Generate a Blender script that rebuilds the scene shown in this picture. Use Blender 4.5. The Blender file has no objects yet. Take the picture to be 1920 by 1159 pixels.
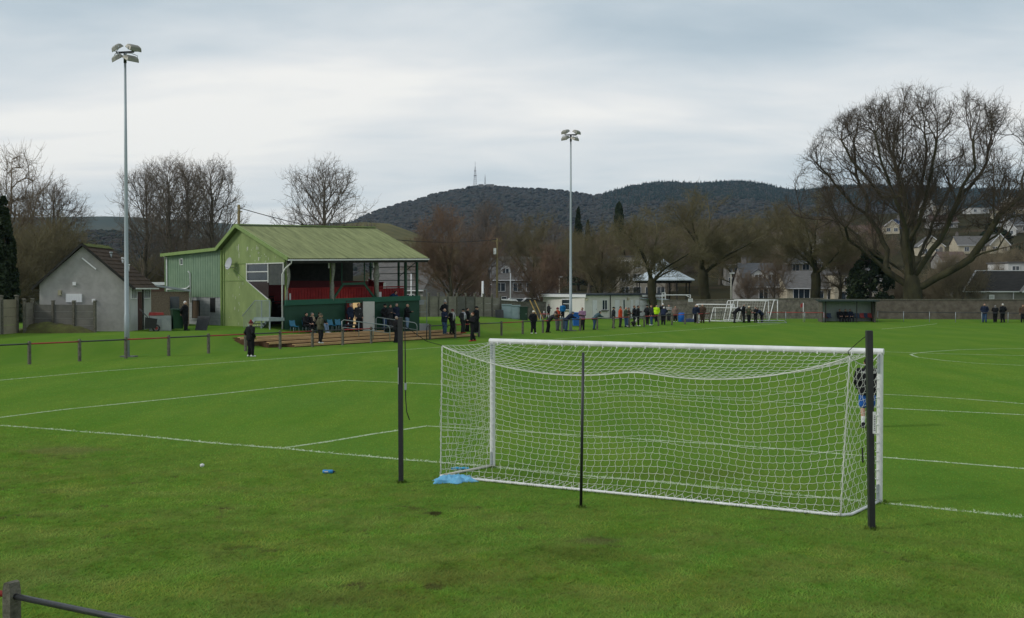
import bpy, bmesh, math, random
import numpy as np
from mathutils import Vector, Matrix, noise as mnoise
R = math.radians
random.seed(7); RNG = np.random.default_rng(7)
SC = bpy.context.scene
COL = SC.collection
# ------------------------------------------------------------------ camera model (pixels of the 1920x1159 photo)
F, CXP, CYP, YH, CH = 2100.0, 960.0, 579.5, 540.0, 3.55
PITCH = math.atan((CYP - YH) / F)
CAMP = Vector((0, 0, CH))
CFW = Vector((0, math.cos(PITCH), -math.sin(PITCH)))
CUP = Vector((0, math.sin(PITCH), math.cos(PITCH)))
def ray(px, py):
    return Vector((1, 0, 0)) * ((px - CXP) / F) + CFW + CUP * ((CYP - py) / F)
def P(px, py, y):                       # a point on the line of sight at distance y down the pitch
    r = ray(px, py); return CAMP + r * (y / r.y)
def G(px, py, z=0.0):                   # the point of the level z under a pixel
    r = ray(px, py); return CAMP + r * ((z - CH) / r.z)
# ------------------------------------------------------------------ pitch axes and ground
GOALC = Vector((2.85, 20.35)); UA = Vector((.8696, -.494)); VA = Vector((.494, .8696))
def uv_of(x, y):
    dx, dy = x - GOALC.x, y - GOALC.y
    return dx * UA.x + dy * UA.y, dx * VA.x + dy * VA.y
def sst(a, b, x):
    t = min(1, max(0, (x - a) / (b - a))); return t * t * (3 - 2 * t)
def lerp(a, b, t): return a + (b - a) * t
def pl(x, pts):
    if x <= pts[0][0]: return pts[0][1]
    for (x0, y0), (x1, y1) in zip(pts, pts[1:]):
        if x <= x1: return lerp(y0, y1, (x - x0) / (x1 - x0))
    return pts[-1][1]
RISE = [(0, 0), (150, 0), (200, 1.2), (250, 4), (350, 14), (500, 34), (700, 50), (1500, 75), (6000, 80)]
def gz(x, y):
    u, v = uv_of(x, y)
    ub = -37.6 + (v - 15) * .0589
    k = sst(52, 76, v)
    a, b = ub - lerp(1.0, 7, k), ub - lerp(5.0, 17, k)
    amp = pl(v, [(-40, .95), (55, .95), (76, .8), (84, .3), (96, .15), (130, .1)])
    z = amp * sst(0, 1, (a - u) / (a - b))
    if y > 100:
        z = max(z, .25 * sst(111, 117, y) * sst(15, 32, x))
    d = math.hypot(x, y)
    if d > 150 and y > 0:
        z += pl(d, RISE) * pl(x / y, [(-.5, .12), (-.15, .2), (.15, .9), (.5, 1)])
    return z
def T(px, py):                          # the ground point seen at a pixel
    z = 0.0
    for _ in range(25):
        p = G(px, py, z); z = lerp(z, gz(p.x, p.y), .6)
    p = G(px, py, z); return Vector((p.x, p.y, gz(p.x, p.y)))
def TD(px, y):                          # the ground point at a bearing and a distance
    x = (px - CXP) / F * y
    return Vector((x, y, gz(x, y)))
# ------------------------------------------------------------------ materials
MATS = {}
def mat(name, c, r=.75, var=.2, scale=4.0, c2=None, metal=0.0, bump=0.0, bscale=None, stretch=(1, 1, 1), spec=.3, emit=None, detail=5, alpha=None, trans=0):
    if name in MATS: return MATS[name]
    m = bpy.data.materials.new(name); m.use_nodes = True
    nt = m.node_tree; b = nt.nodes['Principled BSDF']
    b.inputs['Roughness'].default_value = r; b.inputs['Metallic'].default_value = metal
    b.inputs['Specular IOR Level'].default_value = spec
    tc = nt.nodes.new('ShaderNodeTexCoord'); mp = nt.nodes.new('ShaderNodeMapping'); mp.inputs['Scale'].default_value = stretch
    nt.links.new(tc.outputs['Object'], mp.inputs['Vector'])
    nz = nt.nodes.new('ShaderNodeTexNoise'); nz.inputs['Scale'].default_value = scale; nz.inputs['Detail'].default_value = detail; nz.inputs['Roughness'].default_value = .65
    nt.links.new(mp.outputs[0], nz.inputs['Vector'])
    cr = nt.nodes.new('ShaderNodeValToRGB'); cr.color_ramp.elements[0].position = .3; cr.color_ramp.elements[1].position = .7
    if c2 is None:
        lo = [x * (1 - var) for x in c]; hi = [min(1, x * (1 + var)) for x in c]
    else: lo, hi = c, c2
    cr.color_ramp.elements[0].color = (*lo, 1); cr.color_ramp.elements[1].color = (*hi, 1)
    nt.links.new(nz.outputs['Fac'], cr.inputs['Fac']); nt.links.new(cr.outputs['Color'], b.inputs['Base Color'])
    if bump:
        n2 = nt.nodes.new('ShaderNodeTexNoise'); n2.inputs['Scale'].default_value = bscale or scale * 4; n2.inputs['Detail'].default_value = 4
        nt.links.new(mp.outputs[0], n2.inputs['Vector'])
        bp = nt.nodes.new('ShaderNodeBump'); bp.inputs['Strength'].default_value = bump; bp.inputs['Distance'].default_value = .02
        nt.links.new(n2.outputs['Fac'], bp.inputs['Height']); nt.links.new(bp.outputs[0], b.inputs['Normal'])
    if emit: b.inputs['Emission Color'].default_value = (*emit[0], 1); b.inputs['Emission Strength'].default_value = emit[1]
    if alpha is not None: b.inputs['Alpha'].default_value = alpha
    m['nodes_cr'] = cr.name
    MATS[name] = m; return m
def attr_mat(name, r=.85, attr='tint', spec=.2, mul=1.0, trans=False):
    if name in MATS: return MATS[name]
    m = bpy.data.materials.new(name); m.use_nodes = True; nt = m.node_tree; b = nt.nodes['Principled BSDF']
    b.inputs['Roughness'].default_value = r; b.inputs['Specular IOR Level'].default_value = spec
    a = nt.nodes.new('ShaderNodeAttribute'); a.attribute_name = attr
    nt.links.new(a.outputs['Color'], b.inputs['Base Color'])
    MATS[name] = m; return m
# ------------------------------------------------------------------ mesh building
class MB:
    def __init__(s, M=None): s.v = []; s.f = []; s.m = []; s.M = M; s.smooth = []
    def add(s, vs, fs, mi=0, sm=False):
        o = len(s.v); s.v += [tuple(v) for v in vs]
        for f in fs: s.f.append(tuple(i + o for i in f)); s.m.append(mi); s.smooth.append(sm)
    def box(s, c, d, rz=0, mi=0, M=None):
        x, y, z = d[0] / 2, d[1] / 2, d[2] / 2
        vs = [Vector((a * x, b * y, e * z)) for e in (-1, 1) for b in (-1, 1) for a in (-1, 1)]
        m = M or Matrix.Rotation(rz, 3, 'Z')
        s.add([m @ v + Vector(c) for v in vs], [(0, 2, 3, 1), (4, 5, 7, 6), (0, 1, 5, 4), (2, 6, 7, 3), (0, 4, 6, 2), (1, 3, 7, 5)], mi)
    def bar(s, p, q, w, h=None, mi=0, up=(0, 0, 1)):
        p, q = Vector(p), Vector(q); d = q - p; L = d.length
        if L < 1e-6: return
        d.normalize(); u = Vector(up)
        if abs(d.dot(u)) > .98: u = Vector((0, 1, 0))
        sx = d.cross(u).normalized(); uz = sx.cross(d)
        h = h or w
        s.box((p + q) / 2, (w, L, h), mi=mi, M=Matrix((sx, d, uz)).transposed())
    def tube(s, pts, r, n=8, mi=0, caps=True, sm=True):
        pts = [Vector(p) for p in pts]; k = len(pts)
        rs = r if isinstance(r, (list, tuple)) else [r] * k
        vs = []; prev = None
        for i in range(k):
            d = (pts[min(i + 1, k - 1)] - pts[max(i - 1, 0)]).normalized()
            a = prev if prev is not None else (Vector((0, 0, 1)) if abs(d.z) < .9 else Vector((1, 0, 0)))
            a = (a - d * a.dot(d)).normalized(); b = d.cross(a); prev = a
            for j in range(n):
                t = 2 * math.pi * j / n
                vs.append(pts[i] + (a * math.cos(t) + b * math.sin(t)) * rs[i])
        fs = [(i * n + j, i * n + (j + 1) % n, (i + 1) * n + (j + 1) % n, (i + 1) * n + j) for i in range(k - 1) for j in range(n)]
        s.add(vs, fs, mi, sm)
        if caps:
            o = len(s.v) - k * n
            s.f.append(tuple(o + j for j in reversed(range(n)))); s.m.append(mi); s.smooth.append(False)
            s.f.append(tuple(o + (k - 1) * n + j for j in range(n))); s.m.append(mi); s.smooth.append(False)
    def poly(s, vs, mi=0): s.add(vs, [tuple(range(len(vs)))], mi)
    def prism(s, outline, off, mi=0):   # an outline and its copy shifted by off
        n = len(outline); o = [Vector(p) for p in outline]; q = [p + Vector(off) for p in o]
        s.add(o + q, [tuple(reversed(range(n))), tuple(range(n, 2 * n))] + [(i, (i + 1) % n, n + (i + 1) % n, n + i) for i in range(n)], mi)
    def ell(s, c, r, n=10, m=7, mi=0, M=None, sm=True):
        c = Vector(c); vs = []; M = M or Matrix.Identity(3)
        for i in range(1, m):
            t = math.pi * i / m
            for j in range(n):
                p = 2 * math.pi * j / n
                vs.append(M @ Vector((r[0] * math.sin(t) * math.cos(p), r[1] * math.sin(t) * math.sin(p), r[2] * math.cos(t))) + c)
        top = len(vs); vs.append(M @ Vector((0, 0, r[2])) + c); bot = len(vs); vs.append(M @ Vector((0, 0, -r[2])) + c)
        fs = [(i * n + j, (i + 1) * n + j, (i + 1) * n + (j + 1) % n, i * n + (j + 1) % n) for i in range(m - 2) for j in range(n)]
        fs += [(top, j, (j + 1) % n) for j in range(n)] + [(bot, (m - 2) * n + (j + 1) % n, (m - 2) * n + j) for j in range(n)]
        s.add(vs, fs, mi, sm)
    def grid(s, fn, nu, nv, mi=0, sm=False):
        vs = [fn(i / nu, j / nv) for j in range(nv + 1) for i in range(nu + 1)]
        fs = [(j * (nu + 1) + i, j * (nu + 1) + i + 1, (j + 1) * (nu + 1) + i + 1, (j + 1) * (nu + 1) + i) for j in range(nv) for i in range(nu)]
        s.add(vs, fs, mi, sm)
    def build(s, name, mats, parent=None, loc=None, rz=0):
        me = bpy.data.meshes.new(name); me.from_pydata(s.v, [], s.f)
        for m in (mats if isinstance(mats, (list, tuple)) else [mats]): me.materials.append(m)
        me.polygons.foreach_set('material_index', s.m); me.polygons.foreach_set('use_smooth', s.smooth)
        me.update()
        return link(name, me, parent, loc, rz)
def link(name, me, parent=None, loc=None, rz=0):
    o = bpy.data.objects.new(name, me); COL.objects.link(o)
    if parent is not None: o.parent = parent
    if loc is not None: o.location = loc
    if rz: o.rotation_euler = (0, 0, rz)
    return o
def tag(o, label, cat, group=None, kind=None):
    if label: o['label'] = label
    if cat: o['category'] = cat
    if group: o['group'] = group
    if kind: o['kind'] = kind
    return o
def thing(name, loc, label, cat, group=None, rz=0):
    o = bpy.data.objects.new(name, None); COL.objects.link(o); o.location = loc; o.rotation_euler = (0, 0, rz)
    return tag(o, label, cat, group)
def copy_tree(o, parent=None):
    c = o.copy(); COL.objects.link(c)
    if parent is not None: c.parent = parent
    for ch in list(o.children): copy_tree(ch, c)
    return c
def np_mesh(name, V, Fq, mats, smooth=False, attr=None):
    me = bpy.data.meshes.new(name)
    V = np.asarray(V, dtype=np.float32); Fq = np.asarray(Fq, dtype=np.int32)
    n, k = Fq.shape
    me.vertices.add(len(V)); me.vertices.foreach_set('co', V.ravel())
    me.loops.add(n * k); me.loops.foreach_set('vertex_index', Fq.ravel())
    me.polygons.add(n); me.polygons.foreach_set('loop_start', np.arange(0, n * k, k, dtype=np.int32))
    me.polygons.foreach_set('loop_total', np.full(n, k, dtype=np.int32))
    if smooth: me.polygons.foreach_set('use_smooth', np.ones(n, dtype=bool))
    for m in (mats if isinstance(mats, (list, tuple)) else [mats]): me.materials.append(m)
    if attr is not None:
        a = me.color_attributes.new('tint', 'FLOAT_COLOR', 'POINT')
        a.data.foreach_set('color', np.concatenate([attr, np.ones((len(V), 1))], axis=1).astype(np.float32).ravel())
    me.update(calc_edges=True); me.validate()
    return me
def tubes_np(A, B, ra, rb, n=3):        # many separate tapered sticks as one vertex/face array
    A = np.asarray(A, float); B = np.asarray(B, float)
    d = B - A; L = np.linalg.norm(d, axis=1, keepdims=True) + 1e-9; d = d / L
    ref = np.where(np.abs(d[:, 2:3]) < .9, np.array([[0, 0, 1.0]]), np.array([[1.0, 0, 0]]))
    a = np.cross(d, ref); a /= np.linalg.norm(a, axis=1, keepdims=True) + 1e-9; b = np.cross(d, a)
    t = np.arange(n) * 2 * math.pi / n
    ring = a[:, None, :] * np.cos(t)[None, :, None] + b[:, None, :] * np.sin(t)[None, :, None]
    ra = np.broadcast_to(np.asarray(ra, float), (len(A),)); rb = np.broadcast_to(np.asarray(rb, float), (len(A),))
    V = np.concatenate([A[:, None, :] + ring * ra[:, None, None], B[:, None, :] + ring * rb[:, None, None]], axis=1).reshape(-1, 3)
    base = (np.arange(len(A)) * 2 * n)[:, None]
    Fs = []
    for j in range(n):
        k = (j + 1) % n
        Fs.append(np.concatenate([base + j, base + k, base + n + k, base + n + j], axis=1))
    return V, np.stack(Fs, axis=1).reshape(-1, 4)
# ================================================================== camera, light, sky
cam = bpy.data.cameras.new('camera'); co = bpy.data.objects.new('camera', cam); COL.objects.link(co)
co.location = CAMP; co.rotation_euler = (math.pi / 2 - PITCH, 0, 0)
cam.sensor_width = 36; cam.lens = 36 * F / 1920; cam.clip_start = .1; cam.clip_end = 20000
SC.camera = co
SUN_AZ, SUN_EL = R(252), R(36)
sl = bpy.data.lights.new('sun', 'SUN'); sl.energy = 1.5; sl.angle = R(12); sl.color = (1, .95, .88)
so = bpy.data.objects.new('sun', sl); COL.objects.link(so)
sd = Vector((math.sin(SUN_AZ) * math.cos(SUN_EL), math.cos(SUN_AZ) * math.cos(SUN_EL), math.sin(SUN_EL)))
so.rotation_euler = (-sd).to_track_quat('-Z', 'Y').to_euler(); so.location = (0, 0, 60)
W = bpy.data.worlds.new('World'); SC.world = W; W.use_nodes = True
nt = W.node_tree; nt.nodes.clear()
def N(t, **k):
    n = nt.nodes.new(t)
    for a, b in k.items(): setattr(n, a, b)
    return n
def L(a, b): nt.links.new(a, b)
def mathn(op, a, b=None, c=None, clamp=False):
    n = N('ShaderNodeMath', operation=op, use_clamp=clamp)
    for i, x in enumerate((a, b, c)):
        if x is None: continue
        if isinstance(x, (int, float)): n.inputs[i].default_value = x
        else: L(x, n.inputs[i])
    return n.outputs[0]
def noise(vec, scale, detail=4, rough=.55, dist=0):
    n = N('ShaderNodeTexNoise'); n.inputs['Scale'].default_value = scale; n.inputs['Detail'].default_value = detail
    n.inputs['Roughness'].default_value = rough; n.inputs['Distortion'].default_value = dist
    L(vec, n.inputs['Vector']); return n.outputs['Fac']
def ramp(f, *els):
    n = N('ShaderNodeValToRGB'); e = n.color_ramp.elements
    while len(e) < len(els): e.new(.5)
    for x, (p, c) in zip(e, els): x.position = p; x.color = (*c, 1)
    L(f, n.inputs['Fac']); return n.outputs['Color']
def mixc(f, a, b, mode='MIX'):
    n = N('ShaderNodeMix', data_type='RGBA', blend_type=mode)
    for i, x in ((0, f), (6, a), (7, b)):
        if isinstance(x, (int, float)): n.inputs[i].default_value = x
        elif isinstance(x, tuple): n.inputs[i].default_value = (*x, 1)
        else: L(x, n.inputs[i])
    return n.outputs[2]
sky = N('ShaderNodeTexSky', sky_type='NISHITA', sun_disc=False, sun_elevation=SUN_EL, sun_rotation=SUN_AZ)
tc = N('ShaderNodeTexCoord'); sp = N('ShaderNodeSeparateXYZ'); L(tc.outputs['Generated'], sp.inputs[0])
den = mathn('ADD', mathn('MAXIMUM', sp.outputs['Z'], 0.0), .16)      # the cloud sheet, seen in perspective
cv = N('ShaderNodeCombineXYZ'); L(mathn('DIVIDE', sp.outputs['X'], den), cv.inputs[0]); L(mathn('DIVIDE', sp.outputs['Y'], den), cv.inputs[1])
mp = N('ShaderNodeMapping'); mp.inputs['Rotation'].default_value = (0, 0, R(-14)); mp.inputs['Scale'].default_value = (.5, 1.05, 1); mp.inputs['Location'].default_value = (3.3, 1.2, 0)
L(cv.outputs[0], mp.inputs[0])
n1 = noise(mp.outputs[0], .95, 5, .5, .4); n2 = noise(mp.outputs[0], 2.6, 5, .55, .6)
# brightness by height above the horizon: a pale band under a darker deck
zb = N('ShaderNodeMapRange'); zb.inputs['From Min'].default_value = 0; zb.inputs['From Max'].default_value = .5; L(sp.outputs['Z'], zb.inputs[0])
band = ramp(zb.outputs[0], (0, (.68, .68, .68)), (.14, (.60, .60, .60)), (.24, (.78, .78, .78)), (.36, (.72, .72, .72)), (.50, (.40, .40, .40)), (.62, (.30, .30, .30)), (1, (.42, .42, .42)))
f = mathn('ADD', band, mathn('MULTIPLY', mathn('SUBTRACT', n1, .5), 1.9))
f = mathn('ADD', f, mathn('MULTIPLY', mathn('SUBTRACT', n2, .5), .6), clamp=True)
cl = ramp(f, (0, (.36, .46, .53)), (.35, (.53, .61, .66)), (.6, (.70, .745, .765)), (.85, (.85, .855, .84)), (1, (.95, .935, .89)))
bgs = N('ShaderNodeBackground'); L(sky.outputs[0], bgs.inputs[0]); bgs.inputs[1].default_value = .1
bgc = N('ShaderNodeBackground'); L(cl, bgc.inputs[0]); bgc.inputs[1].default_value = 1.0
mx = N('ShaderNodeMixShader'); mx.inputs[0].default_value = .9; L(bgs.outputs[0], mx.inputs[1]); L(bgc.outputs[0], mx.inputs[2])
ow = N('ShaderNodeOutputWorld'); L(mx.outputs[0], ow.inputs['Surface'])
SC.view_settings.view_transform = 'Standard'; SC.view_settings.look = 'None'; SC.view_settings.exposure = .1; SC.view_settings.gamma = 1
# ================================================================== grass colour, shared by the sheet and the blades
gg = bpy.data.node_groups.new('grass_colour', 'ShaderNodeTree')
gg.interface.new_socket('Color', in_out='OUTPUT', socket_type='NodeSocketColor')
nt = gg
tc = N('ShaderNodeTexCoord'); sp = N('ShaderNodeSeparateXYZ'); pos = tc.outputs['Object']; L(pos, sp.inputs[0])
X, Y, Z = sp.outputs
fine = noise(pos, 38, 4, .7); mid = noise(pos, 1.5, 6, .68, .3); big = noise(pos, .13, 4, .6)
mpa = N('ShaderNodeMapping'); mpa.inputs['Rotation'].default_value = (0, 0, R(-29.6)); mpa.inputs['Scale'].default_value = (1, .18, 1); L(pos, mpa.inputs[0])
strk = noise(mpa.outputs[0], .55, 4, .6)
col = ramp(fine, (.3, (.066, .142, .021)), (.5, (.085, .172, .027)), (.72, (.112, .203, .038)))
col = mixc(mathn('MULTIPLY', ramp(mid, (.38, (0, 0, 0)), (.66, (1, 1, 1))), .55), col, (.105, .195, .032))
col = mixc(mathn('MULTIPLY', ramp(big, (.35, (0, 0, 0)), (.65, (1, 1, 1))), .65), col, (.085, .175, .019))
col = mixc(mathn('MULTIPLY', ramp(strk, (.40, (0, 0, 0)), (.66, (1, 1, 1))), .6), col, (.135, .21, .032))
# rough ground behind the goal: coarser, darker, yellowing, with bare scrapes
vv = mathn('ADD', mathn('MULTIPLY', mathn('SUBTRACT', X, GOALC.x), VA.x), mathn('MULTIPLY', mathn('SUBTRACT', Y, GOALC.y), VA.y))
mr = N('ShaderNodeMapRange', interpolation_type='SMOOTHSTEP'); mr.inputs['From Min'].default_value = 1.5; mr.inputs['From Max'].default_value = -5; L(vv, mr.inputs[0]); rough = mr.outputs[0]
col = mixc(mathn('MULTIPLY', rough, .4), col, (.072, .15, .017))
tuft = noise(pos, 5.5, 5, .7, .6)
col = mixc(mathn('MULTIPLY', mathn('MULTIPLY', ramp(tuft, (.5, (0, 0, 0)), (.72, (1, 1, 1))), mathn('ADD', mathn('MULTIPLY', rough, .75), .15)), .85), col, (.055, .105, .012))
yel = noise(pos, .9, 6, .76, .5)
col = mixc(mathn('MULTIPLY', mathn('MULTIPLY', ramp(yel, (.40, (0, 0, 0)), (.62, (1, 1, 1))), rough), .8), col, (.125, .165, .036))
mud = noise(pos, .75, 6, .75, .8); mud2 = noise(pos, 3.2, 5, .7, .4)
mm = mathn('MULTIPLY', ramp(mud, (.54, (0, 0, 0)), (.66, (1, 1, 1))), ramp(mud2, (.46, (0, 0, 0)), (.6, (1, 1, 1))))
col = mixc(mathn('MULTIPLY', mathn('MULTIPLY', mm, rough), .85), col, (.055, .043, .022))
def spot(cx, cy, rx, ry, c, k):
    global col
    dx = mathn('DIVIDE', mathn('SUBTRACT', X, cx), rx); dy = mathn('DIVIDE', mathn('SUBTRACT', Y, cy), ry)
    d = mathn('ADD', mathn('SQRT', mathn('ADD', mathn('MULTIPLY', dx, dx), mathn('MULTIPLY', dy, dy))), mathn('MULTIPLY', mathn('SUBTRACT', mud2, .5), 1.6))
    m = N('ShaderNodeMapRange', interpolation_type='SMOOTHSTEP'); m.inputs['From Min'].default_value = 1.1; m.inputs['From Max'].default_value = .45; L(d, m.inputs[0])
    col = mixc(mathn('MULTIPLY', m.outputs[0], k), col, c)
for px, py, rx, ry, c, k in [(812, 1100, .16, .22, (.05, .042, .02), .8), (840, 1082, .7, .6, (.095, .115, .026), .6), (1090, 1040, .9, .55, (.085, .115, .022), .6), (815, 963, .13, .2, (.03, .024, .012), .9),
                             (640, 1120, 1.1, .45, (.09, .115, .026), .55), (1120, 1015, .35, .3, (.1, .1, .04), .6), (120, 845, 1.2, .7, (.13, .14, .045), .7), (1280, 890, 1.5, .9, (.085, .12, .024), .4),
                             (1360, 888, .9, .6, (.085, .12, .024), .35), (1345, 592, 9, 4, (.15, .13, .045), .75), (900, 606, 5, 7, (.13, .15, .035), .5), (470, 1145, .6, .4, (.09, .11, .026), .5), (60, 1085, .8, .6, (.12, .14, .04), .5)]:
    p = T(px, py); spot(p.x, p.y, rx, ry, c, k)
# beyond the ground's walls: winter gardens and scrub
out = mathn('GREATER_THAN', mathn('ADD', Y, mathn('MULTIPLY', noise(pos, .05, 3), 14)), 150)
scrub = ramp(noise(pos, .06, 6, .7), (.35, (.03, .029, .018)), (.55, (.046, .042, .024)), (.7, (.07, .052, .036)))
col = mixc(out, col, scrub)
# a bald earth strip under the left wall
go = N('NodeGroupOutput'); L(col, go.inputs[0])
def grass_mat(name, blades):
    global nt
    m = bpy.data.materials.new(name); m.use_nodes = True; nt = m.node_tree; b = nt.nodes['Principled BSDF']
    g = N('ShaderNodeGroup'); g.node_tree = gg
    b.inputs['Roughness'].default_value = 1; b.inputs['Specular IOR Level'].default_value = 0
    c = g.outputs[0]
    if blades:
        a = N('ShaderNodeAttribute'); a.attribute_name = 'tint'; s = N('ShaderNodeSeparateColor'); L(a.outputs['Color'], s.inputs[0])
        hs = N('ShaderNodeHueSaturation'); L(c, hs.inputs['Color']); L(s.outputs[0], hs.inputs['Value']); L(s.outputs[2], hs.inputs['Hue'])
        c = mixc(s.outputs[1], hs.outputs[0], (.42, .50, .33))
        cv = N('ShaderNodeCombineXYZ'); cv.inputs[2].default_value = 1
        ge = N('ShaderNodeNewGeometry'); mv = N('ShaderNodeMix', data_type='VECTOR'); mv.inputs[0].default_value = .6
        L(ge.outputs['Normal'], mv.inputs[4]); L(cv.outputs[0], mv.inputs[5]); L(mv.outputs[1], b.inputs['Normal'])
    else:
        t = N('ShaderNodeTexCoord'); h = noise(t.outputs['Object'], 16, 5, .7); bp = N('ShaderNodeBump'); bp.inputs['Strength'].default_value = .25; bp.inputs['Distance'].default_value = .05
        L(h, bp.inputs['Height']); L(bp.outputs[0], b.inputs['Normal'])
    L(c, b.inputs['Base Color'])
    MATS[name] = m; return m
GRASS = grass_mat('grass_turf', False); BLADE = grass_mat('grass_blade', True)
# ---- the ground as one sheet
def axis(lo, hi, fine_lo, fine_hi, step, grow):
    a = list(np.arange(fine_lo, fine_hi + 1e-6, step)); s = step; x = fine_hi
    while x < hi: s *= grow; x += s; a.append(x)
    s = step; x = fine_lo
    while x > lo: s *= grow; x -= s; a.insert(0, x)
    return a
xs = axis(-3500, 3500, -62, 66, 1.0, 1.16); ys = axis(-60, 4200, 2, 152, 1.0, 1.10)
V = [(x, y, gz(x, y)) for y in ys for x in xs]; nx = len(xs)
Fq = [(j * nx + i, j * nx + i + 1, (j + 1) * nx + i + 1, (j + 1) * nx + i) for j in range(len(ys) - 1) for i in range(nx - 1)]
tag(link('ground', np_mesh('ground', V, Fq, GRASS, smooth=True)), 'worn green football pitch and grass banks', None, kind='structure')
# ---- painted lines
PAINT = mat('line_paint', (.17, .27, .10), r=.95, c2=(.50, .56, .42), scale=9, detail=6, spec=.1)
def arc(cu, cv, r, a0, a1, n, k=1.0):
    out = []
    for i in range(n + 1):
        t = R(lerp(a0, a1, i / n)); u = cu + r * math.sin(t); v = (cv + r * math.cos(t)) * k
        q = GOALC + UA * u + VA * v; out.append(Vector((q.x, q.y, 0)))
    return out
PXL = [[(-420, 762), (0, 798), (130, 807.5), (300, 821), (400, 831), (527, 841), (700, 857), (830, 868), (922, 876), (1652, 943), (1760, 954), (1920, 970), (2300, 1011)],
       [(527, 841), (610, 829), (700, 814), (760, 805), (800, 799)], [(800, 799), (1100, 817), (1400, 837), (1660, 858), (1920, 879), (2300, 913)],
       [(-420, 848), (0, 783), (120, 768), (400, 740), (600, 718), (650, 713.5)], [(650, 713.5), (750, 717.5), (1000, 730), (1660, 765.5), (1920, 778), (2300, 798)],
       [(-420, 750), (0, 713), (200, 695.5), (400, 681.5), (740, 657), (1273, 620), (1500, 604.5)],
       [(1250, 648), (1657, 659.7), (1766, 663.3), (1920, 667), (2300, 678)],
       [(2050, 653), (1876, 654), (1798, 656), (1748, 659.3), (1720, 662), (1708, 664.5), (1712, 667), (1722, 670), (1770, 676), (1826, 681), (1920, 685.5), (2200, 693)],
       [(1653, 617), (1706, 613), (1761, 606.6)]]
LINES = [[G(*p) for p in l] for l in PXL] + [arc(0, 11, 9.15, -53, 53, 30, .965)]
def strip(mb, pts, w):
    q = []
    for a, b in zip(pts, pts[1:]):
        n = max(1, int((b - a).length / .35))
        for i in range(n): q.append(a.lerp(b, i / n))
    q.append(pts[-1]); vs = []
    for i, p in enumerate(q):
        d = (q[min(i + 1, len(q) - 1)] - q[max(i - 1, 0)]).normalized(); s = Vector((-d.y, d.x, 0))
        k = w * (1 + .35 * mnoise.noise(p * 1.7)); o = .03 * mnoise.noise(p * .9 + Vector((9, 3, 1)))
        vs += [p + s * (k / 2 + o) + Vector((0, 0, .004)), p - s * (k / 2 - o) + Vector((0, 0, .004))]
    mb.add(vs, [(2 * i, 2 * i + 1, 2 * i + 3, 2 * i + 2) for i in range(len(q) - 1)])
mb = MB()
for l in LINES: strip(mb, l, .13)
tag(mb.build('pitch_line_markings', PAINT), 'faded white painted lines of the football pitch', None, kind='structure')
TUFTS = [(G(922, 876), .12, 160), (G(1652, 943), .12, 200), (G(752, 905), .09, 160), (G(1634, 993), .09, 200), (G(1089, 952), .07, 110)] + [(G(lerp(826, 1576, i / 40), lerp(895, 970, i / 40)), .16, 26) for i in range(41)]  # longer blades added round post feet and rear bar for contact shade
# ---- grass blades near the camera
n = 330000
d = 10.0 * (58 / 10.0) ** (RNG.random(n) ** .85); x = (RNG.random(n) - .5) * 1.06 * d
keep = np.ones(n, bool)
lineseg = [(a, b) for l in LINES[:6] for a, b in zip(l, l[1:])]
px_, py_ = x, d; dist = np.full(n, 9.0)
for a, b in lineseg:
    ax, ay, bx, by = a.x, a.y, b.x, b.y; L2 = (bx - ax) ** 2 + (by - ay) ** 2 + 1e-9
    t = np.clip(((px_ - ax) * (bx - ax) + (py_ - ay) * (by - ay)) / L2, 0, 1)
    dist = np.minimum(dist, np.hypot(px_ - ax - t * (bx - ax), py_ - ay - t * (by - ay)))
uu = (x - GOALC.x) * UA.x + (d - GOALC.y) * UA.y; vvv = (x - GOALC.x) * VA.x + (d - GOALC.y) * VA.y
keep = uu > -37; x, d, dist, vvv = x[keep], d[keep], dist[keep], vvv[keep]; n = len(x)
h = (.012 + .014 * RNG.random(n)) * np.where(vvv < 0, 1.35, .8); w = .0075 * (d / 12) ** .8 * (.7 + .6 * RNG.random(n))
la = math.pi / 2 + (RNG.random(n) - .5) * 2.3; an = la + math.pi / 2; lean = h * (1.6 + 1.6 * RNG.random(n))
tx, ty, th = [], [], []
for q, r_, k in TUFTS:
    for _ in range(k):
        a_ = random.random() * 6.283; e_ = r_ * (.5 + .6 * random.random()); tx.append(q.x + e_ * math.cos(a_)); ty.append(q.y + e_ * math.sin(a_)); th.append(random.uniform(.03, .075))
tn = len(tx); x = np.concatenate([x, tx]); d = np.concatenate([d, ty]); h = np.concatenate([h, th]); w = np.concatenate([w, np.full(tn, .006)]); la = np.concatenate([la, RNG.random(tn) * 6.283]); an = la + math.pi / 2; lean = np.concatenate([lean, np.array(th) * RNG.random(tn)]); dist = np.concatenate([dist, np.full(tn, 9.0)]); n += tn
A = np.stack([x - w * np.cos(an), d - w * np.sin(an), np.zeros(n)], 1); B = np.stack([x + w * np.cos(an), d + w * np.sin(an), np.zeros(n)], 1)
Cc = np.stack([x + lean * np.cos(la), d + lean * np.sin(la), h], 1)
V = np.stack([A, B, Cc], 1).reshape(-1, 3); Fq = np.arange(3 * n).reshape(-1, 3)
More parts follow.
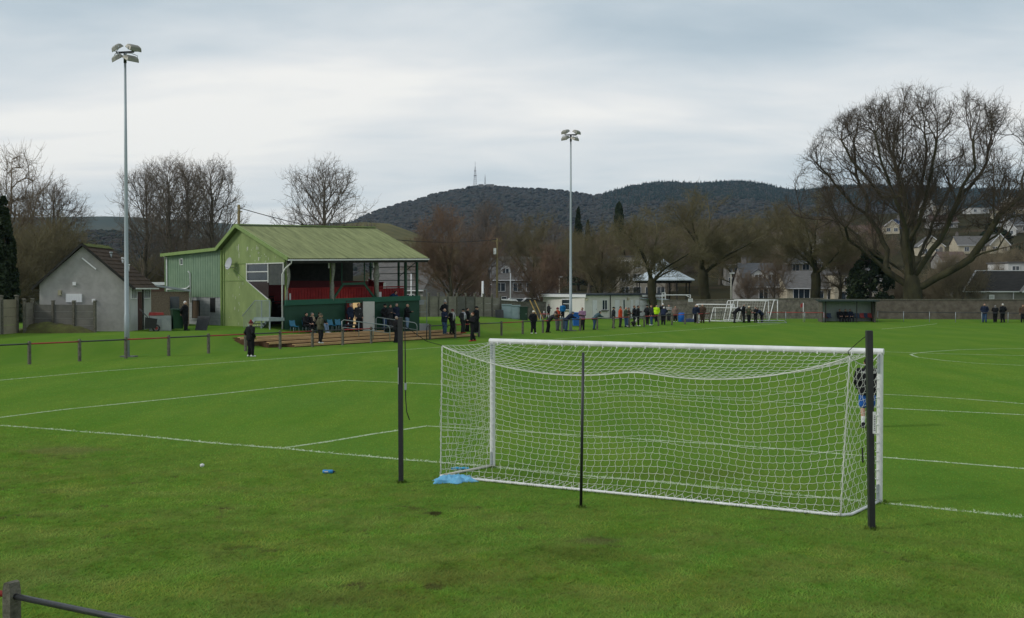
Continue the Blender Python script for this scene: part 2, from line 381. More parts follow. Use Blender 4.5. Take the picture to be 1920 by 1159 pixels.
def vnoise(X_, Y_, sc, seed):
    r_ = np.random.default_rng(seed).random((257, 257)); a_, b_ = X_ / sc + 500, Y_ / sc + 500; i_, j_ = np.floor(a_).astype(int), np.floor(b_).astype(int); f_, g_ = a_ - i_, b_ - j_; f_ = f_ * f_ * (3 - 2 * f_); g_ = g_ * g_ * (3 - 2 * g_)
    q_ = lambda p, q: r_[p % 257, q % 257]
    return q_(i_, j_) * (1 - f_) * (1 - g_) + q_(i_ + 1, j_) * f_ * (1 - g_) + q_(i_, j_ + 1) * (1 - f_) * g_ + q_(i_ + 1, j_ + 1) * f_ * g_
def fb(sc, seed): return (vnoise(x, d, sc, seed) + .6 * vnoise(x, d, sc * .47, seed + 1) + .4 * vnoise(x, d, sc * .22, seed + 2)) / 2.0
vb_ = np.clip(-((x - GOALC.x) * VA.x + (d - GOALC.y) * VA.y) / 9 + .35, .2, 1)
clump = 1 + vb_ * (.85 * (fb(.42, 3) - .5) + .45 * (fb(2.4, 9) - .5)); yl_ = vb_ * np.clip((fb(1.1, 21) - .5) * 5, 0, 1)
tint = np.stack([clump * (.92 + .34 * RNG.random(n)), np.clip((.085 - dist) / .03, 0, 1) * (RNG.random(n) > .45), .5 - .018 * yl_ + .012 * RNG.standard_normal(n)], 1)
tag(link('grass', np_mesh('grass', V, Fq, BLADE, attr=np.repeat(tint, 3, axis=0))), 'short green grass blades covering the near half of the pitch', 'grass', kind='stuff')
# ================================================================== hills
def hill(name, ridge, d0, dr, d1, z0, m, px0, px1, label, amp=.06, n=130, rows=34):
    vs = []
    for j in range(rows + 1):
        t = j / rows
        for i in range(n + 1):
            px = lerp(px0, px1, i / n)
            top = CH + (YH - pl(px, ridge)) / F * dr
            if t < .75: s = t / .75; D = lerp(d0, dr, s); z = lerp(z0, top, (s ** 1.15))
            else: s = (t - .75) / .25; D = lerp(dr, d1, s); z = lerp(top, z0, s * s * (3 - 2 * s) * .9)
            xx = (px - CXP) / F * D
            z += amp * (top - z0) * (mnoise.fractal(Vector((xx * .0022, D * .0022, 3)), 1, 2, 5)) * min(1, 4 * t) * (1 if t < .62 else max(0, 1 - (t - .62) / .13) if t < .75 else .3)
            vs.append((xx, D, z))
    f = [(j * (n + 1) + i, j * (n + 1) + i + 1, (j + 1) * (n + 1) + i + 1, (j + 1) * (n + 1) + i) for j in range(rows) for i in range(n)]
    o = link(name, np_mesh(name, vs, f, m, smooth=True)); tag(o, label, None, kind='structure'); return vs, n, rows
RIDGE = [(420, 470), (560, 446), (620, 430), (660, 416), (700, 398), (760, 380), (820, 363), (870, 353), (900, 349), (930, 350), (980, 353), (1040, 356), (1080, 361), (1110, 366), (1140, 362), (1180, 351), (1220, 344), (1260, 342), (1300, 345), (1330, 343), (1370, 340), (1410, 341), (1440, 348), (1480, 357), (1520, 356), (1560, 351), (1600, 348), (1700, 350), (1800, 354), (1920, 358), (2100, 366), (2400, 385)]
HILLM = mat('hill_wood_floor', (.026, .024, .018), c2=(.044, .038, .028), scale=.012, r=1, spec=0)
MOOR = mat('moor_grass', (.075, .072, .03), c2=(.15, .13, .055), scale=.02, r=1, spec=0)
FARH = mat('far_hill', (.045, .05, .03), c2=(.085, .08, .05), scale=.006, r=1, spec=0)
hillgrid = hill('hill', RIDGE, 1150, 2500, 3400, 30, HILLM, 380, 2400, 'long wooded hill with a mast on its top')
hill('moorland_hill', [(300, 470), (480, 452), (560, 436), (620, 423), (680, 417), (730, 420), (775, 436), (830, 460), (900, 480)], 800, 1300, 1800, 15, MOOR, 300, 900, 'low tan moorland knoll in front of the wooded hill', n=60, rows=20)
hill('far_hills', [(-500, 410), (-100, 408), (0, 406), (130, 404), (200, 403), (260, 405), (330, 410), (450, 419), (560, 420), (640, 414), (700, 416), (900, 440)], 2400, 3900, 4600, 20, FARH, -600, 900, 'distant low moorland ridge along the horizon', n=90, rows=22)
hill('lower_hill', [(-400, 452), (0, 446), (120, 440), (200, 436), (260, 446), (340, 452), (480, 448), (560, 440), (640, 452), (760, 474)], 500, 1000, 1500, -3, HILLM, -450, 760, 'low dark wooded slope beyond the left trees', n=60, rows=20)
# ---- the woods on them: too many and too far to count
def wood(name, n, pick, cols, hmin, hmax, label, conifer):
    ico = bmesh.new(); bmesh.ops.create_icosphere(ico, subdivisions=1, radius=1)
    bv = np.array([v.co[:] for v in ico.verts]); bf = np.array([[v.index for v in f.verts] for f in ico.faces]); ico.free()
    VS, FS, TS = [], [], []; k = 0
    for _ in range(n):
        p = pick()
        if p is None: continue
        h = random.uniform(hmin, hmax); w = h * (random.uniform(.22, .32) if conifer else random.uniform(.5, .85))
        q = bv * (1 + .7 * (RNG.random((len(bv), 1)) - .5)) * np.array([w, w, h * (.55 if conifer else .38)])
        if conifer: q[:, :2] *= np.clip(1.05 - (q[:, 2:3] + h * .55) / (1.1 * h), .05, 1)
        q = q + np.array([p[0], p[1], p[2] + h * (.42 if conifer else .3)])
        c = np.array(random.choice(cols)) * random.uniform(.9, 1.12)
        VS.append(q); FS.append(bf + k); k += len(bv); TS.append(np.tile(c, (len(bv), 1)) * (1 + .12 * (RNG.random((len(bv), 1)) - .5)))
    me = np_mesh(name, np.concatenate(VS), np.concatenate(FS), attr_mat('far_wood'), attr=np.concatenate(TS))
    tag(link(name, me), label, 'wood', kind='stuff')
HV = np.array(hillgrid[0]); HN, HR = hillgrid[1], hillgrid[2]
def onhill(i0, i1, t0, t1):
    def f():
        i = random.uniform(i0, i1) * HN; j = lerp(t0, t1, random.random()) * HR
        a, b = int(min(i, HN - 1)), int(min(j, HR - 1)); fi, fj = i - a, j - b
        g = lambda r, c: HV[r * (HN + 1) + c]
        return g(b, a) * (1 - fi) * (1 - fj) + g(b, a + 1) * fi * (1 - fj) + g(b + 1, a) * (1 - fi) * fj + g(b + 1, a + 1) * fi * fj
    return f
PXI = lambda px: (px - 380) / 2020
wood('broadleaf_wood', 24000, onhill(PXI(600), PXI(2080), .12, .74), [(.034, .03, .023), (.038, .031, .025), (.03, .03, .02), (.04, .033, .026)], 4, 8.5, 'bare winter woodland covering the long hill', False)
wood('conifer_wood', 9000, onhill(PXI(1130), PXI(2080), .46, .78), [(.009, .019, .012), (.011, .022, .014), (.008, .016, .011)], 6, 10.5, 'dark conifer plantation along the right crest of the hill', True)
LOWR = [(-400, 452), (0, 446), (120, 440), (200, 436), (260, 446), (340, 452), (480, 448), (560, 440), (640, 452), (760, 474)]
def onlow():
    px = random.uniform(-100, 740); s = random.random() ** .7; D = lerp(520, 1000, s)
    top = CH + (YH - pl(px, LOWR)) / F * 1000
    return ((px - CXP) / F * D, D, lerp(-3, top, s ** 1.15))
wood('hedgerow_wood', 5000, onlow, [(.032, .027, .026), (.03, .029, .022), (.018, .022, .015)], 3.5, 6.5, 'bare woodland on the low slope beyond the left trees', False)

# ================================================================== the air
hz_ = MB(); hz_.box((0, 1900, 190), (9000, 4300, 400)); hm = bpy.data.materials.new('haze_air'); hm.use_nodes = True; nt = hm.node_tree; nt.nodes.clear()
pv = nt.nodes.new('ShaderNodeVolumePrincipled'); pv.inputs['Density'].default_value = 5.4e-5; pv.inputs['Color'].default_value = (.44, .68, .93, 1); pv.inputs['Anisotropy'].default_value = 0
om = nt.nodes.new('ShaderNodeOutputMaterial'); nt.links.new(pv.outputs[0], om.inputs['Volume'])
tag(hz_.build('haze', hm), 'thin blue winter haze over the town and hills', 'haze', kind='stuff')
# ================================================================== bare winter trees: space colonisation, then twigs
def norm(v): return v / (np.linalg.norm(v, axis=-1, keepdims=True) + 1e-9)
def grow(rng, seed_nodes, seed_par, attr, D, di, dk, iters, up=.12, jit=.25, ctr=(0, 0, 0), rad=.4):
    pos = [np.array(p, float) for p in seed_nodes]; par = list(seed_par); kids = [0] * len(pos)
    Pn = np.array(pos); A = np.array(attr)
    DR = np.array([norm(Pn[i] - Pn[q]) if q >= 0 else np.array([0, 0, 1.0]) for i, q in enumerate(par)])
    dist = np.full(len(A), 1e9); near = np.zeros(len(A), int)
    for c in range(0, len(Pn)):
        dd = np.linalg.norm(A - Pn[c], axis=1); m = dd < dist; dist[m] = dd[m]; near[m] = c
    for it in range(iters):
        act = dist < di
        if not act.any(): break
        idx = near[act]; vec = norm(A[act] - Pn[idx])
        uniq, inv = np.unique(idx, return_inverse=True)
        s = np.zeros((len(uniq), 3)); np.add.at(s, inv, vec)
        s = norm(s) + .55 * DR[uniq] + np.array([0, 0, up]) + rad * norm(Pn[uniq] - np.array(ctr)) + jit * rng.standard_normal((len(uniq), 3)); s = norm(s)
        ok = [i for i in range(len(uniq)) if kids[uniq[i]] < 4]
        if not ok: break
        new = (Pn[uniq] + D * s)[ok]; pu = uniq[ok]; DR = np.vstack([DR, s[ok]])
        for p in pu: kids[p] += 1
        base = len(Pn); Pn = np.vstack([Pn, new]); par += list(pu); kids += [0] * len(new)
        for s0 in range(0, len(new), 200):
            dd = np.linalg.norm(A[:, None, :] - new[None, s0:s0 + 200, :], axis=2); j = dd.argmin(1); dm = dd[np.arange(len(A)), j]
            m = dm < dist; dist[m] = dm[m]; near[m] = base + s0 + j[m]
        kp = dist > dk; A, dist, near = A[kp], dist[kp], near[kp]
        if len(A) == 0 or len(Pn) > 16000: break
    return Pn, np.array(par)
def radii(Pn, par, tip, ex, cap=None):
    r = np.zeros(len(Pn)); acc = np.zeros(len(Pn))
    for i in range(len(Pn) - 1, -1, -1):
        r[i] = acc[i] ** (1 / ex) if acc[i] > 0 else tip
        if par[i] >= 0: acc[par[i]] += r[i] ** ex
    if cap: r = r * min(1, cap / r[0]) if r[0] > cap else r
    return r
def chains(Pn, par, r):
    ch = [[] for _ in Pn]
    for i, p in enumerate(par):
        if p >= 0: ch[p].append(i)
    out = []; st = [(0, -1)]
    while st:
        s, p = st.pop(); c = [p] if p >= 0 else []
        c.append(s)
        while ch[c[-1]]:
            k = sorted(ch[c[-1]], key=lambda i: -r[i])
            for o in k[1:]: st.append((o, c[-1]))
            c.append(k[0])
        out.append(c)
    return out
def make_tree(rng, name, seed, attr, D, di, dk, iters, barks, tip=.012, ex=2.3, trunk_r=None, split=.07, twigs=2, twig_len=1.1, twig_r=.009, up=.12, jit=.22, droop=0.0, sub=3, twig_from=.05, ctr=(0, 0, 0), rad=.4, tex=.6, pre=None):
    Pn, par = pre if pre is not None else grow(rng, seed[0], seed[1], attr, D, di, dk, iters, up, jit, ctr, rad)
    Pn = Pn + rng.standard_normal(Pn.shape) * D * (.07 if pre is None else .03); Pn[0] = seed[0][0]
    r = radii(Pn, par, tip, ex)
    if trunk_r: r = r * (1 + (trunk_r / r[0] - 1) * np.clip((r / r[0]), 0, 1) ** tex)
    tr, cr = MB(), MB()
    for c in chains(Pn, par, r):
        pts = [Vector(Pn[i]) for i in c]; rs = [r[i] for i in c]
        if len(pts) < 2: continue
        if par[c[0]] < 0 and c[0] == 0:
            rs[0] *= 1.45
            if len(rs) > 1: rs[1] *= 1.05
        else: rs[0] = min(rs[0], rs[1] * 1.25)
        k = next((i for i, q in enumerate(rs) if q < split), len(rs))
        if k >= 2: tr.tube(pts[:min(k + 1, len(pts))], rs[:min(k + 1, len(pts))], 9 if rs[0] > .2 else 6, caps=False)
        if k < len(pts):
            a = max(0, k - 1) if k >= 2 else 0
            cr.tube(pts[a:], rs[a:], 5 if rs[a] > .05 else 4, caps=False)
    # twigs
    idx = np.where((r < twig_from) & (par >= 0))[0]
    src = np.repeat(idx, twigs); n = len(src)
    pdir = norm(Pn[src] - Pn[par[src]])
    def level(base, pd, length, rad, spread):
        n = len(base)
        d = norm(pd * .75 + spread * rng.standard_normal((n, 3)) + np.array([0, 0, .22 - droop]))
        Ls = length * (.5 + .9 * rng.random((n, 1)))
        p1 = base + d * Ls * .5; d2 = norm(d + .35 * rng.standard_normal((n, 3)) + np.array([0, 0, .15 - droop * 1.6])); p2 = p1 + d2 * Ls * .5
        return d, d2, p1, p2, rad
    t = rng.random((n, 1)); base = Pn[par[src]] * (1 - t) + Pn[src] * t
    d, d2, p1, p2, rad = level(base, pdir, twig_len, twig_r, .62)
    As = [base, p1]; Bs = [p1, p2]; Ra = [np.full(n, rad), np.full(n, rad * .8)]; Rb = [np.full(n, rad * .8), np.full(n, rad * .4)]
    if sub:
        s2 = np.repeat(np.arange(n), sub); t = rng.random((len(s2), 1))
        b2 = np.where(t < .5, base[s2] + (p1 - base)[s2] * t * 2, p1[s2] + (p2 - p1)[s2] * (t - .5) * 2)
        e, e2, q1, q2, _ = level(b2, d2[s2], twig_len * .6, 0, .7)
        As += [b2, q1]; Bs += [q1, q2]; m = len(s2); Ra += [np.full(m, rad * .75), np.full(m, rad * .6)]; Rb += [np.full(m, rad * .6), np.full(m, rad * .3)]
    tv, tf = tubes_np(np.concatenate(As), np.concatenate(Bs), np.concatenate(Ra), np.concatenate(Rb), 3)
    cv = np.array(cr.v) if cr.v else np.zeros((0, 3)); cf = np.array([f for f in cr.f if len(f) == 4]) if cr.f else np.zeros((0, 4), int)
    me_c = np_mesh(name + '_crown', np.concatenate([cv, tv]), np.concatenate([cf, tf + len(cv)]), [barks[1]])
    me_t = bpy.data.meshes.new(name + '_trunk'); me_t.from_pydata(tr.v, [], tr.f); me_t.materials.append(barks[0]); me_t.polygons.foreach_set('use_smooth', [True] * len(tr.f)); me_t.update()
    return me_t, me_c
def ellipsoid_pts(rng, n, c, rad, hollow=.0, zmin=None, pw=.5):
    out = []
    while len(out) < n:
        v = rng.standard_normal(3); v /= np.linalg.norm(v); s = max(hollow, rng.random() ** pw)
        p = np.array(c) + v * s * np.array(rad)
        if zmin is None or p[2] > zmin: out.append(p)
    return np.array(out)
BARK = mat('bark_grey', (.06, .052, .04), c2=(.13, .112, .085), scale=2.2, stretch=(1, 1, .35), bump=.6, r=.95, spec=.1)
BARK_MOSS = mat('bark_mossy', (.028, .026, .017), c2=(.068, .064, .034), scale=1.2, stretch=(1, 1, .5), bump=.6, r=.95, spec=.1)
TWIG = {'brown': mat('twigs_brown', (0.145, 0.110, 0.080), c2=(0.217, 0.167, 0.116), scale=.4, r=1, spec=.05),
        'red': mat('twigs_red', (0.160, 0.107, 0.077), c2=(0.225, 0.154, 0.109), scale=.4, r=1, spec=.05),
        'olive': mat('twigs_olive', (0.128, 0.110, 0.065), c2=(0.196, 0.171, 0.096), scale=.4, r=1, spec=.05),
        'grey': mat('twigs_grey', (0.123, 0.104, 0.090), c2=(0.196, 0.164, 0.138), scale=.4, r=1, spec=.05),
        'tan': mat('twigs_tan', (.17, .14, .095), c2=(.24, .2, .13), scale=.4, r=1, spec=.05)}
TREES = {}
def proto(key, seed, h, w, cb, kind, trunk_h=None, n=520, D=.75, twigs=4, multi=1, tr=None, bark=None, sub=3, tl=1.25, hollow=.25, lean=0, jit=.17, up=.12, twr=.012, tip=.017, rdl=.45):
    rng = np.random.default_rng(seed)
    zc = (h + cb) / 2; th = trunk_h or cb * 1.02
    nodes, par = [], []
    for m in range(multi):
        a = 2 * math.pi * m / max(1, multi) + rng.random(); off = 0 if multi == 1 else .35
        k = max(3, int(th / D)); prev = -1
        if m: prev = 0
        for i in range(1 if m else 0, k + 1):
            z = th * i / k; s = (i / k) ** 1.3 * (0 if multi == 1 else w * .16)
            nodes.append((math.cos(a) * s + .05 * rng.standard_normal(), math.sin(a) * s + .05 * rng.standard_normal(), z)); par.append(prev); prev = len(nodes) - 1
    n = int(n * 2.3); D *= .85
    A = ellipsoid_pts(rng, n, (0, 0, zc), (w, w, (h - cb) / 2), hollow)
    # a knobbly outline: carve away some of the outer volume
    keep = [i for i, p in enumerate(A) if (np.linalg.norm((p - np.array([0, 0, zc])) / np.array([w, w, (h - cb) / 2])) < .78 + .3 * mnoise.noise(Vector(p * (2.2 / w)) + Vector((seed, 0, 0))) + .12)]
    A = A[keep]
    TREES[key] = make_tree(rng, key, (nodes, par), A, D, 2.3, D * 1.15, 90, (bark or BARK, TWIG[kind]), trunk_r=tr or h * .02, tip=tip, twigs=twigs, sub=sub, twig_len=tl, twig_r=twr, jit=jit, up=up, ctr=(0, 0, cb * .6), rad=rdl)
def tree(key, name, pos, h_scale, label, group=None, rz=None, w_scale=None, cat='tree', parts=True):
    t = thing(name, pos, label, cat, group, rz if rz is not None else random.random() * 6.28)
    ws = w_scale or h_scale; t.scale = (ws, ws, h_scale)
    a = link('trunk', TREES[key][0], t); b = link('crown', TREES[key][1], t)
    return t
def fan_tree(key, seed, h, w, cb, kind, leader=True, th=None, tr=None, bark=None, twigs=1, sub=3, ang=(30, 52), limbs=6, gaps=(.62, .5), tl=.9, twr=.010, tip=.014, dens=1.0, trop=.075):
    rng = np.random.default_rng(seed); zc = lerp(cb, h, .46); nodes, par = [], []
    def inside(q):
        e = ((q[0] / w) ** 2 + (q[1] / w) ** 2 + ((q[2] - zc) / ((h - zc) if q[2] > zc else (zc - cb))) ** 2) ** .5
        return e < 1 + .16 * mnoise.noise(Vector(q * (2.4 / w)) + Vector((seed, 0, 0)))
    def sprout(i, d, L_, lvl):
        step = (.7, .5, .42)[lvl]; n = max(2, int(L_ / step)); prev = i; q = nodes[i].copy(); k_ = []
        for k in range(n):
            rad_ = norm(np.array([q[0], q[1], 0])); d = norm(d + rng.standard_normal(3) * (.10, .16, .2)[lvl] + np.array([0, 0, trop if lvl < 2 else .03]) + .02 * rad_); q = q + d * step
            if not inside(q): break
            nodes.append(q.copy()); par.append(prev); prev = len(nodes) - 1; k_.append((prev, d.copy(), (n - k) * step))
        if lvl < 2:
            acc = .2
            for idx, dd, rem in k_:
                acc += step
                if acc > gaps[lvl] * rng.uniform(.7, 1.3) / dens:
                    acc = 0; ax = norm(np.cross(dd, rng.standard_normal(3))); an = R(rng.uniform(28, 52))
                    sprout(idx, norm(dd * math.cos(an) + ax * math.sin(an) + np.array([0, 0, .12])), (rem * .5 + (1.2, .7)[lvl]) * rng.uniform(.6, 1.1), lvl + 1)
    th = th or cb; top = h * .93 if leader else th; k = int(top / .55); q = np.zeros(3); nodes.append(q.copy()); par.append(-1)
    tk = []
    for i in range(1, k + 1):
        q = np.array([q[0] + .05 * rng.standard_normal(), q[1] + .05 * rng.standard_normal(), top * i / k]); nodes.append(q.copy()); par.append(len(nodes) - 2); tk.append(len(nodes) - 1)
    az = rng.random() * 6
    if leader:
        for i in tk:
            z = nodes[i][2]
            if z < th or z > h * .9: continue
            for _ in range(2 if rng.random() < .75 * dens else 1):
                az += 2.4 + rng.uniform(-.4, .4); a = R(rng.uniform(*ang)) * lerp(1.15, .7, (z - th) / (h - th)); L_ = min(w / math.sin(a), (h - z) / math.cos(a)) * rng.uniform(.75, 1.02)
                sprout(i, np.array([math.sin(a) * math.cos(az), math.sin(a) * math.sin(az), math.cos(a)]), L_, 0)
    else:
        for j in range(limbs):
            i = tk[-1 - (j % 4)]; az += 6.283 / limbs * (1 if limbs < 7 else 2.4) + rng.uniform(-.3, .3); a = R(rng.uniform(*ang)) if j else R(8); z = nodes[i][2]
            sprout(i, np.array([math.sin(a) * math.cos(az), math.sin(a) * math.sin(az), math.cos(a)]), min(w * 1.25 / max(.2, math.sin(a)), (h - z) / math.cos(a)), 0)
    TREES[key] = make_tree(rng, key, (nodes, par), None, .5, 0, 0, 0, (bark or BARK, TWIG[kind]), tip=tip, ex=2.2, trunk_r=tr or h * .02, split=.07, twigs=twigs, sub=sub, twig_len=tl, twig_r=twr, twig_from=.03, tex=.8, pre=(np.array(nodes), np.array(par)))
# prototypes: height, crown half width and crown base in metres
fan_tree('lime_a', 11, 16, 3.6, 2.4, 'grey', th=3.2, tr=.32)
fan_tree('lime_b', 12, 15, 3.6, 2.6, 'brown', th=2.8, tr=.3)
fan_tree('lime_c', 13, 14, 5.0, 2.2, 'grey', th=2.6, ang=(38, 62), tr=.33)
fan_tree('round_a', 14, 13, 6.0, 2.0, 'olive', leader=False, th=3.0, ang=(22, 70), limbs=10, bark=BARK_MOSS, tr=.42, twigs=3, tip=.013, twr=.0115, trop=.028)
fan_tree('round_b', 15, 14, 7.0, 2.4, 'olive', leader=False, th=3.2, ang=(22, 74), limbs=12, bark=BARK_MOSS, tr=.5, twigs=3, tip=.013, twr=.0115, trop=.028)
fan_tree('round_e', 25, 14, 6.4, 4.8, 'olive', leader=False, th=5.0, ang=(20, 68), limbs=11, bark=BARK_MOSS, tr=.45, twigs=4, tip=.013, twr=.0115, trop=.028)
fan_tree('round_c', 16, 12, 5.4, 1.6, 'red', leader=False, th=2.4, ang=(18, 62), limbs=11, tr=.4, twigs=3, tip=.013, twr=.0115, trop=.028)
fan_tree('round_d', 17, 12.5, 5.2, 1.8, 'brown', leader=False, th=2.6, ang=(20, 64), limbs=10, tr=.36, twigs=3, tip=.013, twr=.0115, trop=.028)
proto('thin', 18, 10, 3.2, 1.6, 'brown', n=330, D=.7, twigs=4, tr=.2)
proto('bush', 19, 4.5, 2.6, .2, 'tan', n=300, D=.5, twigs=6, multi=4, trunk_h=1.2, tr=.1, tl=1.0)
proto('thicket', 20, 6.5, 3.4, .3, 'olive', n=420, D=.55, twigs=7, multi=4, trunk_h=1.6, tr=.12, tl=1.1)
proto('red_bush', 21, 5.5, 4.2, .6, 'tan', n=420, D=.5, twigs=4, multi=3, trunk_h=1.2, tr=.16, tl=1.0)
# ---- the great oak: main limbs laid out as they stand, the rest grown into its dome
def great_oak():
    rng = np.random.default_rng(5); D0 = 128.0; base = TD(1712, D0); s = D0 / F
    def at(px, py, dy=0): return np.array([(px - 1712) * s, dy, (558 - py) * s + .0])
    nodes = [at(1712, 572)]; par = [-1]
    def limb(start, pts):
        prev = start; a = nodes[start]
        for p in pts:
            b = at(*p); k = max(1, int(np.linalg.norm(b - a) / 1.1))
            for i in range(1, k + 1):
                nodes.append(a + (b - a) * i / k + rng.standard_normal(3) * .09 * (i < k)); par.append(prev); prev = len(nodes) - 1
            a = b
        return prev
    def nearest(px, py):
        q = at(px, py); return min(range(len(nodes)), key=lambda i: abs(nodes[i][0] - q[0]) + abs(nodes[i][2] - q[2]))
    limb(0, [(1712, 540), (1711, 505), (1709, 488)]); f0 = nearest(1709, 489); fl = nearest(1711, 510)
    limb(f0, [(1706, 462, .5), (1702, 420, .8), (1708, 370, 1.2), (1703, 330, 1.6), (1692, 285, 2), (1690, 230, 3)])
    limb(nearest(1702, 420), [(1716, 385, -1), (1722, 340, -2), (1727, 290, -3), (1735, 235, -3)])
    limb(f0, [(1722, 465, -.6), (1737, 435, -1.4), (1760, 395, -2), (1775, 350, -2.6), (1782, 320, -3), (1800, 285, -4), (1795, 240, -4)])
    limb(nearest(1775, 350), [(1800, 325, -1), (1838, 290, 0), (1850, 250, 0)])
    limb(fl, [(1727, 500, -.6), (1765, 474, -2), (1800, 450, -3), (1822, 415, -3.5), (1845, 370, -4), (1880, 340, -4.5), (1915, 320, -5), (1945, 285, -5)])
    limb(nearest(1800, 450), [(1830, 435, -5.5), (1870, 422, -7), (1905, 430, -8), (1945, 426, -9)])
    limb(f0, [(1716, 440, 1), (1726, 385, 3), (1748, 320, 4), (1764, 255, 5), (1762, 205, 5)])
    limb(f0, [(1697, 445, -1.5), (1678, 385, -3), (1648, 325, -4), (1622, 270, -5), (1612, 225, -5)])
    limb(f0, [(1718, 430, 4), (1735, 360, 8), (1740, 280, 10), (1720, 210, 10)])
    limb(nearest(1880, 340), [(1900, 300, -2), (1925, 255, -1)])
    limb(nearest(1845, 370), [(1890, 352, 2), (1935, 345, 4)])
    limb(nearest(1822, 415), [(1850, 385, 0), (1895, 378, 2), (1930, 365, 3)])
    limb(fl, [(1695, 492, .6), (1664, 468, 1), (1640, 445, 1.4), (1618, 405, 2), (1590, 380, 2.6), (1555, 372, 3), (1520, 368, 4)])
    limb(nearest(1640, 445), [(1610, 440, -2), (1570, 415, -4), (1560, 395, -5)])
    limb(nearest(1662, 475), [(1680, 430, 3), (1668, 395, 4), (1650, 360, 5), (1625, 345, 5), (1590, 305, 5), (1560, 270, 5)])
    limb(nearest(1703, 340), [(1675, 330, 4), (1650, 290, 5), (1625, 255, 6), (1605, 215, 6)])
    limb(nearest(1650, 360), [(1662, 330, 7), (1645, 280, 8), (1640, 220, 8)])
    limb(nearest(1692, 285), [(1668, 250, -4), (1660, 200, -5), (1665, 165, -5)])
    limb(f0, [(1700, 470, 2), (1665, 430, 6), (1630, 400, 10), (1610, 340, 11)])
    limb(f0, [(1725, 468, 2), (1775, 415, 7), (1820, 350, 10), (1850, 300, 11)])
    TOP = [(1492, 335), (1520, 255), (1560, 205), (1600, 168), (1650, 146), (1720, 135), (1790, 140), (1850, 163), (1905, 188), (1950, 235), (1985, 330)]
    BOT = [(1490, 350), (1540, 395), (1600, 450), (1680, 480), (1780, 480), (1860, 450), (1930, 450), (1985, 370)]
    def inside(q):
        px, py = 1712 + q[0] / s, 558 - q[2] / s
        half = 14 * math.sqrt(max(.03, 1 - ((px - 1730) / 275) ** 2))
        return pl(px, TOP) - 3 < py < pl(px, BOT) and 1480 < px < 1990 and abs(q[1]) < half
    ch = [[] for _ in nodes]
    for i, p in enumerate(par):
        if p >= 0: ch[p].append(i)
    depth = {}
    for i in range(len(nodes) - 1, -1, -1): depth[i] = 0 if not ch[i] else 1.1 + max(depth[c] for c in ch[i])
    ctr = np.array([0, 0, 3.0])
    def sprout(i, d, L_, lvl):
        step = (.75, .55, .45)[lvl]; n = max(2, int(L_ / step)); prev = i; q = nodes[i].copy(); k_ = []
        for k in range(n):
            d = norm(d + rng.standard_normal(3) * (.17, .2, .22)[lvl] + np.array([0, 0, .05]) + .05 * norm(q - ctr)); q = q + d * step
            if not inside(q): break
            nodes.append(q.copy()); par.append(prev); prev = len(nodes) - 1; k_.append((prev, d.copy(), (n - k) * step))
        if lvl < 2:
            gap = (.62, .5)[lvl]; acc = .3
            for idx, dd, rem in k_:
                acc += step
                if acc > gap * rng.uniform(.7, 1.3):
                    acc = 0; ax = norm(np.cross(dd, rng.standard_normal(3))); an = R(rng.uniform(32, 58))
                    sprout(idx, norm(dd * math.cos(an) + ax * math.sin(an) + np.array([0, 0, .1])), (rem * .55 + (1.5, .8)[lvl]) * rng.uniform(.6, 1.1), lvl + 1)
    limbs_n = len(nodes); acc = 0
    for i in range(limbs_n):
        if par[i] < 0 or nodes[i][2] < 6.5: continue
        d = norm(nodes[i] - nodes[par[i]]); acc += 1.1; rem = depth[i]
        if rem == 0:
            for _ in range(5): sprout(i, norm(d + .42 * rng.standard_normal(3)), rng.uniform(4.0, 7.0), 0)
        elif acc > (.9 if nodes[i][2] > 10 else 2.6):
            acc = rng.uniform(-.3, .4); ax = norm(np.cross(d, rng.standard_normal(3))); an = R(rng.uniform(35, 62))
            sprout(i, norm(d * math.cos(an) + ax * math.sin(an) + np.array([0, 0, .18])), (min(rem, 12) * .55 + 3.4) * rng.uniform(.6, 1.2), 0)
    TREES['great_oak'] = make_tree(rng, 'great_oak', (nodes, par), None, .66, 0, 0, 0, (BARK_MOSS, mat('twigs_oak', (.06, .047, .036), c2=(.10, .08, .06), scale=.4, r=1, spec=.05)), tip=.015, ex=2.3, trunk_r=1.08, split=.09, twigs=1, sub=2, twig_len=.95, twig_r=.010, twig_from=.03, tex=.8, pre=(np.array(nodes), np.array(par)))
    tree('great_oak', 'oak_tree', base, 1, 'huge spreading bare oak, tallest and widest tree, beyond the stone wall', rz=0)
great_oak()
# ---- placed trees:  bearing px, distance, top px, prototype height, key, label
def put(key, px, D, top, ph, name, label, group=None, w=None):
    p = TD(px, D); h = (CH + (YH - top) / F * D) - p.z
    return tree(key, name, p - Vector((0, 0, .15)), h / ph, label, group, w_scale=(w if w is not None else h / ph))
put('lime_c', 268, 116, 306, 14, 'bare_tree', 'bare tree just behind the near floodlight mast, broad and leaning out left', 'bare trees behind the stand', .85)
put('lime_a', 318, 112, 290, 16, 'bare_tree', 'tall slim bare tree above the stand annex, second of the row from the mast', 'bare trees behind the stand', 1.05)
put('lime_b', 352, 122, 300, 15, 'bare_tree', 'twin stemmed bare tree in the middle of the row behind the annex', 'bare trees behind the stand', 1.0)
put('lime_a', 400, 113, 295, 16, 'bare_tree', 'bare tree nearest the stand gable, its twigs reaching the wooden pole', 'bare trees behind the stand', 1.0)
put('lime_c', 610, 118, 302, 14, 'bare_tree', 'lone domed bare tree rising behind the stand roof', 'bare trees behind the stand', 1.2)
put('lime_c', 92, 108, 337, 14, 'bare_tree', 'domed bare tree behind the grey hut, olive thicket under it', 'bare trees behind the stand', 1.0)
put('thin', 12, 100, 285, 10, 'bare_tree', 'pale open crowned bare tree above the ivy column by the picture edge', 'bare trees behind the stand', 1.3)
